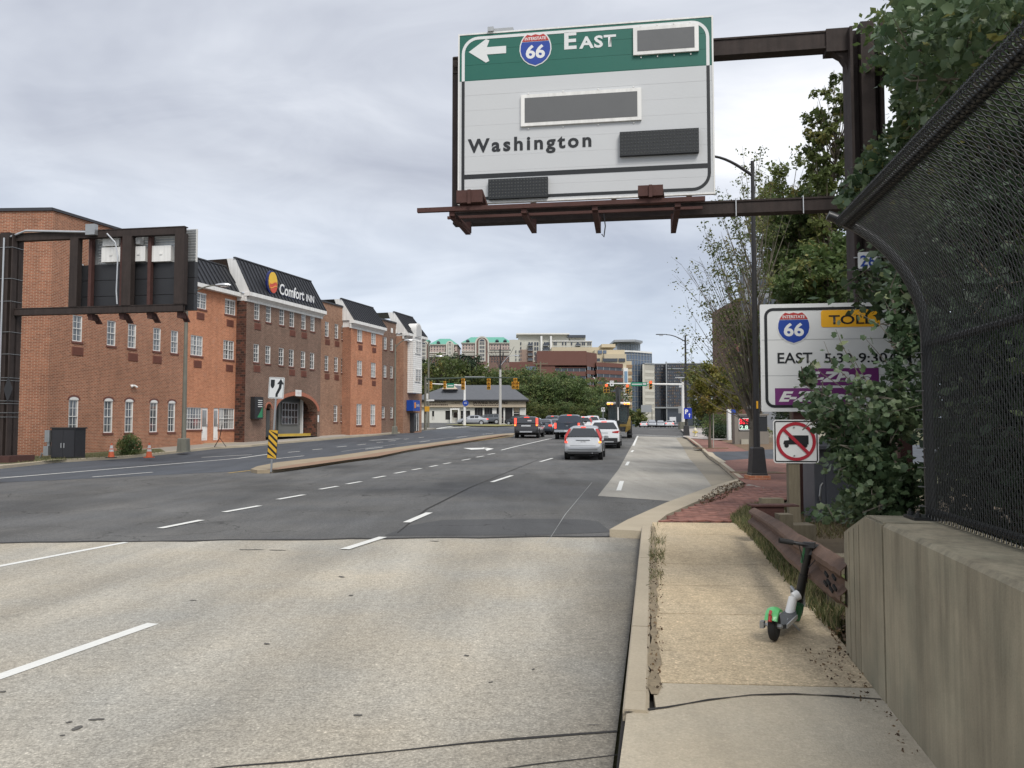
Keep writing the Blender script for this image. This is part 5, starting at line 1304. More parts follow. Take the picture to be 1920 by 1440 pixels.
# ------------------------------------------------------------------ vehicles; local X across, Y forwards from the rear bumper
def paint(name, col, metal=.3, rough=.35): return pm(name, col, rough, metal, var=.04, scale=2, coat=.8)
C_silver = paint('silver_car_paint', (.36, .375, .39), .45); C_white = paint('white_car_paint', (.58, .59, .60), 0); C_black = paint('black_car_paint', (.018, .018, .02), .2)
C_navy = paint('dark_blue_grey_paint', (.035, .045, .062), .3); C_grey = paint('grey_car_paint', (.12, .13, .14), .5); C_bluegrey = paint('light_blue_grey_paint', (.25, .30, .33), .5)
C_red = paint('red_car_paint', (.30, .02, .02), .2); C_beige = paint('beige_car_paint', (.42, .38, .30), .4)
M_cglass = pm('car_glass', (.018, .022, .026), .06, 0, var=.05, spec=1.); M_trimk = pm('black_plastic', (.02, .02, .022), .6, var=.1)
M_lens = pm('tail_lens', (.42, .025, .02), .25, var=.05, coat=.6); M_lensw = pm('clear_lens', (.5, .5, .48), .2, var=.1, coat=.5); M_amber = pm('amber_lens', (.85, .30, .04), .3, emis=(1, .32, .05), estr=1.2)
M_brake = pm('brake_light', (.85, .06, .03), .3, emis=(1, .08, .05), estr=.9)
M_under = pm('underbody', (.01, .01, .01), .9); M_plate = pm('number_plate', (.55, .57, .58), .5); M_chrome = pm('chrome', (.6, .6, .6), .18, 1.)
def wheel(par, x, y, r, w=.22, side=1):
    m = MB(); m.lathe((x, y, r), [(r*.72, -w/2), (r*.96, -w/2), (r, -w/2+.03), (r, w/2-.03), (r*.96, w/2), (r*.72, w/2)], 20, axis='x')
    t = m.build('wheel', M_rubber, par, smooth=True)
    m = MB(); xo = x+side*(w/2-.015)
    m.lathe((xo, y, r), [(r*.70, -.02), (r*.72, .005), (r*.66, .012), (r*.62, -.004), (.02, -.004)], 16, axis='x')
    for k in range(5):
        a = k*2*math.pi/5; c, s = math.cos(a), math.sin(a)
        m.cbox((xo+side*.004, y+c*r*.38, r+s*r*.38), .015, r*.55, .05, rot=Matrix.Rotation(a, 3, 'X'))
    m.build('rim', M_alu, t)
def car_body(st, W):
    """st: list of (y, zbot, zbelt, ztop, wbot, wbelt, wtop) as shares of half width W"""
    rings = []
    for (y, zb, zt_, zr, wb, wt, wr) in st:
        zm = zb+(zt_-zb)*.45; wmid = max(wb, wt)*1.0
        half = [(W*wb*.93, zb), (W*wb, zb+.05), (W*wmid, zm), (W*max(wt, .0)*1.0, zt_-.06), (W*wt*.975, zt_), (W*(wr+(wt-wr)*.10), zr-(zr-zt_)*.12 if zr > zt_+.05 else zr-.0), (W*wr*.86, zr+.0), (W*wr*.45, zr+(.02 if zr > zt_+.05 else .01))]
        ring = [(x, y, z) for x, z in half]+[(-x, y, z) for x, z in reversed(half)]
        rings.append(ring)
    return rings
def panel_quad(mb, pts, shr=.06, off=.008, m=0, d=None):
    P = [Vector(p) for p in pts]; c = sum(P, Vector())/len(P); n = (P[1]-P[0]).cross(P[2]-P[0]).normalized(); off = abs(off)
    if n.dot(Vector((c.x*3 if abs(c.x) > .3 else 0, 0, 0)) if d is None else Vector(d)) < 0: P.reverse(); n = -n
    Q = [p+(c-p).normalized()*shr+n*off for p in P]; B = [q-n*(off+.01) for q in Q]; k = len(P)
    mb.add(Q+B, [tuple(range(k)), tuple(range(2*k-1, k-1, -1))]+[(i, i+k, (i+1) % k+k, (i+1) % k) for i in range(k)], m)
def build_car(name, label, cat, st, W, wheels, mat, rglass, wglass, sides, group=None, lens=None, plate=.95, details=None, flare=True):
    t = thing(name, label, cat, (0, 0, 0), 0, group)
    rg_ = car_body(st, W); m = MB(); m.loft(rg_, 0, True); m.build('body', mat, t, smooth=True)
    r_, wx = wheels[2], wheels[3]
    u = MB(); y0, y1 = st[0][0]+.15, st[-1][0]-.15; u.box(-W*.78, W*.78, y0+.1, y1, st[2][1]-.14, st[2][1]+.06); u.build('underbody', M_under, t)
    for yy in wheels[:2]:
        for s in (-1, 1):
            if flare:
                a = MB()
                for k in range(10):
                    a0, a1 = math.pi*(k/10), math.pi*(k+1)/10; ro, ri = r_*1.22, r_*1.0
                    a.add([(s*(W*1.0-.06), yy+ri*math.cos(a0), r_+ri*math.sin(a0)), (s*(W*1.0-.06), yy+ri*math.cos(a1), r_+ri*math.sin(a1)), (s*(W+.012), yy+ri*math.cos(a1), r_+ri*math.sin(a1)), (s*(W+.012), yy+ri*math.cos(a0), r_+ri*math.sin(a0)),
                           (s*(W+.012), yy+ro*math.cos(a0), r_+ro*math.sin(a0)), (s*(W+.012), yy+ro*math.cos(a1), r_+ro*math.sin(a1))], [(0, 1, 2, 3), (3, 2, 5, 4)])
                a.lathe((s*(W+.004), yy, r_), [(r_*1.1, -.02), (r_*1.1, .003)], 16, axis='x')
                a.build('wheel_arch', M_trimk, t)
            wheel(t, s*(W-.10), yy, r_, .24, s)
    g = MB()
    def P(i, j): return Vector(rg_[i][j])
    n = len(rg_[0])
    a, b = rglass                              # rear window between stations a (low) and b (roof)
    panel_quad(g, [P(a, n-1-5)+Vector((.02, 0, .02)), P(a, 5)+Vector((-.02, 0, .02)), P(b, 6)+Vector((-.03, 0, -.02)), P(b, n-1-6)+Vector((.03, 0, -.02))], .04, .035, d=(0, -1, .3))
    g.build('rear_window', M_cglass, t)
    g = MB(); a, b = wglass
    panel_quad(g, [P(a, 5)+Vector((-.03, 0, .02)), P(a, n-1-5)+Vector((.03, 0, .02)), P(b, n-1-5)+Vector((.05, 0, -.03)), P(b, 5)+Vector((-.05, 0, -.03))], .05, .014, d=(0, 1, .3))
    g.build('windscreen', M_cglass, t)
    for a, b in sides:
        for s in (0, 1):
            g = MB(); j4, j5 = (4, 5) if s == 0 else (n-1-4, n-1-5)
            q = [P(a, j4)+Vector((0, 0, .03)), P(b, j4)+Vector((0, 0, .03)), P(b, j5), P(a, j5)]
            panel_quad(g, q, .05, .01 if s == 0 else -.01); g.build('side_window', M_cglass, t)
    if details: details(t)
    return t
def rbox(t, nm, mat, x0, x1, y0, y1, z0, z1, mirror=True):
    for s in ((-1, 1) if mirror else (1,)):
        m = MB(); a, b = (s*x0, s*x1) if s > 0 else (-x1, -x0); m.box(a, b, y0, y1, z0, z1); m.build(nm, mat, t)
def mirrors(t, y, z, W, mat):
    for s in (-1, 1):
        m = MB(); m.loft([[(s*(W+.02+dx), y+yy, z+zz) for yy, zz in ((-q, -q*.7), (q*.6, -q*.7), (q*.6, q*.7), (-q, q*.7))] for dx, q in ((-.06, .05), (.04, .10), (.16, .10), (.20, .05))]); m.build('mirror', mat, t)
# ---- compact crossover (silver): high tail lamps beside the rear window
ST_CRV = [(0, .42, .62, .63, .78, .80, .76), (.04, .38, .68, .69, .95, .96, .93), (.12, .36, 1.02, 1.03, .985, .975, .90), (.20, .36, 1.06, 1.10, 1., .98, .90), (.46, .35, 1.08, 1.56, 1., .975, .72), (.66, .35, 1.08, 1.63, 1., .97, .70), (1.3, .34, 1.06, 1.66, 1., .97, .70),
          (2.2, .34, 1.04, 1.66, 1., .97, .70), (2.9, .34, 1.02, 1.60, 1., .97, .68), (3.6, .35, 1.01, 1.06, 1., .96, .86), (4.1, .36, .98, .99, .98, .92, .80), (4.4, .38, .82, .83, .92, .86, .70), (4.5, .42, .66, .67, .78, .75, .6)]
def det_crv(t):
    for s in (-1, 1):                          # tall lamps running up the pillars
        m = MB(); z = [(.92, .80, .88, .10), (1.08, .80, .90, .10), (1.25, .72, .85, .22), (1.45, .63, .74, .35), (1.52, .60, .70, .41)]
        rings = []
        for zz, xi, xo, y in z: rings.append([(s*xi, y-.03, zz), (s*xo, y-.02, zz), (s*(xo+.02), y+.12, zz), (s*xi, y+.12, zz)])
        m.loft(rings); m.build('tail_light', M_lens, t)
        m = MB(); m.box(min(s*.76, s*.88), max(s*.76, s*.88), .035, .08, .84, .92); m.build('indicator', M_amber if s > 0 else M_brake, t)
    rbox(t, 'high_brake_light', M_brake, -.12, .12, .43, .55, 1.57, 1.61, False)
    rbox(t, 'trim_strip', M_chrome, -.34, .34, .07, .10, .965, .99, False)
    m = MB(); m.box(-.16, .16, .085, .10, .80, .93); pl_ = m.build('number_plate', M_plate, t); m = MB(); m.box(-.12, -.02, .08, .085, .84, .89); m.box(.01, .12, .08, .085, .84, .89); m.build('plate_marks', M_trimk, pl_)
    m = MB(); m.box(-.70, .70, -.012, .02, .52, .53); m.box(-.62, .62, .03, .10, .69, .705); m.build('bumper_seam', M_trimk, t)
    m = MB(); m.box(-.74, .74, .02, .35, .30, .43); m.build('bumper_lower', M_trimk, t)
    m = MB(); m.tube([(.45, -.01, .34), (.45, .2, .34)], .03, 8); m.build('exhaust', M_chrome, t)
    mirrors(t, 3.0, 1.08, .91, C_silver)
    m = MB(); m.tube([(0, .55, 1.63), (0, .42, 1.86)], .008, 4); m.build('aerial', M_trimk, t)
crv = build_car('crossover', 'silver crossover with tall red tail lamps, last in the queue and nearest to the camera', 'car', ST_CRV, .91, (.75, 3.42, .34, 0), C_silver, (3, 4), (9, 8), [(4, 6), (6, 7), (7, 8)], 'vehicles waiting at the lights', details=det_crv)
def put(t, px, py, h, off=0., sc=None):
    p = G(px, py, off); t.location = p; t.rotation_euler = (0, 0, -h)
    if sc: t.scale = (sc,)*3
    return t
ROADH = R(9.5)
put(crv, 1093, 863, ROADH-R(.5))
# ---- larger SUV (white), low band of lamps
ST_SUV = [(0, .45, .66, .67, .82, .84, .78), (.05, .42, .80, .81, .96, .97, .92), (.12, .40, 1.10, 1.11, .985, .98, .92), (.2, .40, 1.14, 1.17, 1., .98, .92), (.46, .38, 1.16, 1.62, 1., .975, .78), (.60, .38, 1.16, 1.70, 1., .97, .76), (1.5, .37, 1.12, 1.74, 1., .97, .74),
          (2.5, .37, 1.08, 1.72, 1., .97, .73), (3.2, .37, 1.06, 1.62, 1., .97, .70), (3.9, .38, 1.05, 1.10, 1., .96, .88), (4.5, .40, 1.0, 1.01, .98, .92, .82), (4.9, .42, .86, .87, .92, .88, .7), (5., .46, .7, .71, .8, .76, .6)]
def det_suv(t, paintm=C_white, led=True):
    for s in (-1, 1):
        m = MB(); m.loft([[(s*x, y, z0), (s*x, y, z1), (s*x, y+.1, z1), (s*x, y+.1, z0)] for x, y, z0, z1 in ((.52, .07, .98, 1.04), (.70, .06, .97, 1.07), (.88, .07, .95, 1.10), (.955, .16, .95, 1.10), (.965, .42, 1.02, 1.09))]); m.build('tail_light', M_lens if s > 0 else M_lens, t)
    rbox(t, 'high_brake_light', M_brake, -.16, .16, .44, .56, 1.63, 1.67, False)
    m = MB(); m.box(-.26, .26, .065, .09, .88, 1.02); o = m.build('number_plate', M_plate, t)
    m = MB(); m.box(-.84, .84, -.015, .3, .34, .66); m.build('bumper_lower', M_trimk, t)
    m = MB(); m.box(-.6, .6, -.02, .0, .40, .46); m.build('skid_plate', M_alu, t)
    mirrors(t, 3.3, 1.14, .95, M_trimk)
    m = MB()
    for s in (-1, 1): m.tube([(s*.66, 1.0, 1.74), (s*.66, 1.2, 1.80), (s*.66, 2.6, 1.79), (s*.66, 2.8, 1.72)], .02, 5)
    m.build('roof_rail', M_trimk, t)
suv = build_car('sport_utility_vehicle', 'white SUV with dark lower bumper, just ahead and right of the silver crossover', 'car', ST_SUV, .96, (.95, 3.85, .37, 0), C_white, (3, 4), (9, 8), [(5, 6), (6, 7), (7, 8)], 'vehicles waiting at the lights', details=det_suv)
put(suv, 1132, 841.5, ROADH)
def recolor(t, old, new):
    for c in t.children:
        for sl_ in c.material_slots:
            if sl_.material == old: sl_.link = 'OBJECT'; sl_.material = new
blk = build_car('sport_utility_vehicle', 'black SUV with upright red tail lamps, in the left turn lane beside the island', 'car', ST_SUV, .96, (.95, 3.85, .37, 0), C_black, (3, 4), (9, 8), [(5, 6), (6, 7), (7, 8)], 'vehicles waiting at the lights',
    details=lambda t: (rbox(t, 'tail_light', M_brake, .80, .94, .03, .3, 1.0, 1.62), rbox(t, 'indicator', M_amber, .82, .93, .02, .1, 1.0, 1.1), rbox(t, 'high_brake_light', M_brake, -.2, .2, .4, .5, 1.66, 1.70, False),
                       rbox(t, 'number_plate', M_plate, -.38, .38, .06, .09, .95, 1.06, False), rbox(t, 'skid_plate', M_alu, -.5, .5, -.03, .02, .48, .58, False), rbox(t, 'window_sticker', M_plate, .1, .42, .26, .34, 1.36, 1.46, False), mirrors(t, 3.3, 1.14, .95, C_black)))
put(blk, 986, 822, ROADH)
# ---- pickup
def build_pickup(label):
    t = thing('pickup_truck', label, 'pickup truck', (0, 0, 0), 0, 'vehicles waiting at the lights'); W = 1.0
    st = [(.15, .60, 1.30, 1.32, .93, .97, .93), (.2, .58, 1.32, 1.33, .98, .99, .96), (1.9, .56, 1.33, 1.34, 1., .99, .96), (2.0, .55, 1.30, 1.85, 1., .97, .80), (2.25, .55, 1.28, 1.93, 1., .97, .76), (3.3, .55, 1.28, 1.94, 1., .97, .76), (4.0, .55, 1.27, 1.86, 1., .97, .74), (4.6, .55, 1.26, 1.32, 1., .96, .90), (5.6, .56, 1.2, 1.22, .98, .94, .85), (5.85, .6, 1.0, 1.01, .93, .9, .8)]
    rg_ = car_body(st, W); m = MB(); m.loft(rg_, 0, True); m.build('body', C_navy, t, smooth=True); n = len(rg_[0])
    m = MB(); m.box(-.80, .80, .25, 1.92, 1.335, 1.35); m.build('load_bed', M_under, t)
    m = MB(); m.box(-.80, .80, .11, .16, .78, 1.33); tg = m.build('tailgate', C_navy, t)
    m = MB(); m.box(-.16, .16, .10, .115, 1.02, 1.10); m.build('emblem', M_signk, tg); m = MB(); m.box(-.10, .10, .09, .10, 1.04, 1.08); m.build('emblem_bar', M_chrome, tg)
    m = MB(); m.box(-.22, .22, .085, .11, 1.19, 1.24); m.build('handle', M_trimk, tg)
    rbox(t, 'tail_light', M_brake, .83, .98, .09, .24, .86, 1.28); rbox(t, 'high_brake_light', M_brake, -.18, .18, 2.0, 2.15, 1.88, 1.93, False)
    m = MB(); m.box(-.97, .97, -.02, .16, .58, .76); m.build('bumper', M_chrome, t); m = MB(); m.box(-.2, .2, -.035, -.02, .60, .74); m.build('number_plate', M_plate, t)
    g = MB(); P = lambda i, j: Vector(rg_[i][j]); panel_quad(g, [(-.72, 1.98, 1.36), (.72, 1.98, 1.36), (.66, 2.05, 1.84), (-.66, 2.05, 1.84)], .02, .02, d=(0, -1, 0)); g.build('rear_window', M_cglass, t)
    g = MB(); panel_quad(g, [P(7, 5)+Vector((-.03, 0, .02)), P(7, n-6)+Vector((.03, 0, .02)), P(6, n-6), P(6, 5)], .05, .012, d=(0, 1, .3)); g.build('windscreen', M_cglass, t)
    for a, b in ((4, 5), (5, 6)):
        for j4, j5, o in ((4, 5, .01), (n-5, n-6, -.01)):
            g = MB(); panel_quad(g, [P(a, j4)+Vector((0, 0, .03)), P(b, j4)+Vector((0, 0, .03)), P(b, j5), P(a, j5)], .05, o); g.build('side_window', M_cglass, t)
    for yy in (1.2, 4.9):
        for s in (-1, 1): wheel(t, s*.87, yy, .42, .28, s)
    m = MB(); m.box(-.5, .5, .4, 5.3, .40, .62); m.tube([(-.85, 1.2, .42), (.85, 1.2, .42)], .07, 8); m.build('chassis', M_under, t)
    mirrors(t, 3.95, 1.38, 1.04, M_trimk)
    return t
put(build_pickup('dark blue grey pickup truck in the middle lane, right of the black SUV'), 1063, 824.5, ROADH)
# ---- sedan
ST_SED = [(0, .38, .60, .61, .80, .82, .78), (.05, .34, .72, .73, .95, .95, .9), (.15, .32, .98, .99, .98, .95, .88), (.6, .30, 1.0, 1.03, 1., .96, .84), (.75, .30, 1.0, 1.10, 1., .96, .80), (1.35, .30, .98, 1.40, 1., .96, .66), (2.0, .30, .96, 1.45, 1., .96, .64), (2.7, .30, .95, 1.40, 1., .96, .64), (3.55, .30, .93, .98, 1., .95, .86), (4.3, .32, .84, .85, .96, .9, .8), (4.65, .36, .66, .67, .85, .8, .6)]
def det_sed(t):
    rbox(t, 'tail_light', M_brake, .58, .86, -.01, .2, .80, .93); rbox(t, 'number_plate', M_plate, -.2, .2, .02, .1, .74, .86, False); mirrors(t, 3.2, 1.02, .9, C_grey)
    for s in (-1, 1): m = MB(); m.cbox((s*.66, 4.45, .70), .3, .25, .13); m.build('headlight', M_lensw, t)
sed = build_car('sedan', 'dark sedan with lit tail lamps directly right of the black SUV', 'car', ST_SED, .90, (.95, 3.6, .32, 0), C_grey, (4, 5), (8, 7), [(5, 6), (6, 7)], 'vehicles waiting at the lights', details=det_sed)
recolor(sed, C_grey, C_navy)
put(sed, 1017, 815.5, ROADH)
more = [(crv, C_white, 'white hatchback tucked between the pickup and the white SUV', 1093, 812, 1.), (suv, C_white, 'farther white SUV seen between the pickup and the nearer white SUV', 1110, 806.5, 1.0), (suv, C_grey, 'grey silver SUV roof showing above the cars left of the pickup', 1035, 806, 1.02),
        (sed, C_bluegrey, 'pale green grey sedan between the dark sedan and the pickup', 1040, 814.5, 1.), (sed, C_silver, 'small silver car roof seen right of the farther white SUV', 1125, 805.5, 1.), (sed, C_bluegrey, 'light blue grey car roof right behind the black SUV', 1002, 805, 1.)]
for src, colr, lab, px, py, sc in more:
    c = dup(src, (0, 0, 0), label=lab); put(c, px, py, ROADH, sc=sc)
    for ch in c.children:
        for s2 in ch.material_slots:
            if s2.material in (C_white, C_grey, C_silver, C_navy) and ch.name.startswith(('body', 'mirror')): s2.link = 'OBJECT'; s2.material = colr
# parked at the garage, side on
for src, colr, lab, px, py, rz in ((sed, C_silver, 'silver sedan parked side on before the garage', 915, 796.5, R(88)), (suv, C_grey, 'dark grey SUV parked behind the silver sedan at the garage', 942, 794.5, R(84)), (suv, C_black, 'dark SUV parked at the right end of the garage', 992, 797.5, R(50))):
    c = dup(src, (0, 0, 0), label=lab); put(c, px, py, 0); c.rotation_euler = (0, 0, rz); c['group'] = 'cars parked at the garage'
    for ch in c.children:
        for s2 in ch.material_slots:
            if s2.material in (C_white, C_grey, C_silver, C_navy) and ch.name.startswith(('body', 'mirror')): s2.link = 'OBJECT'; s2.material = colr
# far traffic coming and going beyond the junction
far = [(1207, 800.5, C_white, 'white car leftmost in the far traffic', sed, 0), (1214, 799.5, C_grey, 'dark car beside the leftmost white car in the far traffic', sed, 1), (1222.5, 801.5, C_silver, 'silver car with dark bumper facing the camera in the far traffic', suv, 1), (1230, 798, C_black, 'low dark car in the middle of the far traffic', sed, 1),
       (1238.5, 800.5, C_silver, 'silver SUV facing the camera in the far traffic, left of the nearest white car', suv, 1), (1247.5, 800, C_grey, 'dark car partly behind the nearest white car in the far traffic', sed, 1), (1255.5, 802.5, C_white, 'white car nearest the camera in the far traffic, left of the signal mast', sed, 0), (1252, 798, C_white, 'white SUV behind the nearest white car in the far traffic', suv, 1),
       (1214, 797.3, C_beige, 'pale car under the small street trees in the far traffic', suv, 1), (1243, 796.8, C_silver, 'distant silver car behind the silver SUV in the far traffic', sed, 1), (1268, 797.5, C_grey, 'distant grey car just left of the signal mast', sed, 0), (1234, 796.6, C_white, 'most distant white car in the middle of the far traffic', suv, 1)]
for px, py, colr, lab, src, face in far:
    Yf = 168+(803-py)*15; p = AT(px, py, Yf); c = dup(src, (p.x, p.y, zg(p.x, p.y)+.02), -R(10)+(math.pi if face else 0), label=lab, scale=1.05); c['group'] = 'cars in the far traffic'
    if face: c.location.x += .8; c.location.y += 4.6
    for ch in c.children:
        for s2 in ch.material_slots:
            if s2.material in (C_white, C_grey, C_silver, C_navy) and ch.name.startswith(('body', 'mirror')): s2.link = 'OBJECT'; s2.material = colr
# white box lorry far off
p = AT(1262, 798, 300); lt_ = thing('box_lorry', 'white box lorry in the far traffic left of the signal mast', 'lorry', (p.x, p.y, zg(p.x, p.y)), -R(10))
m = MB(); m.box(-1.2, 1.2, 2.2, 7, .9, 3.9); m.build('box', C_white, lt_); m = MB(); m.loft([[(-1.1, y, .6), (1.1, y, .6), (1.1, y, z), (-1.1, y, z)] for y, z in ((0, 1.6), (.3, 2.7), (2.0, 2.8))]); m.build('cab', C_white, lt_)
m = MB(); m.add([(-.95, .0, 1.65), (.95, .0, 1.65), (.9, .26, 2.55), (-.9, .26, 2.55)], [(0, 1, 2, 3)]); m.build('windscreen', M_cglass, lt_)
for yy in (1.0, 5.6):
    for s in (-1, 1): wheel(lt_, s*1.0, yy, .48, .3, s)
# ---- backhoe loader
bh = thing('backhoe_loader', 'digger with an amber-lit cab roof, folded boom and yellow bucket, waiting at the lights', 'digger', (0, 0, 0), 0, 'vehicles waiting at the lights')
put(bh, 1159, 822.5, ROADH)
M_cat = pm('digger_yellow', (.20, .135, .03), .55, var=.3, scale=4); M_frame = pm('digger_dark_frame', (.025, .028, .028), .6, var=.2)
for s in (-1, 1): m = MB(); m.lathe((s*.86, 2.0, .72), [(.4, -.2), (.68, -.2), (.72, -.12), (.72, .12), (.68, .2), (.4, .2)], 20, axis='x'); o = m.build('wheel', M_rubber, bh, smooth=True); m = MB(); m.lathe((s*.86, 2.0, .72), [(.40, -.1), (.4, .18), (.1, .12)], 12, axis='x'); m.build('rim', M_cat, o)
for s in (-1, 1): wheel(bh, s*.8, 4.6, .5, .3, s)
m = MB(); m.box(-.7, .7, 1.2, 5.2, .55, 1.15); m.box(-.45, .45, 3.4, 5.3, 1.15, 1.75); m.build('chassis', M_cat, bh)
cabm = MB()
for x in (-.78, .78):
    for y in (1.3, 3.1): cabm.box(x-.05, x+.05, y-.05, y+.05, 1.1, 2.75)
cabm.box(-.84, .84, 1.22, 3.2, 1.1, 1.25); cabm.box(-.05, .05, 1.25, 1.32, 1.25, 2.75); cabm.build('cab_frame', M_frame, bh)
m = MB(); m.box(-.73, -.06, 1.28, 1.31, 1.27, 2.72); m.box(.06, .73, 1.28, 1.31, 1.27, 2.72); m.box(-.8, -.78, 1.36, 3.05, 1.27, 2.72); m.box(.78, .8, 1.36, 3.05, 1.27, 2.72); m.box(-.73, .73, 3.09, 3.12, 1.27, 2.72)
gm_ = NG('digger_glass'); gm_.b.inputs['Base Color'].default_value = (.05, .07, .07, 1); gm_.b.inputs['Roughness'].default_value = .05; gm_.b.inputs['Alpha'].default_value = .55
m.build('cab_glass', gm_.mat, bh)
m = MB(); m.loft([[(-.95, y, 2.75), (.95, y, 2.75), (.92, y, z), (-.92, y, z)] for y, z in ((1.05, 2.86), (1.3, 2.93), (3.3, 2.93))]); rf = m.build('cab_roof', M_trim, bh)
for x in (-.78, -.5, .5, .78): m = MB(); m.cbox((x, 1.0, 2.78), .22 if abs(x) > .6 else .1, .12, .14); m.build('work_light', M_amber, rf)
m = MB(); m.cbox((0, 2.4, 1.55), .5, .5, .7); m.cbox((0, 2.65, 2.0), .45, .12, .6); m.build('seat', M_trimk, bh)
m = MB(); m.box(-.95, .95, .95, 1.2, .55, .95); m.build('rear_frame', M_frame, bh)
bm_ = MB(); bm_.tube([(0, .9, 1.0), (0, .55, 2.2), (0, .8, 3.5)], [.16, .14, .12], 4); bm_.tube([(0.12, .35, 2.4), (0.12, .7, 3.95)], [.08, .13], 4); bm_.tube([(-.12, .5, 2.0), (-.12, .75, 4.05)], [.06, .14], 4); bm_.box(-.16, .16, .6, .95, 3.35, 4.1)
bm_.build('boom', M_frame, bh); m = MB(); m.box(-.05, .05, .38, .44, 1.45, 2.5); m.build('hydraulic_ram', M_white, bh)
m = MB()
m.loft([[(.55, .2, .45), (.95, .2, .75), (.95, .9, .75), (.55, .9, .45)], [(.62, .1, 1.0), (.98, .1, 1.0), (.98, .75, 1.0), (.62, .75, 1.0)], [(.80, .15, 1.55), (.98, .15, 1.55), (.98, .6, 1.55), (.8, .6, 1.55)], [(.88, .25, 1.8), (.97, .25, 1.8), (.97, .45, 1.8), (.88, .45, 1.8)]]); m.build('bucket', M_cat, bh)
m = MB()
for s in (-1, 1): m.tube([(s*.75, 1.0, .8), (s*.98, .8, 1.3)], .07, 4); m.cbox((s*.95, .8, .35), .35, .4, .08)
m.build('stabiliser', M_frame, bh)
# ------------------------------------------------------------------ the garage
GD = 142.
def B(Y, px0, name, label, cat='building', rz=0., z=None):
    """thing whose local x/z match the plane at depth Y seen from the pavement; returns mapping"""
    p = AT(px0, 795, Y); zz = zg(p.x, Y) if z is None else z
    t = thing(name, label, cat, (p.x, Y, zz), rz)
    def f(px, py, off=0.):
        q = AT(px, py, Y+off); return q.x-p.x, q.z-zz
    return t, f
M_shing = pm('grey_shingle', (.105, .11, .12), .9, var=.15, scale=1.2, fine=.12, fscale=6)
M_cream = pm('cream_board', (.44, .37, .28), .8, var=.08); M_wht = pm('white_wall', (.62, .61, .57), .8, var=.05); M_brownl = pm('brown_lettering', (.045, .022, .018), .7)
M_dk = pm('dark_opening', (.018, .016, .016), .5, var=.3)
ga, f = B(GD, 780, 'garage', 'low auto repair garage with white walls, cream lettered fascia and grey hipped roof', 'garage')
_, zf0 = f(800, 794); _, zf1 = f(800, 763); _, ze = f(800, 748.5); _, zr_ = f(850, 718.5)
xa, xb = f(780, 700)[0], f(986, 700)[0]
m = MB(); openings = []
def gx(px): return f(px, 780)[0]
def gz(py): return f(880, py)[1]
ops = [(gx(810), gx(814), gz(788), gz(770.5)), (gx(835), gx(844), gz(787), gz(770)), (gx(849), gx(858.5), gz(793.5), gz(771)), (gx(863.5), gx(881.5), gz(788), gz(770)), (gx(890), gx(905), gz(793.5), gz(764.5)), (gx(908), gx(923), gz(793.5), gz(764.5)), (gx(931), gx(944), gz(793.5), gz(764.5)), (gx(947), gx(961), gz(793.5), gz(764.5)), (gx(963), gx(974.5), gz(789), gz(764.5))]
wall_open(m, xa, xb, -.3, ze, 0, ops, dep=.35)
m.quad((xb, 0, -.3), (xb, 14, -.3), (xb, 14, ze), (xb, 0, ze)); m.quad((xa, 0, -.3), (xa, 0, ze), (xa, 14, ze), (xa, 14, -.3)); m.build('wall', M_wht, ga)
for i, o in enumerate(ops):
    m = MB(); m.box(o[0], o[1], .3, .34, o[2], o[3]); d = m.build('door' if i in (2, 7) else 'window', M_dk if i != 2 else M_wht, ga)
    if i == 2:
        m = MB(); m.box(o[0]+.15, o[1]-.15, .27, .3, o[2]+1.0, o[3]-.2); m.build('pane', M_dglass, d)
    elif i == 8:
        m = MB(); m.box(o[0]+.1, o[1]-.1, .26, .3, o[2]+1.6, o[3]); m.build('blind', M_cream, d)
        m = MB(); m.box(o[0], o[1], .26, .3, o[2]+1.3, o[2]+1.4); m.build('glazing_bar', M_wht, d)
    elif i in (3, 4, 5, 6):
        m = MB(); n = 2
        for k in range(1, n+1): x = o[0]+(o[1]-o[0])*k/(n+1); m.box(x-.04, x+.04, .26, .3, o[2], o[3])
        m.box(o[0], o[1], .26, .3, (o[2]+o[3])/2-.04, (o[2]+o[3])/2+.04); m.build('glazing_bar', pm('dull_frame', (.12, .12, .12), .6), d)
    elif i == 0: m = MB(); m.box(o[0]+.05, o[1]-.05, .26, .3, o[2], o[2]+(o[3]-o[2])*.42); m.build('lower_pane', M_wht, d)
m = MB(); x0_, x1_ = gx(845), gx(862); m.box(x0_, x1_, -1.0, -.003, gz(768.5), gz(766)); m.box(x0_, x0_+.25, -1.0, -.003, gz(794), gz(768.5)); m.box(x1_-.25, x1_, -1.0, -.003, gz(794), gz(768.5)); m.build('porch', M_trim, ga)
m = MB(); m.box(xa, xb, -.5, -.003, gz(763.5), ze-.05); fb = m.build('fascia', M_cream, ga)
text('JAPANESE AUTO CARE', M_brownl, fb, gx(887), gz(757.6), (757.6-751.2)*GD/F_PX, y=-.52, w=gx(952)-gx(887), align='l', bold=.025)
text('AN AUTO CARE', M_brownl, fb, gx(799), gz(755), (755-751.2)*GD/F_PX, y=-.52, w=gx(836)-gx(799), align='l', bold=.02)
for a, b, r0, r1 in ((801, 839, 760.3, 757.5), (847, 853, 756.8, 755), (855, 861, 756.8, 755), (889, 936, 761, 759)):
    m = MB(); x = gx(a); rq = random.Random(int(a))
    while x < gx(b): w = rq.uniform(.12, .3); m.box(x, x+w, -.52, -.505, gz(r0), gz(r1)-rq.uniform(0, .05)); x += w+.1
    m.build('small_lettering', M_brownl, fb)
m = MB(); yo = -.95; zr2 = zr_
xr0, xr1 = gx(836), f(955, 722)[0]; xe = f(992, 750)[0]
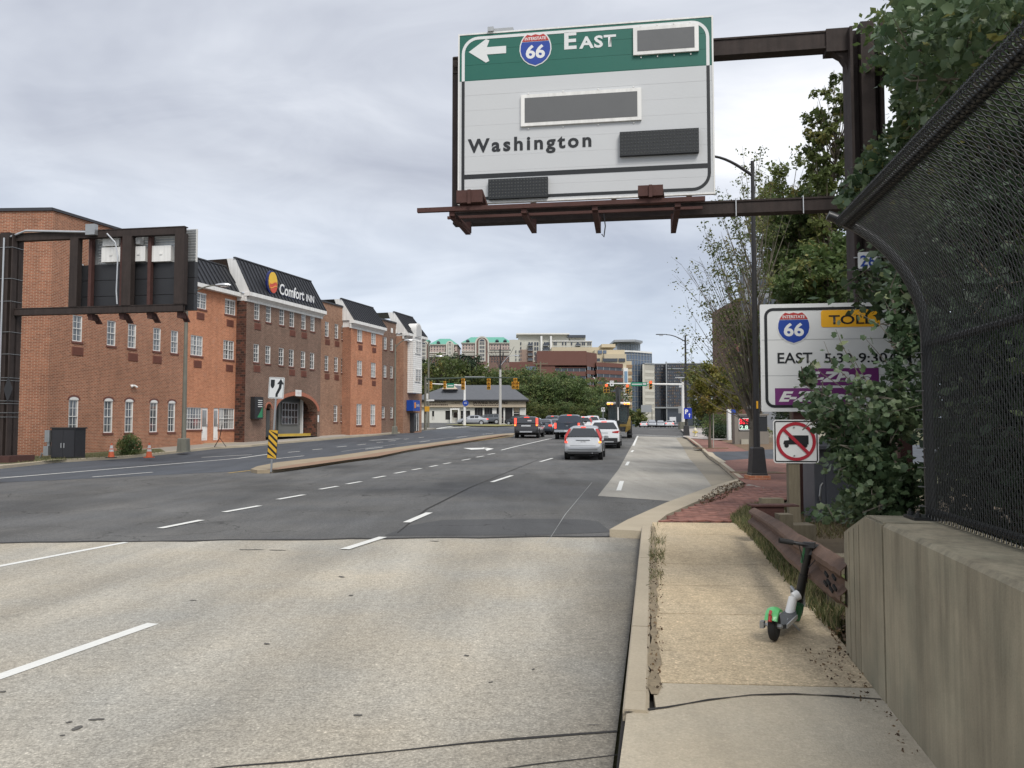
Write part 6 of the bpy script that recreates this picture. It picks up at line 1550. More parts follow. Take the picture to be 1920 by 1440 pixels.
m.add([(xa-1, yo, ze-.1), (xe, yo, ze-.1), (xe, 16, ze-.1), (xa-1, 16, ze-.1), (xr0, 7, zr2), (xr1, 7, zr2)], [(0, 1, 5, 4), (1, 2, 5), (2, 3, 4, 5), (3, 0, 4), (0, 3, 2, 1)]); m.build('roof', M_shing, ga)
m = MB(); m.box(xa-1, xe, yo-.03, yo+.05, ze-.42, ze-.1); m.build('gutter', M_dk, ga)
gx0, gx1 = f(826, 729)[0], f(856, 729)[0]
m = MB(); zq = f(840, 721, 3)[1]; zb_ = f(840, 730, 3)[1]
m.add([(gx0, 2.0, zb_), (gx1, 2.0, zb_), ((gx0+gx1)/2+.6, 4.5, zq), ((gx0+gx1)/2-.6, 4.5, zq), (gx0, 8, zb_), (gx1, 8, zb_)], [(0, 1, 2, 3), (1, 5, 2), (0, 3, 4)]); m.build('skylight', M_cream, ga)
p = G(1131, 806, 0); kr2 = thing('keep_right_sign', 'small keep right sign in the distance beside the digger', 'road sign', (p.x, p.y, p.z), 0); q = p.y/F_PX
m = MB(); m.tube([(0, 0, 0), (0, 0, 38*q)], .04, 6); m.build('post', M_galv, kr2); m = MB(); m.box(-3.4*q, 3.4*q, -.06, -.04, 34*q, 42*q); pn_ = m.build('panel', M_signw2, kr2)
m = MB(); m.box(-2.2*q, -.5*q, -.07, -.06, 38*q, 40.5*q); m.plate([(.0, 34.8*q), (1*q, 34.8*q), (2*q, 38*q), (2.8*q, 38*q), (1.6*q, 41*q), (.4*q, 38*q), (1*q, 38*q)], -.07, -.06); m.build('symbol', M_signk, pn_)

# ------------------------------------------------------------------ far buildings
M_green = pm('green_copper_roof', (.115, .36, .27), .6, var=.06, scale=.2); M_towbr = brick_mat('tower_brick', (.20, .12, .10), (.16, .095, .08), (.22, .17, .15), scl=.4)
M_towpk = pm('tower_pale_brick', (.46, .37, .33), .85, var=.06); M_towlt = pm('tower_cream', (.55, .53, .47), .8, var=.05); M_glb = pm('blue_grey_glass', (.10, .135, .19), .12, .1, var=.25, scale=.15, spec=1)
M_gldark = pm('dark_far_glass', (.035, .042, .055), .15, var=.4, scale=.2, spec=.9); M_offbr = pm('office_brown_brick', (.145, .066, .052), .85, var=.08, scale=.3); M_beige = pm('beige_precast', (.52, .45, .32), .85, var=.05)
_ww = {}
def put_windows(par, f, rects, off, mat, name='window'):
    for (x0, x1, y0, y1) in rects:
        a, b = f(x0, y1, off), f(x1, y0, off); w, h = b[0]-a[0], b[1]-a[1]; key = (round(w, 1), round(h, 1), mat.name)
        if key not in _ww: m = MB(); m.box(0, w, -.25, .15, 0, h); _ww[key] = m.mesh(name, mat)
        obj(name, _ww[key], par, (a[0], off, a[1]))
def tower(Y, px0, label, x0, x1, ytop, arch, side_arch, chx):
    t, f = B(Y, px0, 'apartment_tower', label)
    m = MB(); a, b = f(x0, 660)[0], f(x1, 660)[0]; zt_ = f(x0, ytop)[1]; zmid = f(x0, ytop+16)[1]
    m.box(a, b, 0, 45, 0, zmid); m.build('wall', M_towbr, t)
    m = MB(); m.box(a, b, 0, 45, zmid+.02, zt_); m.build('upper_wall', M_towpk, t)
    m = MB()
    for py in (ytop+.2, ytop+15.5, ytop+19.5, ytop+22.5): z = f(x0, py)[1]; m.box(a-.6, b+.6, -1.0, 0, z-.45, z+.45)
    m.build('cornice', M_towlt, t)
    zr = f(x0, ytop-14)[1]; m = MB(); d = (zr-zt_)
    m.add([(a-1, -1.2, zt_), (b+1, -1.2, zt_), (b+1, 46, zt_), (a-1, 46, zt_), (a+d*1.1, 14, zr), (b-d*1.1, 14, zr), (b-d*1.1, 32, zr), (a+d*1.1, 32, zr)], [(0, 1, 5, 4), (1, 2, 6, 5), (2, 3, 7, 6), (3, 0, 4, 7), (4, 5, 6, 7)]); rf = m.build('roof', M_green, t)
    for px in chx:
        x, z = f(px, ytop-5); m = MB(); m.plate([(x+1.6*math.cos(math.pi*k/6), z-1+1.6*math.sin(math.pi*k/6)) for k in range(7)], -1.5, 8); m.build('dormer', M_gldark, rf)
    for cx, r_px in arch:                       # projecting arched bay
        x = f(cx, 640)[0]; r = r_px*Y/F_PX; zc = f(cx, ytop+1)[1]
        def outl(r): return [(x-r, zc-22), (x+r, zc-22)]+[(x+r*math.cos(math.pi*k/14), zc+r*math.sin(math.pi*k/14)) for k in range(15)]
        m = MB(); m.plate(outl(r), -2.2, 0); m.build('arched_bay', M_towbr, t)
        border('arch_trim', outl(r+1.0)[1:]+outl(r+1.0)[:1], 1.2, -2.6, -1.0, M_towlt, t)
        r2 = r*.45; zc2 = zc+1; m = MB(); m.plate([(x-r2-.8, zc2-17), (x+r2+.8, zc2-17)]+[(x+(r2+.8)*math.cos(math.pi*k/10), zc2+(r2+.8)*math.sin(math.pi*k/10)) for k in range(11)], -2.7, -2.2); m.build('window_surround', M_towlt, t)
        for j in range(5):
            for i in range(3):
                q = MB(); w = r2*2/3; q.box(x-r2+i*w+.25, x-r2+(i+1)*w-.25, -2.95, -2.6, zc2-16+j*3.4, zc2-16+j*3.4+2.3); q.build('window', M_gldark, t)
        m = MB(); m.plate([(x+r2*math.cos(math.pi*k/8), zc2+.6+r2*.8*math.sin(math.pi*k/8)) for k in range(9)], -2.95, -2.6); m.build('fanlight', M_gldark, t)
    rects = []
    for r_ in range(7):
        y0 = ytop+3+r_*5.1; px = x0+2.5
        while px < x1-2:
            if not any(abs(px+1-cx) < r_px+1.2 for cx, r_px in arch): rects.append((px, px+1.7, y0, y0+2.4))
            px += 5.3
    put_windows(t, f, rects, -.05, M_gldark)
    return t, f
tower(700, 830, 'green roofed brick apartment tower on the hill, the left and lower of the two', 806, 857, 646, [(844, 5.2)], None, (822,))
m = None
tw, f = tower(690, 915, 'green roofed brick apartment tower on the hill with a big central arch, the right one', 866, 959, 643, [(904, 11.0)], None, (877, 932, 947))
# hill tower left portion with its own arch, half behind the hotel
tower(705, 795, 'narrow wing with a brick arch rising behind the white bay of the hotel', 786, 803, 648, [(795, 8.5)], None, ())
# pale apartment block
wa, f = B(490, 1035, 'apartment_block', 'pale cream apartment block with balconies and flat roof behind the brown office')
def fbox(par, f, nm, mat, px0, px1, py0, py1, y0, y1, bottom=None, label=None):
    a, zt_ = f(px0, py0, y0); b, zb_ = f(px1, py1, y0); m = MB(); m.box(a, b, y0, y1, zb_ if bottom is None else bottom, zt_); return m.build(nm, mat, par, label=label)
M_cr2 = pm('cream_render', (.50, .49, .43), .8, var=.05); M_tan = pm('tan_brick', (.30, .22, .18), .85, var=.06)
fbox(wa, f, 'wall', M_cr2, 960, 1110, 640, 700, 0, 22, 0); fbox(wa, f, 'lower_wall', M_tan, 957, 1000, 655.5, 700, -1.2, -.01, 0)
fbox(wa, f, 'penthouse', M_cr2, 972, 1066, 627, 639.9, 2, 20); fbox(wa, f, 'roof_edge', M_trim, 968, 1068, 624.6, 626.9, -1, 21); fbox(wa, f, 'left_wing', M_cr2, 955, 975, 637, 700, -6, -1.21, 0)
fbox(wa, f, 'roof_room', M_cr2, 1068, 1098, 629, 639.9, 3, 12); fbox(wa, f, 'plant_screen', M_gldark, 1064, 1098, 628, 633, 1.0, 2.9); fbox(wa, f, 'parapet', M_trim, 1035, 1111, 638.8, 640.2, -.6, .4)
fbox(wa, f, 'pier', M_trim, 1013.5, 1017, 630, 700, -1.5, -.01, 0); fbox(wa, f, 'pier', M_trim, 1031.5, 1035, 630, 700, -1.5, -.01, 0)
rc = []
for r_ in range(6):
    y0 = 641.5+r_*9.2
    for px in (963, 967.5, 973, 975.5): rc.append((px, px+2, y0, y0+5))
    for px in (1024, 1027.5, 1038, 1041.5, 1054, 1059.5, 1070.5, 1091, 1094.5, 1101.5, 1105.5): rc.append((px, px+2.4, y0, y0+5.4))
    for px in (1002, 1006.5): rc.append((px, px+3, y0, y0+6))
put_windows(wa, f, rc, -.1, M_gldark)
put_windows(wa, f, [(px, px+1.6, y0, y0+4.4) for r_ in range(5) for y0 in (657+r_*7.5,) for px in (966.5, 973, 976)], -6.2, M_gldark)
for r_ in range(5):
    y0 = 644+r_*9.2
    for px in (990, 1019, 1080): 
        o = fbox(wa, f, 'balcony', M_gldark, px, px+9, y0, y0+3.4, -3.0, -.02); fbox(wa, f, 'balcony_slab', M_galv, px-.4, px+9.4, y0+3.3, y0+4.1, -3.2, -.02)
    for px in (991, 996, 1020, 1025, 1082): put_windows(wa, f, [(px, px+3, y0-2.5, y0+3)], -.08, M_gldark)
# brown brick office with ribbon windows
bo, f = B(380, 1090, 'office_building', 'brown brick office block with long dark ribbon windows in the middle distance')
def ribbon_block(par, f, px0, px1, ytop, y_first, storey, n, glass_h, y0, y1, mat=M_offbr, gl=M_gldark, skew=0.):
    """front face may be turned: right end set back by skew metres"""
    a, zt_ = f(px0, ytop, y0); b, zt2 = f(px1, ytop, y0+skew)
    zs = [zt_]; cur = zt_
    def pris(nm, za, zb, m_, inset):
        m = MB(); m.slab([(a+inset, y0+inset), (b-inset, y0+skew+inset), (b-inset, y1), (a+inset, y1)], za, zb); m.build(nm, m_, par)
    zprev = zt_
    for k in range(n):
        zg0 = f(px0, y_first+k*storey, y0)[1]; zg1 = f(px0, y_first+k*storey+glass_h, y0)[1]
        pris('brick_band', zg0, zprev, mat, 0); pris('window_band', zg1, zg0, gl, .5)
        m = MB(); nb = max(3, int(abs(b-a)/3))
        for i in range(nb+1):
            t_ = i/nb; x = a+.5+(b-a-1)*t_; y = y0+.5+skew*t_; m.box(x-.10, x+.10, y-.10, y+.02, zg1, zg0)
        m.build('mullion', M_galv, par, kind='stuff'); zprev = zg1
    pris('brick_band', 0, zprev, mat, 0)
ribbon_block(bo, f, 1040, 1100, 688, 690, 15, 5, 6.5, -2, 30, skew=0)
fbox(bo, f, 'blank_wall', M_offbr, 1007, 1100, 658, 684.8, -3, 30); ribbon_block(bo, f, 1100, 1119, 660, 687, 14, 6, 6.5, -3.0, 30, skew=8)
fbox(bo, f, 'left_wing', M_offbr, 955, 1040.2, 678.5, 700, -1, 30, 0); put_windows(bo, f, [(986, 1027, 687, 694.5)], -1.1, M_glb, 'window_band'); fbox(bo, f, 'infill', M_offbr, 1007, 1041, 684.8, 760, -2.5, 30, 0)
ribbon_block(bo, f, 1118, 1168, 679, 687, 13.5, 7, 6.0, 2, 34, skew=10)
m = MB(); a, z0_ = f(1106, 711, 5); m.box(a, f(1115, 711, 5)[0], 3.0, 3.5, z0_, z0_+.8); m.build('wall_lettering', M_white, bo)
# beige block stepping up behind
be, f = B(430, 1130, 'office_building', 'beige stepped office block rising behind the brown one')
fbox(be, f, 'wall', M_beige, 1034, 1150, 651, 700, 12, 40, 0); fbox(be, f, 'wall', M_beige, 1115, 1172, 656, 760, 0, 12, 0); fbox(be, f, 'wall', M_beige, 1128, 1154, 645, 651, 6, 30); fbox(be, f, 'wall', M_beige, 1133, 1175, 664, 760, -6, -.1, 0); fbox(be, f, 'wall', M_beige, 1165, 1185, 677, 775, -4, 10, 0)
put_windows(be, f, [(1121, 1129, 657, 663), (1131, 1137, 657, 663)], -.3, M_glb, 'window_band'); put_windows(be, f, [(1119, 1125, 672, 678), (1130, 1158, 672, 678), (1160, 1172, 672, 678)], -6.3, M_gldark, 'window_band')
M_tanb = pm('tan_band', (.30, .20, .12), .85)
for k in range(7): fbox(be, f, 'brick_band', M_tanb, 1166, 1185.5, 684+k*12.5, 690+k*12.5, -4.4, -4.01)
st_ = fbox(be, f, 'stair_tower', M_trim, 1169, 1178, 690, 775, -9, -4.5, 0); fbox(be, f, 'tower_glass', pm('sky_blue_glass', (.18, .30, .42), .15), 1171, 1176.5, 696, 717, -9.3, -9.01)
for k in range(9): fbox(be, f, 'landing', M_trim, 1168, 1179, 722+k*6, 723+k*6, -10, -9.01)
# glass tower with curved front
gt, f = B(480, 1190, 'office_tower', 'curved blue glass office tower with cream ribs on its right side')
def arcf(px0, px1, py, y0, bulge, n=10):
    pts = []
    for k in range(n+1):
        q = px0+(px1-px0)*k/n; dy = y0-bulge*math.sin(math.pi*.5*(1-k/n)) ; x, _ = f(q, py, dy); pts.append((x, dy))
    return pts
def curved(nm, mat, px0, px1, py0, z0, y0, bulge, y1=40):
    P = arcf(px0, px1, py0, y0, bulge); zt_ = f(px0, py0, y0-bulge)[1]; m = MB(); m.slab(P+[(P[-1][0], y1), (P[0][0], y1)], z0, zt_); return m.build(nm, mat, gt), P, zt_
o, P, zt_ = curved('glass_wall', M_glb, 1168, 1222, 660, 0, 12, 12)
for k in range(14):
    z = zt_*(.04+.96*k/13.5); m = MB()
    for a, b in zip(P, P[1:]): m.add([(a[0], a[1]-.25, z), (b[0], b[1]-.25, z), (b[0], b[1]-.25, z+.3), (a[0], a[1]-.25, z+.3)], [(0, 1, 2, 3)])
    m.build('spandrel', M_galv, gt)
m = MB()
for a in P: m.box(a[0]-.1, a[0]+.1, a[1]-.35, a[1]-.1, 0, zt_)
m.build('mullion', M_galv, gt, kind='stuff')
m = MB(); Q = [(x, y-1.0) for x, y in P]; m.slab(Q+[(P[-1][0]+1, 40), (P[0][0], 40)], zt_, zt_+1.0); m.build('roof_edge', M_trim, gt)
o, P2, z2 = curved('glass_crown', pm('pale_glass', (.24, .28, .32), .2), 1157, 1200, 643, zt_*.5, 12, 8)
m = MB()
for a in P2: m.box(a[0]-.12, a[0]+.12, a[1]-.3, a[1]-.05, zt_, z2)
m.box(P2[0][0], P2[0][0]+.8, P2[0][1]-.3, P2[0][1], zt_*.5, z2); m.build('mullion', M_galv, gt, kind='stuff')
m = MB(); q0 = f(1151, 640, 0)[0]; q1 = f(1207, 640, 0)[0]; m.slab([(q0, -2), (q1-6, -4), (q1, 4), (q1, 40), (q0, 40)], z2, z2+1.3); m.build('canopy_roof', M_galv, gt)
o, P3, z3 = curved('ribbed_wall', M_gldark, 1208, 1226, 683, 0, 4, 5)
m = MB()
for i, a in enumerate(P3):
    m.box(a[0]-.22, a[0]+.22, a[1]-.6, a[1]+.1, 0, z3)
for k in range(8):
    z = f(1210, 700+k*11.6, 4)[1]
    for a, b in zip(P3, P3[1:]): m.add([(a[0], a[1]-.7, z-.1), (b[0], b[1]-.7, z-.1), (b[0], b[1]-.7, z+1.5), (a[0], a[1]-.7, z+1.5), (a[0], a[1]-.1, z+1.5), (b[0], b[1]-.1, z+1.5)], [(0, 1, 2, 3), (3, 2, 5, 4)])
m.box(P3[0][0]-1.2, P3[0][0]-.2, P3[0][1]-.8, P3[0][1]+1, 0, z3); m.build('cream_rib', M_towlt, gt)
m = MB(); m.slab([(x, y-1) for x, y in P3]+[(P3[-1][0]+1, 30), (P3[0][0]-1, 30)], z3, z3+.9); m.build('roof_edge', M_galv, gt)
# dark apartment block
da, f = B(520, 1270, 'apartment_block', 'dark glazed apartment block at the end of the street behind the lamp')
fbox(da, f, 'wall', M_gldark, 1227, 1281, 683, 765, 0, 30, 0); fbox(da, f, 'wall', M_gldark, 1250, 1330, 682, 765, -8, -.1, 0); fbox(da, f, 'parapet', M_galv, 1226, 1285, 681.5, 683, -.6, 1); fbox(da, f, 'parapet', M_galv, 1250, 1331, 680.5, 682, -8.6, -7)
fbox(da, f, 'pier', M_galv, 1248.5, 1251, 678, 763, -9.5, -8.2, 0); fbox(da, f, 'pier', M_galv, 1301, 1306, 690, 765, -9.5, -8.2, 0); fbox(da, f, 'floor_edge', M_galv, 1252, 1282, 690.5, 692, -8.8, -8.1)
rb = random.Random(8); m1 = MB(); m2 = MB()
for r_ in range(14):
    y0 = 684+r_*5.7
    for c in range(26):
        px = 1228+c*3.9
        off = -8.3 if px > 1251 else -.2
        a, b = f(px+.3, y0+4.2, off), f(px+.3+rb.choice((1.2, 2.2, 3.0)), y0+rb.choice((.5, 1.6, 2.6)), off)
        (m1 if rb.random() < .5 else m2).box(a[0], b[0], off-.2, off, a[1], b[1])
m1.build('facade_panel', pm('facade_grey', (.15, .15, .155), .6, var=.2), da, kind='stuff'); m2.build('facade_panel', pm('facade_brown', (.13, .095, .075), .7, var=.2), da, kind='stuff')
fbox(da, f, 'podium', M_galv, 1226, 1300, 763, 765.5, -10, 0); 
# tall pale block just seen between lamp and trees, and brick block in the right-hand trees
rb_, f = B(95, 1420, 'apartment_block', 'red brick and grey clad block glimpsed through the trees on the right')
fbox(rb_, f, 'wall', BR_C, 1382, 1460, 560, 800, 0, 12, -1); fbox(rb_, f, 'wall', pm('grey_cladding', (.22, .23, .25), .7), 1396, 1560, 500, 800, -2, -.05, -1); fbox(rb_, f, 'wall', M_offbr, 1380, 1402, 620, 800, -4, -2.05, -1)
put_windows(rb_, f, [(px, px+12, y0, y0+16) for y0 in (520, 560, 600, 640, 680, 720) for px in (1405, 1425, 1445, 1480, 1510)], -2.1, M_gldark); put_windows(rb_, f, [(px, px+5, y0, y0+11) for y0 in (630, 660, 690) for px in (1384, 1393)], -4.1, M_gldark)
# overhead green direction board over the far street
p = AT(1212, 773, 240); ds = thing('direction_sign', 'far white overhead board hanging over the street below the cream ribs', 'road sign', (p.x, p.y, zg(p.x, p.y)))
m = MB(); z = p.z-ds.location.z; m.box(-1.6, 1.6, -.1, 0, z, z+2.2); m.build('panel', M_galv, ds); m = MB(); m.tube([(1.7, 0, 0), (1.7, 0, z+1)], .12, 6); m.tube([(-1.6, .05, z+1), (1.7, .05, z+1)], .07, 5); m.build('post', M_polegrey, ds)
# ------------------------------------------------------------------ right-hand corner: hydrant, price sign, planter
p = G(1303.5, 818.5, .14); q = p.y/F_PX
hy = thing('fire_hydrant', 'white and yellow fire hydrant on the pale corner pavement', 'fire hydrant', tuple(p))
M_hyw = pm('hydrant_white', (.62, .58, .45), .5); M_hyy = pm('hydrant_yellow', (.55, .42, .08), .5)
m = MB(); m.lathe((0, 0, 0), [(.16, 0), (.16, .05), (.11, .06), (.11, .45), (.15, .46), (.15, .50)], 14); m.build('barrel', M_hyw, hy, smooth=True)
m = MB(); m.lathe((0, 0, .50), [(.14, 0), (.13, .10), (.06, .18), (.03, .19), (.03, .25)], 14); m.build('bonnet', M_hyw, hy, smooth=True)
m = MB(); m.tube([(-.2, 0, .36), (.2, 0, .36)], .055, 10); m.tube([(0, 0, .33), (0, -.2, .33)], .075, 10); m.build('outlet', M_hyy, hy)
m = MB(); m.box(-.17, .17, -.17, .17, -.1, .03); m.build('flange', M_trimk, hy)
p = G(1400, 833, .14); Yp = p.y; q = Yp/F_PX
ps = thing('price_sign', 'stone framed fuel price sign with red and green digits behind the street tree', 'sign', tuple(p)); z0 = lambda py: AT(1400, py, Yp).z-p.z; xx = lambda px: (px-1400)*q
m = MB(); m.box(xx(1376), xx(1383), -.25, .35, -.1, z0(777)); m.box(xx(1383), xx(1440), -.2, .3, -.1, z0(809)); m.box(xx(1383), xx(1440), -.22, .32, z0(779), z0(776)); m.build('frame', pm('stone_grey', (.20, .18, .155), .85, var=.15), ps)
m = MB(); m.box(xx(1383), xx(1438), -.12, .2, z0(809), z0(779)); m.build('panel', M_signk, ps)
m = MB(); m.box(xx(1385), xx(1436), -.125, -.12, z0(781), z0(779.8)); m.build('top_strip', M_white, ps)
border('panel_border', rrect(xx(1384.5), xx(1420), z0(806.5), z0(784), .12), .045, -.14, -.12, M_white, ps)
text('335', pm('digit_red', (.7, .02, .03), .4, emis=(1, .03, .05), estr=.5), ps, xx(1386), z0(794.5), 9*q, y=-.14, w=17*q, align='l', bold=.05, name='price_digits')
text('2.8', pm('digit_pale', (.55, .7, .6), .4, emis=(.5, 1, .7), estr=.25), ps, xx(1387), z0(804.5), 7*q, y=-.14, w=15*q, align='l', bold=.03, name='price_digits')
wp = thing('white_totem', 'narrow white upright board standing left of the fuel price sign', 'sign', (p.x-18*q*1.6, p.y+7, p.z)); Y2 = p.y+7; q2 = Y2/F_PX
wp.location.x = AT(1367, 800, Y2).x; zt_ = AT(1367, 767, Y2).z-p.z; zb_ = AT(1367, 797.5, Y2).z-p.z
m = MB(); m.plate(rrect(-2.9*q2, 2.9*q2, 0, zt_, .1), -.2, .2); m.build('board', M_white, wp); m = MB(); m.box(2.9*q2, 14*q2, -.15, .15, zt_-11*q2, zt_-9*q2); m.box(3.5*q2, 12*q2, -.12, .12, zt_-7*q2, zt_-1*q2); m.build('blue_board', M_signb, wp)
p = G(1394, 833, .14); pl_ = thing('concrete_base', 'small pale concrete footing at the edge of the mulch bed', 'footing', tuple(p)); q = p.y/F_PX
m = MB(); m.box(-6.5*q, 7*q, -.3, .4, -.1, 9.5*q); m.build('block', pm('pale_concrete', (.36, .34, .28), .85), pl_); m = MB(); m.tube([(2*q, 0, 9*q), (2*q, 0, 55*q)], .10, 8); m.build('pole', M_polegrey, pl_)
rw = thing('low_wall', 'low stone retaining wall at the back of the planting bed', 'wall', tuple(G(1440, 830, .14))); q = rw.location.y/F_PX
m = MB(); m.box(-3*q, 200*q, 0, .4, -.1, 10*q); m.build('wall', pm('rough_stone', (.20, .17, .13), .9, var=.3, scale=3), rw); m = MB(); m.box(-5*q, 200*q, 3, 3.4, 8*q, 18*q); m.build('upper_course', MC['pale_concrete'], rw)
# ------------------------------------------------------------------ left pavement objects
p = G(112, 860, .13); q = p.y/F_PX
cb = thing('utility_cabinet', 'black two-door utility cabinet against the brick wall of the hotel', 'cabinet', (p.x, p.y, p.z), -R(9)); w = 62*q; h = 56*q
m = MB(); m.box(-w*.30, w/2, 0, .7, 0, h); m.build('body', M_black, cb); m = MB(); m.box(-w*.34, w*.54, -.04, .74, h, h+.06); m.build('lid', M_black, cb)
for s in (0, 1):
    x0, x1 = -w*.28+s*w*.385, -w*.28+(s+1)*w*.385-.01; m = MB(); m.box(x0, x1, -.025, -.002, .08, h-.06); d = m.build('door', pm('cabinet_dark', (.035, .035, .04), .45, .2), cb); m = MB(); xh = x1-.09 if s == 0 else x0+.05; m.box(xh, xh+.035, -.05, -.025, h*.36, h*.52); m.build('handle', M_alu, d)
m = MB(); m.box(-w*.48, -w*.32, -.1, .25, h*.55, h*.95); m.box(-w*.5, -w*.34, -.12, .2, h*.1, h*.42); m.box(-w*.44, -w*.36, 0, .1, h*.4, h*.58); m.build('meter_box', M_galv, cb)
m = MB(); m.tube([(-w*.45, 0, h*.12), (-w*.55, -.1, .25), (-w*.62, -.1, 0)], .04, 6); m.build('conduit', M_galv, cb)
M_cone = pm('cone_orange', (.62, .12, .04), .5, var=.08); M_refl = pm('reflective_band', (.62, .62, .60), .4)
for i, (px, py, lab) in enumerate(((208.5, 858.5, 'orange traffic cone left of the green weed bush'), (279.5, 858, 'orange traffic cone right of the green weed bush'))):
    p = G(px, py, .13); cn = thing('traffic_cone', lab, 'traffic cone', tuple(p), 0, 'traffic cones by the bush')
    m = MB(); m.slab(rrect(-.2, .2, -.2, .2, .05), 0, .04); m.build('base', M_trimk if i == 0 else M_cone, cn)
    m = MB(); m.lathe((0, 0, .04), [(.15, 0), (.03, .66), (.025, .67)], 16); m.build('cone', M_cone, cn, smooth=True)
    for z0, z1 in ((.30, .40), (.45, .60)):
        m = MB(); r = lambda z: .15-.12*(z-.04)/.66+.003; m.lathe((0, 0, 0), [(r(z0), z0), (r(z1), z1)], 16); m.build('reflective_band', M_refl, cn)
st_ = MB(); st_.tube([(0, 0, 0), (.35, -.1, .55), (.5, -.15, 1.35)], .025, 5); st_.tube([(.35, -.1, .55), (.75, -.1, 0)], .02, 5)
o = st_.build('leaning_stake', M_trimk); o.location = G(402, 838, .13); tag(o, 'thin dark stake leaning on the verge before the hotel doors', 'stake')
# ------------------------------------------------------------------ parapet wall, local X back towards the camera along the wall, Y away from the road
M_wall = None
def wall_mat():
    g = NG('parapet_concrete'); p = g.coord('Object'); sp = g.N.new('ShaderNodeSeparateXYZ'); g.put(sp.inputs[0], p)
    st = g.noise(g.mapping(p, (5, 5, .9)), 1.0, 5, .65, .3); st2 = g.noise(g.mapping(p, (22, 22, .9)), 1.0, 4, .6)
    big = g.noise(p, 1.6, 5, .6)
    hz_ = g.rng(sp.outputs[2], .0, 1.18, 0, 1)
    # rain stains run down from the top edge and fade on the way
    run = g.math('MULTIPLY', g.rng(st, .40, .66, 0, 1), g.rng(sp.outputs[2], .15, 1.12, .35, 1))
    f = g.math('SUBTRACT', 1.0, g.math('MULTIPLY', run, .38))
    f = g.math('MULTIPLY', f, g.rng(st2, .35, .7, 1.06, .86)); f = g.math('MULTIPLY', f, g.rng(big, .3, .7, .82, 1.16))
    f = g.math('MULTIPLY', f, g.rng(g.noise(p, 110, 2), .3, .7, .93, 1.07))
    c = g.mix(g.rng(g.noise(p, 2.2, 4), .45, .7, 0, .7), (.31, .275, .20), (.22, .21, .155))
    pit = g.rng(g.voro(p, 26), .0, .09, .55, 1.0); pit = g.math('MAXIMUM', pit, g.rng(g.noise(p, 4, 2), .45, .55, 1, 0))
    g.L.new(g.scale(c, g.math('MULTIPLY', f, pit)), g.b.inputs['Base Color']); g.b.inputs['Roughness'].default_value = .9; g.b.inputs['Specular IOR Level'].default_value = .25
    g.bump(g.math('ADD', g.noise(p, 70, 3), g.math('MULTIPLY', pit, 1.2)), .35, .004); return g.mat
M_wall = wall_mat()
WE = Vector((*wall_pt(5.6), 0))
pw = thing('parapet_wall', 'stained concrete parapet wall carrying the black curved fence at the right edge', 'wall', (WE.x, WE.y, .1), -math.pi/2-WALLD)
# local +X runs towards the camera; local +Y = towards the road side? keep the body on the far side
def wl(v): return pw.matrix_basis @ Vector(v)
JX = (WE.y-4.58)/math.cos(WALLD); TH_ = .42; H_ = 1.08
# which local side is away from the road
side = 1 if (Matrix.Rotation(-math.pi/2-WALLD, 3, 'Z') @ Vector((0, 1, 0))).x > 0 else -1
def wprism(x0, x1, prof, nm, ch=0.):
    """profile in (y from road face, z)"""
    m = MB(); n = len(prof); m.add([(x0, side*y, z) for y, z in prof]+[(x1, side*y, z) for y, z in prof], [tuple(range(n)), tuple(range(2*n-1, n-1, -1))]+[(i, i+n, (i+1) % n+n, (i+1) % n) for i in range(n)])
    bm = bmesh.new(); me = m.mesh(nm, M_wall); bm.from_mesh(me); bmesh.ops.recalc_face_normals(bm, faces=bm.faces[:]); bm.to_mesh(me); bm.free(); return obj(nm, me, pw)
# end block with a cut top corner
m = MB()
zc0, zc1, xc = .90, H_+.0, .62
out = [(0, -.2), (JX-.022, -.2), (JX-.022, H_), (xc, H_), (0, zc0)]
n = len(out); m.add([(x, 0, z) for x, z in out]+[(x, side*TH_, z) for x, z in out], [tuple(range(n)), tuple(range(2*n-1, n-1, -1))]+[(i, i+n, (i+1) % n+n, (i+1) % n) for i in range(n)])
me = m.mesh('end_block', M_wall); bm = bmesh.new(); bm.from_mesh(me); bmesh.ops.recalc_face_normals(bm, faces=bm.faces[:]); bmesh.ops.bevel(bm, geom=bm.edges[:], offset=.012, segments=2, affect='EDGES'); bm.to_mesh(me); bm.free(); obj('end_block', me, pw)
prof_ = [(0, -.2), (0, H_-.02), (.02, H_), (TH_-.02, H_), (TH_, H_-.02), (TH_, -.2)]
wprism(JX+.0, 5.2, prof_, 'wall_section'); wprism(5.24, 12.5, prof_, 'wall_section'); wprism(JX-.03, JX+.01, [(.03, -.2), (.03, H_-.03), (TH_-.03, H_-.03), (TH_-.03, -.2)], 'joint_filler')
m = MB(); m.box(.1, JX*.75, side*-.003 if side > 0 else 0, 0 if side > 0 else .003, .0, .02)
# shallow vertical board marks near the end
for x in (.16, .30, .44): m = MB(); m.box(x, x+.012, min(-side*.004, 0), max(-side*.004, 0), .02, zc0+x*(zc1-zc0)/xc-.03); m.build('board_mark', M_wall, pw)

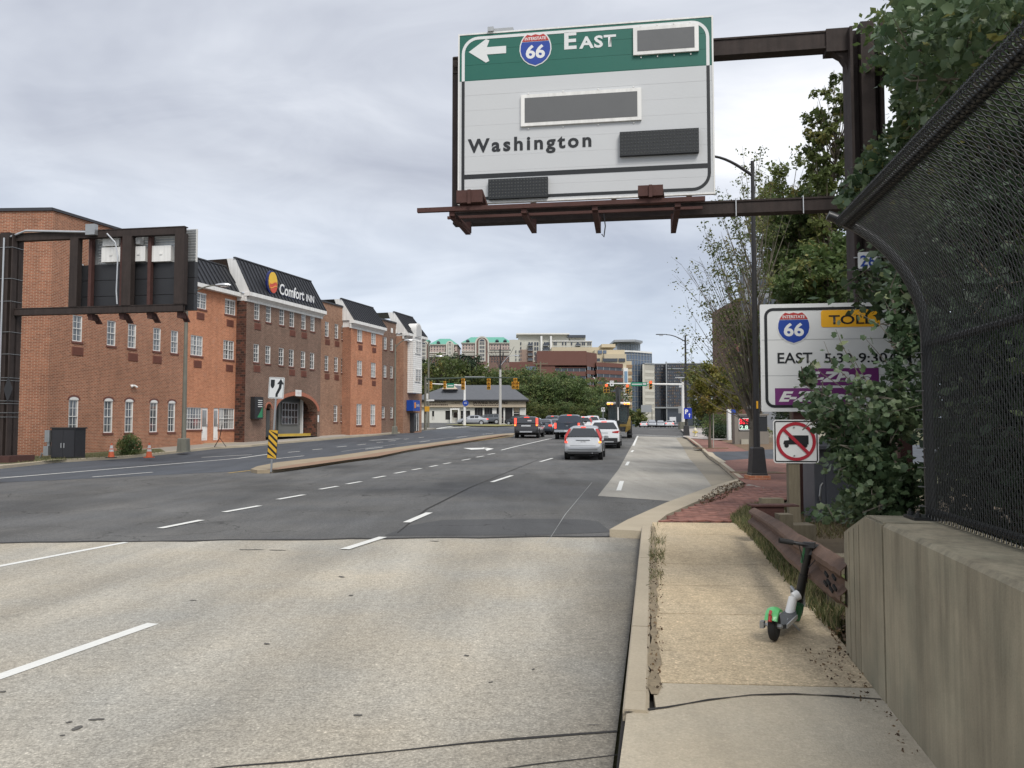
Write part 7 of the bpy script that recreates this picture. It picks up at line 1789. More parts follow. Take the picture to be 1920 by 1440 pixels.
# ------------------------------------------------------------------ curved black fence
PY = 4.82; base = Vector((*wall_pt(PY), 0))+Vector((math.cos(WALLD), -math.sin(WALLD), 0))*.30
fence = thing('curved_fence', 'black chain-link fence curving over the footway on top of the parapet wall', 'fence', (base.x, base.y, .1+H_), -math.pi/2-WALLD+R(1.5))
M_fence = pm('black_vinyl_wire', (.006, .007, .0075), .5, 0, var=.15, scale=20, spec=.6, coord='Object'); M_fpost = pm('black_vinyl_tube', (.010, .011, .012), .4, var=.1, spec=.5)
ZS, RC, THT = 1.07, .82, R(68)                # straight height, bend radius, bend angle
def prof_f(s):                                 # arc length -> (towards road, height)
    if s <= ZS: return 0., s
    a = (s-ZS)/RC
    if a <= THT: return RC*(1-math.cos(a)), ZS+RC*math.sin(a)
    e_ = (s-ZS)-RC*THT
    return RC*(1-math.cos(THT))+e_*math.sin(THT), ZS+RC*math.sin(THT)+e_*math.cos(THT)
LT = ZS+RC*THT
def fp(x, s, o=0.):
    y, z = prof_f(s); a = min(THT, max(0, (s-ZS)/RC)); ny, nz = -math.cos(a), math.sin(a)
    return (x, -side*(y+(-ny*0+0)*1)-side*o*math.cos(a), z-o*math.sin(a)*1.0)
FL = 9.5
def fpost(x):
    m = MB(); m.tube([fp(x, s, -.03) for s in [LT*k/26 for k in range(-0, 27)]]+[fp(x, LT+.02, -.03)], .030, 10); m.build('post', M_fpost, fence, smooth=True)
    m = MB(); m.box(x-.11, x+.09, -.09, .11, .0, .018); 
    for a, b in ((-.08, -.06), (-.08, .07), (.06, -.06), (.06, .07)): m.lathe((x+a, b, .018), [(.018, 0), (.018, .02), (.009, .022), (.009, .035)], 6)
    m.build('base_plate', M_fpost, fence)
for x in (0., 3.0, 6.0): fpost(x)
m = MB(); m.tube([fp(-.04, LT-.11, -.03), fp(FL, LT-.11, -.03)], .030, 10); m.build('top_rail', M_fpost, fence, smooth=True)
m = MB(); m.tube([fp(0, ZS-.02, -.035), fp(FL, ZS-.02, -.035)], .022, 8); m.build('middle_rail', M_fpost, fence, smooth=True)
m = MB(); m.tube([fp(0, .05, -.035), fp(FL, .05, -.035)], .02, 8); m.build('bottom_rail', M_fpost, fence, smooth=True)
p_ = .0255; nw = int(FL/p_); vs = []; fs_ = []; ns = int((LT+.035)/p_)+1
rng_ = np.random.default_rng(3)
for k in range(nw):
    if k*p_ > 6.0 and k % 2: continue
    pts = []
    for j in range(ns+1):
        hi = (j+k) % 2; pts.append(fp(.012+k*p_+(p_*1.04 if hi else -p_*.04), min(j*p_, LT-.04)+.012, .004 if hi else -.004))
    o0 = len(vs); w = .0033
    for i, P in enumerate(pts):
        a = min(THT, max(0, (i*p_-ZS)/RC)); ny, nz = side*math.cos(a)*w, math.sin(a)*w
        x, y, z = P; vs += [(x-w, y, z), (x, y+ny, z+nz), (x+w, y, z), (x, y-ny, z-nz)]
    for i in range(len(pts)-1):
        for q in range(4): a_, b_ = o0+i*4+q, o0+i*4+(q+1) % 4; fs_.append((a_, b_, b_+4, a_+4))
me = bpy.data.meshes.new('chain_link'); me.from_pydata(vs, [], fs_); me.materials.append(M_fence); me.polygons.foreach_set('use_smooth', [True]*len(me.polygons)); obj('chain_link', me, fence, kind='stuff')
m = MB()
for k in range(int(FL/p_)): x = .012+k*p_; m.tube([fp(x, LT-.075, .02), fp(x+.01, LT-.045, .012), fp(x+.02, LT-.03, -.02), fp(x+.01, LT-.06, -.045)], .0032, 4, cap=False)
m.build('edge_loop', M_fence, fence, kind='stuff')
m = MB()
for k in range(9): m.tube([fp(-.033, .08+k*.115, .0), fp(.0, .08+k*.115, .035), fp(.03, .08+k*.115, 0)], .004, 4)
m.build('tie_wire', pm('dull_wire', (.09, .09, .09), .5), fence)

# ------------------------------------------------------------------ guard rail
M_guard = pm('rusted_guard_rail', (.125, .075, .052), .8, .1, var=.25, scale=4, fine=.25, fscale=60, bump=.35, streak=.2)
ga0 = Vector((2.50, 5.50, .50)); pts_top = []
def gr_pt(px, py, Y): return AT(px, py, Y)
# top edge and bottom edge of the beam at stations, near end bolted to the wall
stn = [((1594, 1056), (1593, 1140), 5.52), ((1560, 1035), (1561, 1121), 5.95), ((1530, 1017), (1528, 1092), 6.5), ((1500, 1003), (1498, 1068), 7.2), ((1472, 984), (1462, 1032), 8.2), ((1445, 968), (1434, 1004), 9.3), ((1414, 952), (1411, 985), 10.6)]
gt_ = thing('guard_rail', 'rusty brown bent guard rail running from the wall end to low timber blocks', 'guard rail', (2.5, 8, 0))
rings = []
for (tp, bt, Y) in stn:
    a, b = AT(*tp, Y), AT(*bt, Y); hgt = a.z-b.z; ring = []
    pr = [(0, 1), (.018, .985), (.075, .83), (.075, .72), (.01, .56), (.01, .44), (.075, .28), (.075, .17), (.018, .015), (0, 0)]
    for dx, u_ in pr: q = b.lerp(a, u_); ring.append(Vector((q.x-dx, q.y-dx*.25, q.z))-gt_.location)
    ring += [r+Vector((.004, .003, 0))+Vector((.006, 0, 0)) for r in reversed(ring)]
    rings.append(ring)
# smooth between stations
def catmull(R_, n=4):
    out = []
    for i in range(len(R_)-1):
        a, b, c, d = R_[max(i-1, 0)], R_[i], R_[i+1], R_[min(i+2, len(R_)-1)]
        for k in range(n):
            t = k/n; out.append([.5*((2*b[j])+(-a[j]+c[j])*t+(2*a[j]-5*b[j]+4*c[j]-d[j])*t*t+(-a[j]+3*b[j]-3*c[j]+d[j])*t**3) for j in range(len(b))])
    out.append(R_[-1]); return out
rg = random.Random(2); rr2 = catmull(rings, 5)
for r in rr2[2:-2]:
    d = Vector((rg.uniform(-.006, .006), 0, rg.uniform(-.006, .006)))
    for i in range(len(r)): r[i] = r[i]+d*(1 if 3 < i < 16 else .4)
m = MB(); m.loft(rr2); bm_o = m.build('beam', M_guard, gt_, smooth=True)
m = MB()
for k, (u_, dz) in enumerate(((.25, .35), (.45, .22), (.62, .40), (.75, .62), (.3, .68), (.8, .3))):
    a = rings[0][2].lerp(rings[1][2], u_); b = rings[0][7].lerp(rings[1][7], u_); q = b.lerp(a, dz)+Vector((-.006, 0, 0)); m.cbox(q, .012, .06, .022, rot=Matrix.Rotation(.4, 3, 'X'))
m.build('bolt_slot', M_under, gt_)
e_ = AT(1412, 968, 10.7)-gt_.location
m = MB(); ez = AT(1412, 950, 10.75)-gt_.location; m.box(ez.x-.02, ez.x+.42, ez.y, ez.y+.02, ez.z-.27, ez.z+.0); m.box(ez.x-.02, ez.x+.62, ez.y-.02, ez.y+.22, ez.z-.0, ez.z+.02); m.build('end_plate', M_rust2, gt_)
for px, Y in ((1428, 10.2), (1520, 7.0)):
    q = AT(px+18, 1000, Y); m = MB(); m.box(q.x+.08-2.5, q.x+.25-2.5, Y-8-.1, Y-8+.1, 0, .60); m.build('post', M_wood, gt_)
tb = [((1430, 1470), (935, 956), 11.6, .18, 'short timber block standing at the end of the guard rail'), ((1436, 1472), (957, 985), 11.2, .25, 'weathered timber block behind the guard rail end plate'), ((1474, 1530), (985, 1018), 10.6, .3, 'dark timber lying by the foot of the wooden sign post')]
for (xa, xb), (ya, yb), Y, dp, lab in tb:
    a, b = AT(xa, yb, Y), AT(xb, ya, Y); m = MB(); w = b.x-a.x; m.box(0, w, 0, dp, -.1, b.z-a.z)
    o = m.build('timber_block', M_wood); o.location = (a.x, Y, max(a.z, .13)); tag(o, lab, 'timber', 'timber blocks by the guard rail')
# ------------------------------------------------------------------ grey control cabinet by the vines
p = G(1551, 1003, .14); q = 11.4/F_PX; cx0, cx1 = AT(1527, 900, 12.95), AT(1582, 900, 12.95)
cb2 = thing('control_cabinet', 'slate grey metal cabinet on the verge between the wooden post and the vines', 'cabinet', (cx0.x, 12.95, .13), -R(4))
Wc = 1.15; Hc = AT(1550, 842, 12.95).z-.13; M_cab = pm('slate_grey_paint', (.095, .10, .115), .5, .2, var=.12, scale=2)
m = MB(); m.box(0, Wc, 0, .62, 0, Hc); m.build('body', M_cab, cb2); m = MB(); m.add([(-.06, -.10, Hc), (Wc+.05, -.10, Hc), (Wc+.05, .7, Hc+.10), (-.06, .7, Hc+.10), (-.06, -.10, Hc+.05), (Wc+.05, -.10, Hc+.05), (Wc+.05, .7, Hc+.15), (-.06, .7, Hc+.15)], [(0,3,2,1),(4,5,6,7),(0,1,5,4),(1,2,6,5),(2,3,7,6),(3,0,4,7)]); m.build('lid', M_cab, cb2)
m = MB(); m.box(.18, Wc-.04, -.025, -.002, .06, Hc-.06); d = m.build('door', M_cab, cb2); m = MB(); m.tube([(.08, -.03, .38), (.06, -.06, .45), (.08, -.06, .62), (.12, -.03, .66)], .014, 6); m.build('handle', M_galv, d)
m = MB(); m.box(.02, .12, -.012, -.002, .05, .18); m.build('label_plate', M_galv, cb2)
# ------------------------------------------------------------------ scooter
M_lime = pm('lime_green_plastic', (.12, .52, .17), .4, var=.05, coat=.3); M_dgreen = pm('dark_green_plastic', (.02, .12, .045), .45, var=.1)
RW = G(1452, 1201, .152); sc = thing('kick_scooter', 'electric kick scooter with green rear mudguard and white neck, parked on the footway', 'scooter', (RW.x, RW.y, RW.z), 0)
FW = G(1497, 1158, .152); dv = Vector((FW.x-RW.x, FW.y-RW.y, 0)); LEN = dv.length; sc.rotation_euler = (0, 0, math.atan2(dv.y, dv.x)-math.pi/2)
# local Y runs forward
r = .108
def swheel(y, rr_=.108):
    m = MB(); m.lathe((0, y, rr_), [(.055, -.026), (.085, -.028), (rr_-.006, -.02), (rr_, -.008), (rr_, .008), (rr_-.006, .02), (.085, .028), (.055, .026)], 24, axis='x'); t = m.build('wheel', M_rubber, sc, smooth=True)
    m = MB(); m.lathe((0, y, rr_), [(.056, -.024), (.056, .024)], 14, axis='x'); m.lathe((0, y, rr_), [(.018, -.05), (.018, .05)], 8, axis='x'); m.build('hub', M_alu, t)
swheel(0.); swheel(LEN)
m = MB(); n = 12; w = .047
rings = []
for k in range(n+1):
    a = R(28+100*k/n)*1.0; cy, cz = math.cos(math.pi-a), math.sin(a)
    ring = []
    for (xx_, rr_) in ((-w, .105), (-w*.95, .122), (-w*.5, .134), (0, .138), (w*.5, .134), (w*.95, .122), (w, .105)): ring.append((xx_, -rr_*math.cos(a), r+rr_*math.sin(a)))
    rings.append(ring)
m.loft(rings, 0, False, closed=False); mg = m.build('mudguard', M_lime, sc, smooth=True)
m = MB(); m.tube([(0, -.125, r+.055), (0, -.105, r+.095)], .014, 8); m.build('rear_light', M_lens, mg); m = MB(); m.tube([(0, -.118, r+.10), (0, -.09, r+.125)], .012, 6); m.build('reflector', M_lens, mg)
m = MB(); m.tube([(-.09, 0, r), (.06, 0, r)], .012, 8); m.cbox((-.085, 0, r), .03, .05, .05); m.build('axle', M_galv, sc)
m = MB(); m.loft([[(-w_, y, z0), (w_, y, z0), (w_*1.05, y, z1), (-w_*1.05, y, z1)] for y, w_, z0, z1 in ((.08, .03, .07, .10), (.16, .058, .06, .095), (LEN-.34, .058, .06, .095), (LEN-.24, .03, .07, .12))]); m.build('deck', pm('scooter_grey', (.10, .105, .105), .6, .3), sc)
m = MB(); 
for s in (-1, 1): m.box(min(s*.060, s*.068), max(s*.060, s*.068), .12, LEN-.34, .07, .10)
m.build('deck_rail', M_alu, sc); m = MB(); m.tube([(.03, .30, .10), (.11, .34, .015)], .008, 6); m.build('kickstand', M_galv, sc)
def lp_(px, py, Y):                             # pixel at depth Y in scooter coordinates
    q = AT(px, py, Y); return sc.matrix_basis.inverted() @ q
bpy.context.view_layer.update()
sc_m = Matrix.Translation(sc.location) @ Matrix.Rotation(sc.rotation_euler.z, 4, 'Z'); inv = sc_m.inverted()
def lq(px, py, Y): return inv @ AT(px, py, Y)
Yn = RW.y+.44
n0, n1 = lq(1478, 1163, Yn), lq(1487, 1120, Yn+.05); n2 = lq(1497, 1115, Yn+.06)
m = MB(); m.tube([n0, n1], [.040, .034], 12); m.tube([n1, n2], [.036, .040], 10); m.build('neck', M_white, sc, smooth=True)
c0_, c1_ = lq(1490, 1160, Yn+.14), lq(1497, 1132, Yn+.12); m = MB(); m.tube([c0_, c1_], .044, 14); m.build('battery_case', M_dgreen, sc, smooth=True)
s0, s1 = lq(1498, 1120, Yn+.10), lq(1518, 1024, Yn-.02); m = MB(); m.tube([s0, s0.lerp(s1, .45)], .035, 12); m.tube([s0.lerp(s1, .45), s1], [.030, .034], 12); m.build('stem', M_fpost, sc, smooth=True)
m = MB(); m.tube([s1.lerp(s0, .02)+Vector((-.028, -.01, 0)), s1.lerp(s0, .32)+Vector((-.028, -.01, 0))], .016, 6); m.build('green_strip', M_dgreen, sc)
h0, h1 = lq(1461, 1013, Yn-.02), lq(1541, 1027, Yn-.02); m = MB(); m.tube([h0, h1], .015, 10); m.build('handlebar', M_fpost, sc, smooth=True)
for a, b in ((0, .32), (.80, 1)): m = MB(); m.tube([h0.lerp(h1, a), h0.lerp(h1, b)], .021, 10); m.build('grip', M_rubber, sc, smooth=True)
m = MB(); m.cbox(h0.lerp(h1, .70)+Vector((0, 0, .005)), .09, .06, .04); m.tube([h0.lerp(h1, .4)+Vector((0, -.02, 0)), h0.lerp(h1, .75)+Vector((0, -.03, .01))], .007, 5); m.cbox(s1.lerp(s0, .05), .05, .05, .09); m.build('display', M_trimk, sc)
m = MB(); m.cbox(h0.lerp(h1, .97)+Vector((0, -.02, 0)), .03, .02, .03); m.build('bell', M_white, sc)
m = MB(); m.tube([h0.lerp(h1, .9), h0.lerp(h1, .86)+Vector((0, -.04, -.10)), s0.lerp(s1, .6)+Vector((.03, -.03, 0))], .004, 5); m.tube([h0.lerp(h1, .45), s0.lerp(s1, .82)+Vector((-.04, -.03, 0)), s0.lerp(s1, .3)+Vector((.04, 0, 0))], .004, 5); m.build('cable', M_trimk, sc)
m = MB(); fw = Vector((0, LEN, r)); m.tube([fw+Vector((.045, 0, 0)), fw+Vector((.045, -.02, .14)), Vector(s0)], .014, 8); m.tube([fw+Vector((-.045, 0, 0)), fw+Vector((-.045, -.02, .14)), Vector(s0)], .014, 8); m.build('fork', M_galv, sc)
# ------------------------------------------------------------------ foliage
def leaf_mat(name, cols, trans=.35, rough=.55):
    g = NG(name); at = g.N.new('ShaderNodeAttribute'); at.attribute_name = 'tone'; at.attribute_type = 'GEOMETRY'
    c = g.ramp(at.outputs['Fac'], cols)
    g.L.new(c, g.b.inputs['Base Color']); g.b.inputs['Roughness'].default_value = rough; g.b.inputs['Specular IOR Level'].default_value = .35
    tr = g.N.new('ShaderNodeBsdfTranslucent'); sc_ = g.scale(c, 1.3); g.L.new(sc_, tr.inputs[0])
    mx_ = g.N.new('ShaderNodeMixShader'); mx_.inputs[0].default_value = trans; g.L.new(g.b.outputs[0], mx_.inputs[1]); g.L.new(tr.outputs[0], mx_.inputs[2]); g.L.new(mx_.outputs[0], g.out.inputs[0])
    return g.mat
LM_green = leaf_mat('green_leaves', [(0, (0.047, 0.078, 0.027)), (.5, (0.101, 0.149, 0.051)), (.85, (0.169, 0.209, 0.074)), (1, (0.270, 0.243, 0.081))])
LM_dark = leaf_mat('dark_evergreen', [(0, (0.018, 0.035, 0.018)), (.6, (0.037, 0.065, 0.030)), (1, (0.069, 0.094, 0.037))], .15)
LM_yel = leaf_mat('yellowing_leaves', [(0, (0.081, 0.098, 0.021)), (.5, (0.161, 0.167, 0.034)), (.85, (0.241, 0.207, 0.052)), (1, (0.299, 0.196, 0.057))])
LM_vine = leaf_mat('vine_leaves', [(0, (0.050, 0.088, 0.043)), (.5, (0.100, 0.150, 0.073)), (.85, (0.163, 0.206, 0.112)), (1, (0.225, 0.225, 0.075))], .25, .42)
LM_dry = leaf_mat('dry_grass', [(0, (.07, .055, .03)), (.5, (.16, .125, .065)), (.8, (.10, .12, .04)), (1, (.26, .21, .12))], .2)
LM_weed = leaf_mat('weed_green', [(0, (.055, .065, .025)), (.45, (.12, .15, .055)), (.7, (.22, .20, .10)), (1, (.33, .27, .15))], .35)
LM_litter = leaf_mat('leaf_litter', [(0, (.045, .03, .018)), (.5, (.12, .075, .04)), (1, (.22, .15, .08))], .05)
LM_mix = leaf_mat('autumn_green_leaves', [(0, (0.058, 0.081, 0.026)), (.45, (0.111, 0.143, 0.044)), (.8, (0.176, 0.195, 0.065)), (1, (0.260, 0.221, 0.072))])
M_bark = pm('bark', (.105, .085, .062), .95, var=.25, scale=5, stretch=(3, 3, .6), fine=.25, fscale=40, bump=.6, bscale=25)
M_bark2 = pm('grey_bark', (.17, .15, .12), .95, var=.25, scale=5, stretch=(3, 3, .6), fine=.2, fscale=40, bump=.5)
QUAD = (np.array([(-.5, 0, 0), (0, -.32, .03), (.5, 0, 0), (0, .32, .03)]), [(0, 1, 2, 3)])
OV = (np.array([(-.5, 0, 0), (-.22, -.30, .05), (.12, -.26, .05), (.5, 0, -.05), (.12, .26, .05), (-.22, .30, .05), (0, 0, 0)]), [(0, 1, 2, 6), (6, 2, 3), (6, 3, 4), (0, 6, 4, 5)])
IVY = (np.array([(-.42, 0, 0), (-.30, -.36, .05), (.02, -.30, .03), (.14, -.42, .08), (.5, 0, -.05), (.14, .42, .08), (.02, .30, .03), (-.30, .36, .05), (0, 0, -.02)]), [(0, 1, 2, 8), (8, 2, 3, 4), (8, 4, 5, 6), (0, 8, 6, 7)])
BL = (np.array([(-.5, -.035, 0), (0, -.03, .06), (.5, 0, 0), (0, .03, .06), (-.5, .035, 0)]), [(0, 1, 2, 3, 4)])
def scatter(name, P, size, mat, rng, shape=QUAD, tone=None, droop=.35, parent=None, kind='stuff', up=None, svar=.35, build=True):
    P = np.asarray(P, float); n = len(P); V, Fc = shape; k = len(V)
    if up is None:
        N_ = rng.normal(size=(n, 3)); N_[:, 2] = np.abs(N_[:, 2])+.25; N_ /= np.linalg.norm(N_, axis=1)[:, None]
        A = rng.normal(size=(n, 3)); A[:, 2] -= droop
    else:                                      # blades standing up
        A = rng.normal(size=(n, 3))*.45; A[:, 2] = np.abs(A[:, 2])+up; N_ = rng.normal(size=(n, 3)); N_[:, 2] *= .2
    A -= N_*(A*N_).sum(1)[:, None] if up is None else 0
    A /= np.linalg.norm(A, axis=1)[:, None]
    B_ = np.cross(N_, A); B_ /= np.linalg.norm(B_, axis=1)[:, None]+1e-9; C_ = np.cross(A, B_)
    S_ = (np.asarray(size)*np.ones(n))*(1+svar*1.35*(rng.random(n)*2-1))
    co = P[:, None, :]+S_[:, None, None]*(V[None, :, 0:1]*A[:, None, :]+V[None, :, 1:2]*B_[:, None, :]+V[None, :, 2:3]*C_[:, None, :])
    me = bpy.data.meshes.new(name); me.vertices.add(n*k); me.vertices.foreach_set('co', co.reshape(-1))
    ls = [len(f) for f in Fc]; idx = np.concatenate([np.array(f) for f in Fc]); L_ = len(idx)
    allv = (np.arange(n)[:, None]*k+idx[None, :]).reshape(-1); me.loops.add(n*L_); me.loops.foreach_set('vertex_index', allv.astype(np.int32))
    me.polygons.add(n*len(Fc)); st = np.concatenate([[0], np.cumsum(ls)[:-1]]); starts = (np.arange(n)[:, None]*L_+st[None, :]).reshape(-1)
    me.polygons.foreach_set('loop_start', starts.astype(np.int32)); me.polygons.foreach_set('loop_total', np.tile(ls, n).astype(np.int32))
    t = rng.random(n) if tone is None else np.clip(tone+.28*(rng.random(n)-.5), 0, 1)
    at = me.attributes.new('tone', 'FLOAT', 'FACE'); at.data.foreach_set('value', np.repeat(t, len(Fc)).astype(np.float32))
    me.materials.append(mat); me.update(calc_edges=True); me.validate()
    if not build: return me
    return obj(name, me, parent, kind=kind)
def branch_tree(rng, h, rx, rz, zc, r0, nl, lpl, lsize, spread=.28, fork=.35, upsweep=.4, seg=5, shell=.35, ry=None, twigs=2, lean=(0, 0), ncl=0):
    """returns (branch MB, leaf points, tones): limbs from the trunk up into an ellipsoid crown"""
    m = MB(); ry = ry or rx
    tr = [Vector((lean[0]*k/6+rng.normal()*.015*h*k/6, lean[1]*k/6+rng.normal()*.015*h*k/6, h*.9*k/6)) for k in range(7)]
    m.tube(tr, [r0*(1.25 if k == 0 else 1)*(1-.85*k/6) for k in range(7)], 8)
    P = []; T = []
    for i in range(nl):
        d = rng.normal(size=3); d /= np.linalg.norm(d); d[2] = d[2]*.95+.12; rr_ = shell+(1-shell)*rng.random()**.5
        tip = Vector((d[0]*rx*rr_+lean[0], d[1]*ry*rr_+lean[1], zc+d[2]*rz*rr_))
        z0 = min(h*.88, max(h*fork, tip.z-(abs(tip.x)+abs(tip.y))*upsweep-rng.random()*h*.15)); k = z0/(h*.9)*6; a = tr[int(k)].lerp(tr[min(6, int(k)+1)], k-int(k))
        mid = a.lerp(tip, .5)+Vector((rng.normal()*.05*rx, rng.normal()*.05*rx, -.04*h*rng.random()))
        pts = [a.lerp(mid, .0), a.lerp(mid, .55), mid, mid.lerp(tip, .55), tip]; r1 = r0*.30*(1-.6*z0/h)
        m.tube(pts, [r1, r1*.8, r1*.55, r1*.35, r1*.12], 4, cap=False)
        tone0 = rng.random()
        for q in range(twigs):
            f = .4+.6*rng.random(); b = mid.lerp(tip, f); e = b+Vector(rng.normal(size=3)*spread*rx*.6); m.tube([b, b.lerp(e, .5)+Vector((0, 0, .02*h)), e], [r1*.3, r1*.2, r1*.08], 3, cap=False)
            n_ = int(lpl/twigs); u_ = rng.random(n_)[:, None]; bb, ee = np.array(b), np.array(e)
            pt = bb+(ee-bb)*u_+rng.normal(size=(n_, 3))*spread*rx*np.array((.32, .32, .22)); P.append(pt); T.append(np.full(n_, tone0))
    return m, np.concatenate(P), np.concatenate(T)
def tree(name, label, loc, rng_seed, mat, bark=None, group=None, cat='tree', shape=QUAD, **k):
    rng = np.random.default_rng(rng_seed); ls = k.pop('lsize'); m, P, T = branch_tree(rng, lsize=ls, **k)
    t = thing(name, label, cat, tuple(loc), 0, group); m.build('trunk', bark or M_bark, t, smooth=True)
    scatter('crown', P, ls, mat, rng, shape=shape, tone=T*.8+.1, parent=t, kind=None); return t
# ---- street tree by the dark lamp: thin rising twigs, sparse leaves
b = G(1412, 886, .15); s_ = b.y/F_PX
tree('street_tree', 'tall thin-branched tree with sparse small leaves rising behind the dark lamp post', b, 5, LM_mix, M_bark2, h=(886-330)*s_, rx=1.9, rz=(780-290)/2*s_*.95, zc=(886-520)*s_, r0=.13, nl=110, lpl=70, lsize=.085, spread=.17, fork=.16, upsweep=1.7, shell=.3, twigs=3, lean=(.15, 0))
tg = random.Random(9); m = MB()               # bare twigs spreading to the left of it
for k in range(34):
    a = Vector((tg.uniform(-.1, .1), 0, tg.uniform(1.3, 4.2))); e = Vector((tg.uniform(-2.6, -.6), tg.uniform(-1.2, 1.2), a.z+tg.uniform(1.2, 3.4))); mid = a.lerp(e, .5)+Vector((0, 0, -.15))
    m.tube([a, mid, e], [.022, .014, .004], 4, cap=False)
    for q in range(4): f = tg.random(); c = mid.lerp(e, f); m.tube([c, c+Vector((tg.uniform(-.5, .1), tg.uniform(-.2, .2), tg.uniform(.1, .6)))], [.007, .002], 3, cap=False)
st = [o for o in bpy.data.objects if o.name.startswith('street_tree') and o.type == 'EMPTY'][0]; m.build('bare_branch', M_bark2, st)
rngt = np.random.default_rng(21); pts = []
for k in range(60): c = np.array((tg.uniform(-2.5, -.5), tg.uniform(-1.1, 1.1), tg.uniform(3.0, 7.0))); pts.append(c+rngt.normal(size=(14, 3))*.13)
scatter('outer_leaves', np.concatenate(pts), .08, LM_mix, rngt, parent=st, kind=None)
m = MB(); m.box(-.75, .85, -.45, .45, -.02, .012); o = m.build('tree_pit', M_mulch); o.location = b+Vector((.1, 0, 0)); o['kind'] = 'structure'
# ---- small round street tree
b = G(1331.5, 840, .15); s_ = b.y/F_PX
tree('street_tree', 'small young street tree with round yellow green crown by the kerb', b, 6, LM_yel, M_bark, h=(838-700)*s_, rx=44*s_, rz=52*s_, zc=(838-725)*s_, r0=.09, nl=60, lpl=110, lsize=.16, spread=.30, fork=.45, upsweep=.6, shell=.25)
m = MB(); m.box(-.9, .95, -.5, .5, -.02, .012); o = m.build('tree_pit', M_mulch); o.location = b; o['kind'] = 'structure'
m = MB(); m.tube([(0, 0, 0), (.02, 0, 2.4)], .03, 6); o = m.build('tree_stake', pm('pale_stake', (.4, .38, .33), .8)); o.location = b+Vector((.22, .1, 0)); tag(o, 'pale stake standing beside the small young street tree', 'stake')
far_tr = [((1372, 806), 1372, 45, 50, 735, 86, LM_yel, 'yellow green tree behind the small street tree, left of the hedge', 31), ((1335, 808), 1322, 40, 42, 745, 112, LM_yel, 'olive tree close behind the far dark lamp post', 32), ((1420, 815), 1428, 62, 95, 670, 66, LM_green, 'bushy green tree behind the price sign', 33), ((1470, 815), 1500, 60, 45, 770, 60, LM_dark, 'dark shrubby tree between the big toll sign and the hedge', 34),
          ((1205, 797), 1199, 17, 15, 783, 290, LM_mix, 'small round tree beside the far street, left of the far traffic', 35), ((1188, 797), 1180, 12, 15, 784, 260, LM_mix, 'smaller tree behind the digger at the far street', 36), ((1315, 800), 1340, 40, 20, 790, 130, LM_dark, 'dark bushes in the distance right of the far mast', 37)]
for (bx, by_), cxp, rxp, rzp, cyp, Yd, mt, lab, sd_ in far_tr:
    p = AT(cxp, 800, Yd); z0_ = zg(p.x, Yd); zc = AT(cxp, cyp, Yd).z-z0_; q = Yd/F_PX
    tree('broadleaf_tree', lab, (p.x, Yd, z0_), sd_, mt, h=zc+rzp*q*.5, rx=rxp*q, rz=rzp*q, zc=zc, r0=.16, nl=60, lpl=75, lsize=.10+Yd*.0016, spread=.30, fork=.25, upsweep=.5, shell=.3)
# ---- big trees right of the gantry
for cxp, cyp, rxp, rzp, Yd, mt, lab, sd_, nl, lpl, ls in [
        (1572, 345, 58, 250, 26, LM_mix, 'tall narrow green tree rising behind the gantry post', 41, 110, 85, .15), (1490, 420, 95, 130, 30, LM_mix, 'broad green tree left of the gantry post, behind the lower beam', 42, 95, 80, .16),
        (1515, 500, 85, 150, 28, LM_green, 'full green tree between the dark lamp post and the gantry post', 45, 120, 90, .16), (1560, 560, 110, 120, 24, LM_green, 'dense dark green tree behind the toll sign', 43, 120, 120, .16), (1690, 520, 110, 230, 20, LM_green, 'leafy tree behind the curved fence, right of the gantry post', 44, 130, 100, .15)]:
    p = AT(cxp, 800, Yd); zc = AT(cxp, cyp, Yd).z; q = Yd/F_PX
    tree('broadleaf_tree', lab, (p.x, Yd, 0), sd_, mt, M_bark, h=zc+rzp*q*.6, rx=rxp*q, rz=rzp*q, zc=zc, r0=.2, nl=nl, lpl=lpl, lsize=ls, spread=.24, fork=.2, upsweep=.7, shell=.3)
# tree overhanging at the top right
tr_ = tree('broadleaf_tree', 'big tree overhanging the fence at the top right corner', (9.2, 13.5, 0), 51, LM_green, h=10.2, rx=2.65, rz=3.2, zc=8.3, r0=.25, nl=190, lpl=130, lsize=.15, spread=.22, fork=.3, upsweep=.5, shell=.1, ry=3.0)
tree('broadleaf_tree', 'dark tree filling the view through the chain-link fence', (7.4, 11.4, 0), 52, LM_dark, h=6.2, rx=2.3, rz=3.5, zc=3.3, r0=.2, nl=190, lpl=130, lsize=.15, spread=.28, fork=.1, upsweep=.5, shell=.1, ry=2.2)
tree('broadleaf_tree', 'lower thicket close behind the parapet wall, seen only through the mesh', (5.5, 8.0, 0), 53, LM_dark, h=4.0, rx=1.35, rz=2.2, zc=2.0, r0=.12, nl=120, lpl=120, lsize=.12, spread=.30, fork=.1, upsweep=.5, shell=.1, ry=1.8)
tree('broadleaf_tree', 'thicket at the right edge beyond the fence, nearest to the camera', (4.9, 5.0, 0), 54, LM_dark, h=4.4, rx=1.5, rz=2.3, zc=2.2, r0=.12, nl=100, lpl=110, lsize=.12, spread=.30, fork=.1, upsweep=.5, shell=.1, ry=2.6)
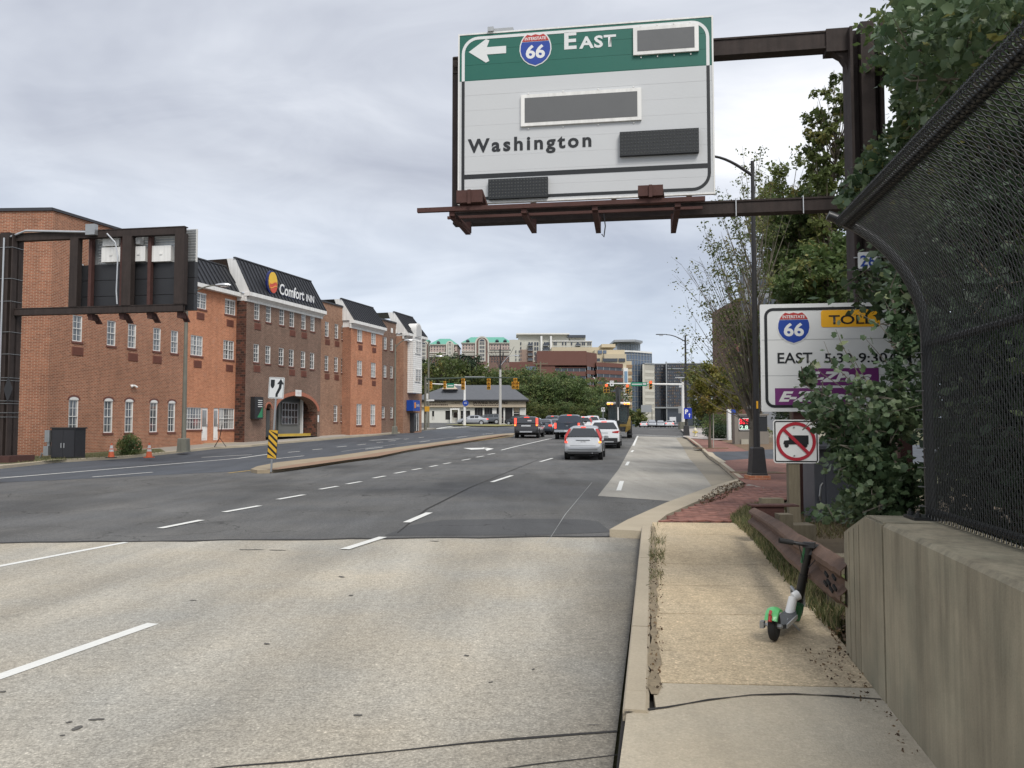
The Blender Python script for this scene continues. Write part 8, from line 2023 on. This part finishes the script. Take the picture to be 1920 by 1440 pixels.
# ---- vines on the fence end
def vine(label, blobs, seed, n_each, size, singles):
    rng = np.random.default_rng(seed); base = blobs[0][0]; t = thing('vine', label, 'climbing plant', (base[0], base[1], .15))
    m = MB(); P = []; T = []
    for (c, rad, frac) in blobs:
        c = np.array(c); k = int(n_each*frac)
        d = rng.normal(size=(k, 3)); d /= np.linalg.norm(d, axis=1)[:, None]; rr_ = rng.random(k)[:, None]**.45; pt = c+d*rr_*np.array(rad); pt[:, 2] = np.maximum(pt[:, 2], .18); P.append(pt)
        T.append(np.clip(.45+.35*np.sin(pt[:, 0]*5+pt[:, 2]*4)+.1*rng.normal(size=k), 0, 1)*.85)
        for q in range(max(3, int(10*frac))):
            e = pt[rng.integers(k)]; s = Vector(pt[rng.integers(k)])*.6+Vector(c)*.4-Vector((0, 0, rad[2]*.5)); s.z = max(.15, s.z); mid = s.lerp(Vector(e), .5)+Vector(rng.normal(size=3)*.08)
            len(blobs) > 12 and q > 2 or m.tube([s-Vector((base[0], base[1], .15)), mid-Vector((base[0], base[1], .15)), Vector(e)-Vector((base[0], base[1], .15))], [.009, .006, .002], 4, cap=False)
    P = np.concatenate(P)-np.array((base[0], base[1], .15)); T = np.concatenate(T); m.build('stem', M_bark2, t)
    # the leaves nearest to the camera are leaves of their own
    camv = np.array((0, 0, EYE))-np.array((base[0], base[1], .15)); dist = np.linalg.norm(P-camv, axis=1); order = np.argsort(dist+rng.random(len(P))*.8)
    sel, rest = order[:singles], order[singles:]
    scatter('foliage', P[rest], size, LM_vine, rng, shape=IVY, tone=T[rest], parent=t, kind='stuff')
    proto = [scatter('leaf', np.zeros((1, 3)), size*1.15, LM_vine, rng, shape=IVY, tone=np.array([tt]), build=False, svar=0) for tt in (.1, .3, .45, .6, .75, .9, .97, 1.0)]
    for i in sel:
        o = obj('leaf', proto[min(5, int(abs(rng.normal(.45, .25))*8))] if rng.random() < .985 else proto[6], t, P[i]); o.rotation_euler = tuple(rng.uniform(-1.1, 1.1, 2))+(rng.uniform(0, 6.3),); s = rng.uniform(.7, 1.25); o.scale = (s, s, s)
    return t
def at3(px, py, Y): q = AT(px, py, Y); return (q.x, q.y, q.z)
_r = random.Random(14); _bl = [(at3(1650, 900, 8.3), (.42, .5, .45), .6)]
for (px, py, w_, n_) in ((1660, 880, .30, 5), (1600, 870, .26, 5), (1640, 800, .28, 5), (1690, 760, .25, 5), (1590, 790, .24, 5), (1545, 760, .18, 5), (1620, 950, .26, 4), (1690, 930, .25, 4), (1705, 690, .16, 3), (1665, 730, .16, 3), (1600, 745, .12, 2), (1530, 730, .10, 2), (1705, 600, .10, 2), (1575, 930, .2, 3), (1700, 640, .10, 2)):
    for k in range(n_): _bl.append((at3(px+_r.gauss(0, 16), py+_r.gauss(0, 18), 8.2+_r.uniform(-.5, .6)), (w_*_r.uniform(.6, 1.2), w_*1.2, w_*_r.uniform(.5, 1.1)), .155 if w_ > .2 else .07))
vine('big-leaved ivy mass between the grey cabinet and the end of the curved fence', _bl, 61, 1000, .066, 280)
vine('vine growing up the gantry post and over the top of the curved fence', [(at3(1655, 340, 6.6), (.26, .35, .38), .6), (at3(1700, 240, 6.4), (.16, .3, .18), .12), (at3(1600, 370, 6.6), (.16, .25, .18), .2), (at3(1745, 250, 6.5), (.28, .4, .25), .35), (at3(1700, 340, 6.8), (.25, .4, .4), .5), (at3(1672, 520, 6.9), (.12, .2, .35), .08)], 62, 1000, .075, 200)
m = MB(); rgv = random.Random(4)             # sprigs reaching over the toll sign
sp_root = thing('vine_sprigs', 'thin sprigs of vine reaching across the face of the toll sign', 'climbing plant', at3(1660, 700, 8.2)); o0 = sp_root.location
LPs = []
for tip, mid, root in (((1567, 617), (1580, 650), (1620, 720)), ((1608, 585), (1650, 610), (1690, 660)), ((1515, 675), (1540, 700), (1600, 740)), ((1620, 632), (1645, 660), (1680, 700)), ((1650, 545), (1672, 590), (1690, 650)), ((1498, 720), (1530, 735), (1600, 760)), ((1590, 655), (1610, 690), (1640, 740)), ((1660, 505), (1670, 540), (1688, 620)), ((1545, 640), (1560, 680), (1610, 730))):
    a, b_, c = [AT(*q, 8.3) for q in (tip, mid, root)]; m.tube([c-o0, b_-o0, a-o0], [.006, .004, .002], 4, cap=False)
    for k in range(9):
        f = rgv.random(); q = (a.lerp(b_, f*2) if f < .5 else b_.lerp(c, f*2-1))+Vector((rgv.gauss(0, .05), rgv.gauss(0, .05), rgv.gauss(0, .05))); LPs.append(q-o0)
m.build('stem', M_bark2, sp_root); rngs = np.random.default_rng(7)
pr = [scatter('leaf', np.zeros((1, 3)), .10, LM_vine, rngs, shape=IVY, tone=np.array([tt]), build=False, svar=0) for tt in (.2, .5, .7, .97)]
for q in LPs: o = obj('leaf', pr[rgv.choice((0, 0, 1, 1, 2, 3))], sp_root, q); o.rotation_euler = (rgv.uniform(-1.3, 1.3), rgv.uniform(-1.3, 1.3), rgv.uniform(0, 6)); s = rgv.uniform(.6, 1.2); o.scale = (s,)*3
# leafy branches in front of the corner tree, big leaves near the fence
vine('large-leaved branches hanging above the curved fence at the top right', [(at3(1775, 90, 5.4), (.55, .5, .38), .8), (at3(1755, 30, 5.8), (.42, .5, .25), .6), (at3(1880, 30, 4.8), (.4, .5, .3), .5), (at3(1725, 170, 6.2), (.22, .3, .2), .3), (at3(1820, 190, 5.6), (.3, .4, .22), .35)], 63, 900, .075, 120)
# ---- fern-like and weedy growth round the cabinet, hedges, bush
def bush(name, label, cat, loc, rad, n, size, mat, seed, shape=QUAD, group=None, flat=.0):
    rng = np.random.default_rng(seed); d = rng.normal(size=(n, 3)); d /= np.linalg.norm(d, axis=1)[:, None]; rr_ = (rng.random(n)**.35)[:, None]*(1+.18*np.sin(d[:, :1]*5+seed)*np.cos(d[:, 1:2]*4)); P = d*rr_*np.array(rad); P[:, 2] = np.abs(P[:, 2]+rad[2]*.75)
    t = thing(name, label, cat, tuple(loc), 0, group); m = MB()
    for k in range(10): e = P[rng.integers(n)]; m.tube([(0, 0, -.05), Vector(e)*.5+Vector((0, 0, .05)), Vector(e)], [.02, .012, .004], 4, cap=False)
    m.build('stem', M_bark, t); scatter('foliage', P, size, mat, rng, shape=shape, tone=.5+.35*np.sin(P[:, 0]*3/rad[0])*np.cos(P[:, 2]*4/rad[2]), parent=t, kind=None); return t
bush('weed_bush', 'leafy green weed bush growing from the pavement between the two cones', 'bush', G(242, 853, .13), (.62, .5, .62), 2600, .085, LM_green, 71)
for k, (px, w) in enumerate(((225, .6), (262, .5))):
    pass
bush('hedge', 'dark clipped round hedge left of the price sign', 'hedge', G(1363, 823, .14)+Vector((0, 1.2, 0)), (1.55, 1.1, .62), 5200, .10, LM_dark, 72)
bush('hedge', 'lighter green bush behind the dark clipped hedge', 'hedge', G(1372, 818, .14)+Vector((0, 5, 0)), (1.4, 1.2, 1.15), 2200, .14, LM_green, 73)
bush('weed_bush', 'feathery fern-like weed beside the grey cabinet, above the wall end', 'bush', (3.9, 7.6, .13), (.42, .35, .38), 900, .10, LM_vine, 74, shape=BL)
bush('weed_bush', 'small weedy tuft growing at the end of the parapet wall', 'bush', (2.78, 6.1, .35), (.24, .25, .16), 500, .07, LM_weed, 75, shape=QUAD)
bush('weed_bush', 'pale shrub to the right of the price sign by the low wall', 'bush', G(1432, 826, .14), (.7, .6, .6), 700, .12, LM_weed, 76)
# ---- grasses and litter
def field(name, label, cat, poly, n, size, mat, seed, z, shape=BL, up=1.1, off=.02, dens=None):
    rng = np.random.default_rng(seed); xs = [p[0] for p in poly]; ys = [p[1] for p in poly]; P = []
    while len(P) < n:
        x, y = rng.uniform(min(xs), max(xs)), rng.uniform(min(ys), max(ys))
        if inside(x, y, poly) and (dens is None or rng.random() < dens(x, y)): P.append((x, y, zg(x, y)+z+off+(rng.random()*size*.3 if up else rng.random()*.012)))
    o = scatter(name, P, size, mat, rng, shape=shape, up=up, droop=0 if up else .1); o['label'] = label; o['category'] = cat; return o
kp = lambda y, dx: (kerb_pt(y).x+dx, y)
clump = lambda x, y: .12+.88*(math.sin(y*3.1)*math.sin(y*1.7+1) > .1)
field('kerb_weeds', 'dry weeds sprouting along the inner edge of the kerb', 'weeds', [kp(7, .14), kp(7, .24), kp(12.8, .42), kp(12.8, .12)], 420, .075, LM_weed, 81, .15, dens=clump, up=.5)
field('kerb_litter', 'dead leaves and soil packed along the kerb crack', 'leaf litter', [kp(4.8, .13), kp(4.8, .24), kp(10, .30), kp(10, .13)], 320, .020, LM_litter, 82, .15, shape=QUAD, up=None, off=.008)
gx_ = lambda y: 2.42+(y-5.9)*.235
vg = [(1.98+.2, 6.2), (2.5, 6.0), (2.75, 7.5), (3.6, 11.2), (3.9, 12.8), (3.35, 12.6), (2.75, 9.5)]
vg = [tuple(G(x, y, .14)[:2]) for x, y in ((1560, 1190), (1505, 1130), (1450, 1065), (1412, 1015), (1368, 975), (1395, 955), (1420, 950), (1470, 1000), (1530, 1060), (1590, 1150))]
field('verge_grass', 'rank green and dry grass in front of the rusty guard rail', 'grass', vg, 8500, .15, LM_weed, 83, .13, up=.8)
field('verge_litter', 'brown leaf litter spilling from the guard rail onto the footway', 'leaf litter', [tuple(G(x, y, .14)[:2]) for x, y in ((1575, 1235), (1540, 1150), (1470, 1080), (1430, 1030), (1385, 985), (1400, 970), (1500, 1040), (1590, 1140), (1590, 1220))], 1500, .03, LM_litter, 84, .15, shape=QUAD, up=None, off=.012)
field('wall_litter', 'scattered crumbs of dead leaves along the foot of the wall', 'leaf litter', [tuple(G(x, y, .15)[:2]) for x, y in ((1578, 1215), (1500, 1225), (1560, 1290), (1640, 1340), (1700, 1430), (1740, 1430), (1650, 1310))], 200, .018, LM_litter, 85, .155, shape=QUAD, up=None, off=.006)
field('back_grass', 'dry straw grass behind the wooden sign post and cabinet', 'grass', [(4.3, 11.2), (4.1, 14.2), (5.4, 15.5), (7.0, 15), (6, 11)], 5200, .14, LM_dry, 86, .13, up=.7)
field('corner_litter', 'dry leaves gathered at the corner of the far kerb', 'leaf litter', [tuple(G(x, y, .15)[:2]) for x, y in ((1310, 940), (1345, 915), (1385, 903), (1400, 912), (1360, 935), (1315, 950))], 500, .05, LM_litter, 87, .16, shape=QUAD, up=None, off=.012)
field('left_verge_grass', 'patchy short grass along the left kerb before the hotel', 'grass', [tuple(G(x, y, .14)[:2]) for x, y in ((30, 869), (180, 859), (310, 848), (300, 842), (190, 850), (40, 858))], 2600, .12, LM_weed, 88, .14, up=.6)
# ---- the wood behind the garage: four crowns shared among many trees
protos = []
for i, (mt, kw) in enumerate(((LM_green, dict(h=11, rx=4.6, rz=5.0, zc=7.2)), (LM_dark, dict(h=12, rx=3.6, rz=6.2, zc=7.0)), (LM_mix, dict(h=9.5, rx=4.8, rz=4.2, zc=6.2)), (LM_green, dict(h=12, rx=5.2, rz=5.4, zc=7.6)))):
    rng = np.random.default_rng(90+i); m_, P, T = branch_tree(rng, r0=.25, nl=95, lpl=42, lsize=.3, spread=.24, fork=.15, upsweep=.4, shell=.35, **kw)
    protos.append((m_.mesh('trunk', M_bark, True), scatter('crown', P, .42, mt, rng, tone=T*.8+.1, build=False), kw['zc']+kw['rz']))
def wood(px, ytop, Yd, kind, label, seed, wide=1.):
    r_ = random.Random(seed); p = AT(px, 795, Yd); z0_ = zg(p.x, Yd)-.3; ht = AT(px, ytop, Yd).z-z0_; s = ht/protos[kind][2]
    t = thing('broadleaf_tree' if kind != 1 else 'evergreen_tree', label, 'tree', (p.x, p.y, z0_), r_.uniform(0, 6), 'trees behind the garage')
    t.scale = (s*wide, s*wide, s); obj('trunk', protos[kind][0], t); obj('crown', protos[kind][1], t)
wl_ = [(795, 672, 175, 1, 'dark evergreen just right of the white hotel bay'), (822, 668, 172, 2, 'olive tree behind the left lamp head, left part of the wood'), (848, 676, 178, 2, 'bushy tree over the garage roof vent'), (838, 666, 190, 1, 'evergreen peak left of the centre of the garage roof'), (868, 664, 182, 1, 'dark conifer-shaped tree above the garage roof'), (888, 669, 178, 1, 'dark evergreen right of the tallest one above the garage'),
       (905, 686, 176, 2, 'lighter tree over the middle of the garage roof'), (925, 692, 172, 2, 'pale tree behind the cable pole'), (950, 690, 170, 0, 'green tree right of the cable pole'), (972, 684, 168, 3, 'tall green tree above the right end of the garage'), (992, 682, 165, 3, 'full green tree over the garage corner'), (1010, 700, 160, 0, 'green tree behind the crossarm pole'),
       (1032, 706, 160, 0, 'green tree right of the crossarm pole'), (1048, 690, 165, 3, 'tall tree in front of the brown office, left of the lamp arm'), (1062, 712, 158, 0, 'green tree right below the brown office windows'), (1080, 706, 160, 0, 'green tree by the long lamp arm'), (1102, 728, 158, 0, 'lower green tree under the lamp head'), (1122, 738, 156, 3, 'lowest green tree right beside the digger'),
       (985, 745, 150, 2, 'low bush-like tree at the right end of the garage'), (1005, 755, 146, 2, 'low olive bush left of the short pale pole'), (1030, 758, 144, 2, 'low olive bush right of the short pale pole'), (1058, 752, 144, 0, 'low green bush behind the pickup'), (1085, 758, 142, 2, 'low scrub behind the white cars'), (1110, 760, 142, 0, 'low scrub left of the far keep right sign'), (1140, 752, 150, 1, 'dark scrub directly behind the digger cab')]
for i, (px, yt, Yd, kd, lab) in enumerate(wl_): wood(px, yt, Yd, kd, lab, i, 1.0 if yt < 735 else 1.25)
for i in range(10): wood(800+i*38, 700+((i*37) % 17), 215+((i*53) % 20), (0, 3, 2, 0)[i % 4], ['back row tree at the far left of the wood', 'back row tree second from the left of the wood', 'back row tree third from the left of the wood', 'back row tree fourth from the left of the wood', 'back row tree in the left middle of the wood', 'back row tree in the right middle of the wood', 'back row tree fourth from the right of the wood', 'back row tree third from the right of the wood', 'back row tree second from the right of the wood', 'back row tree at the far right of the wood'][i], 50+i, 1.3)
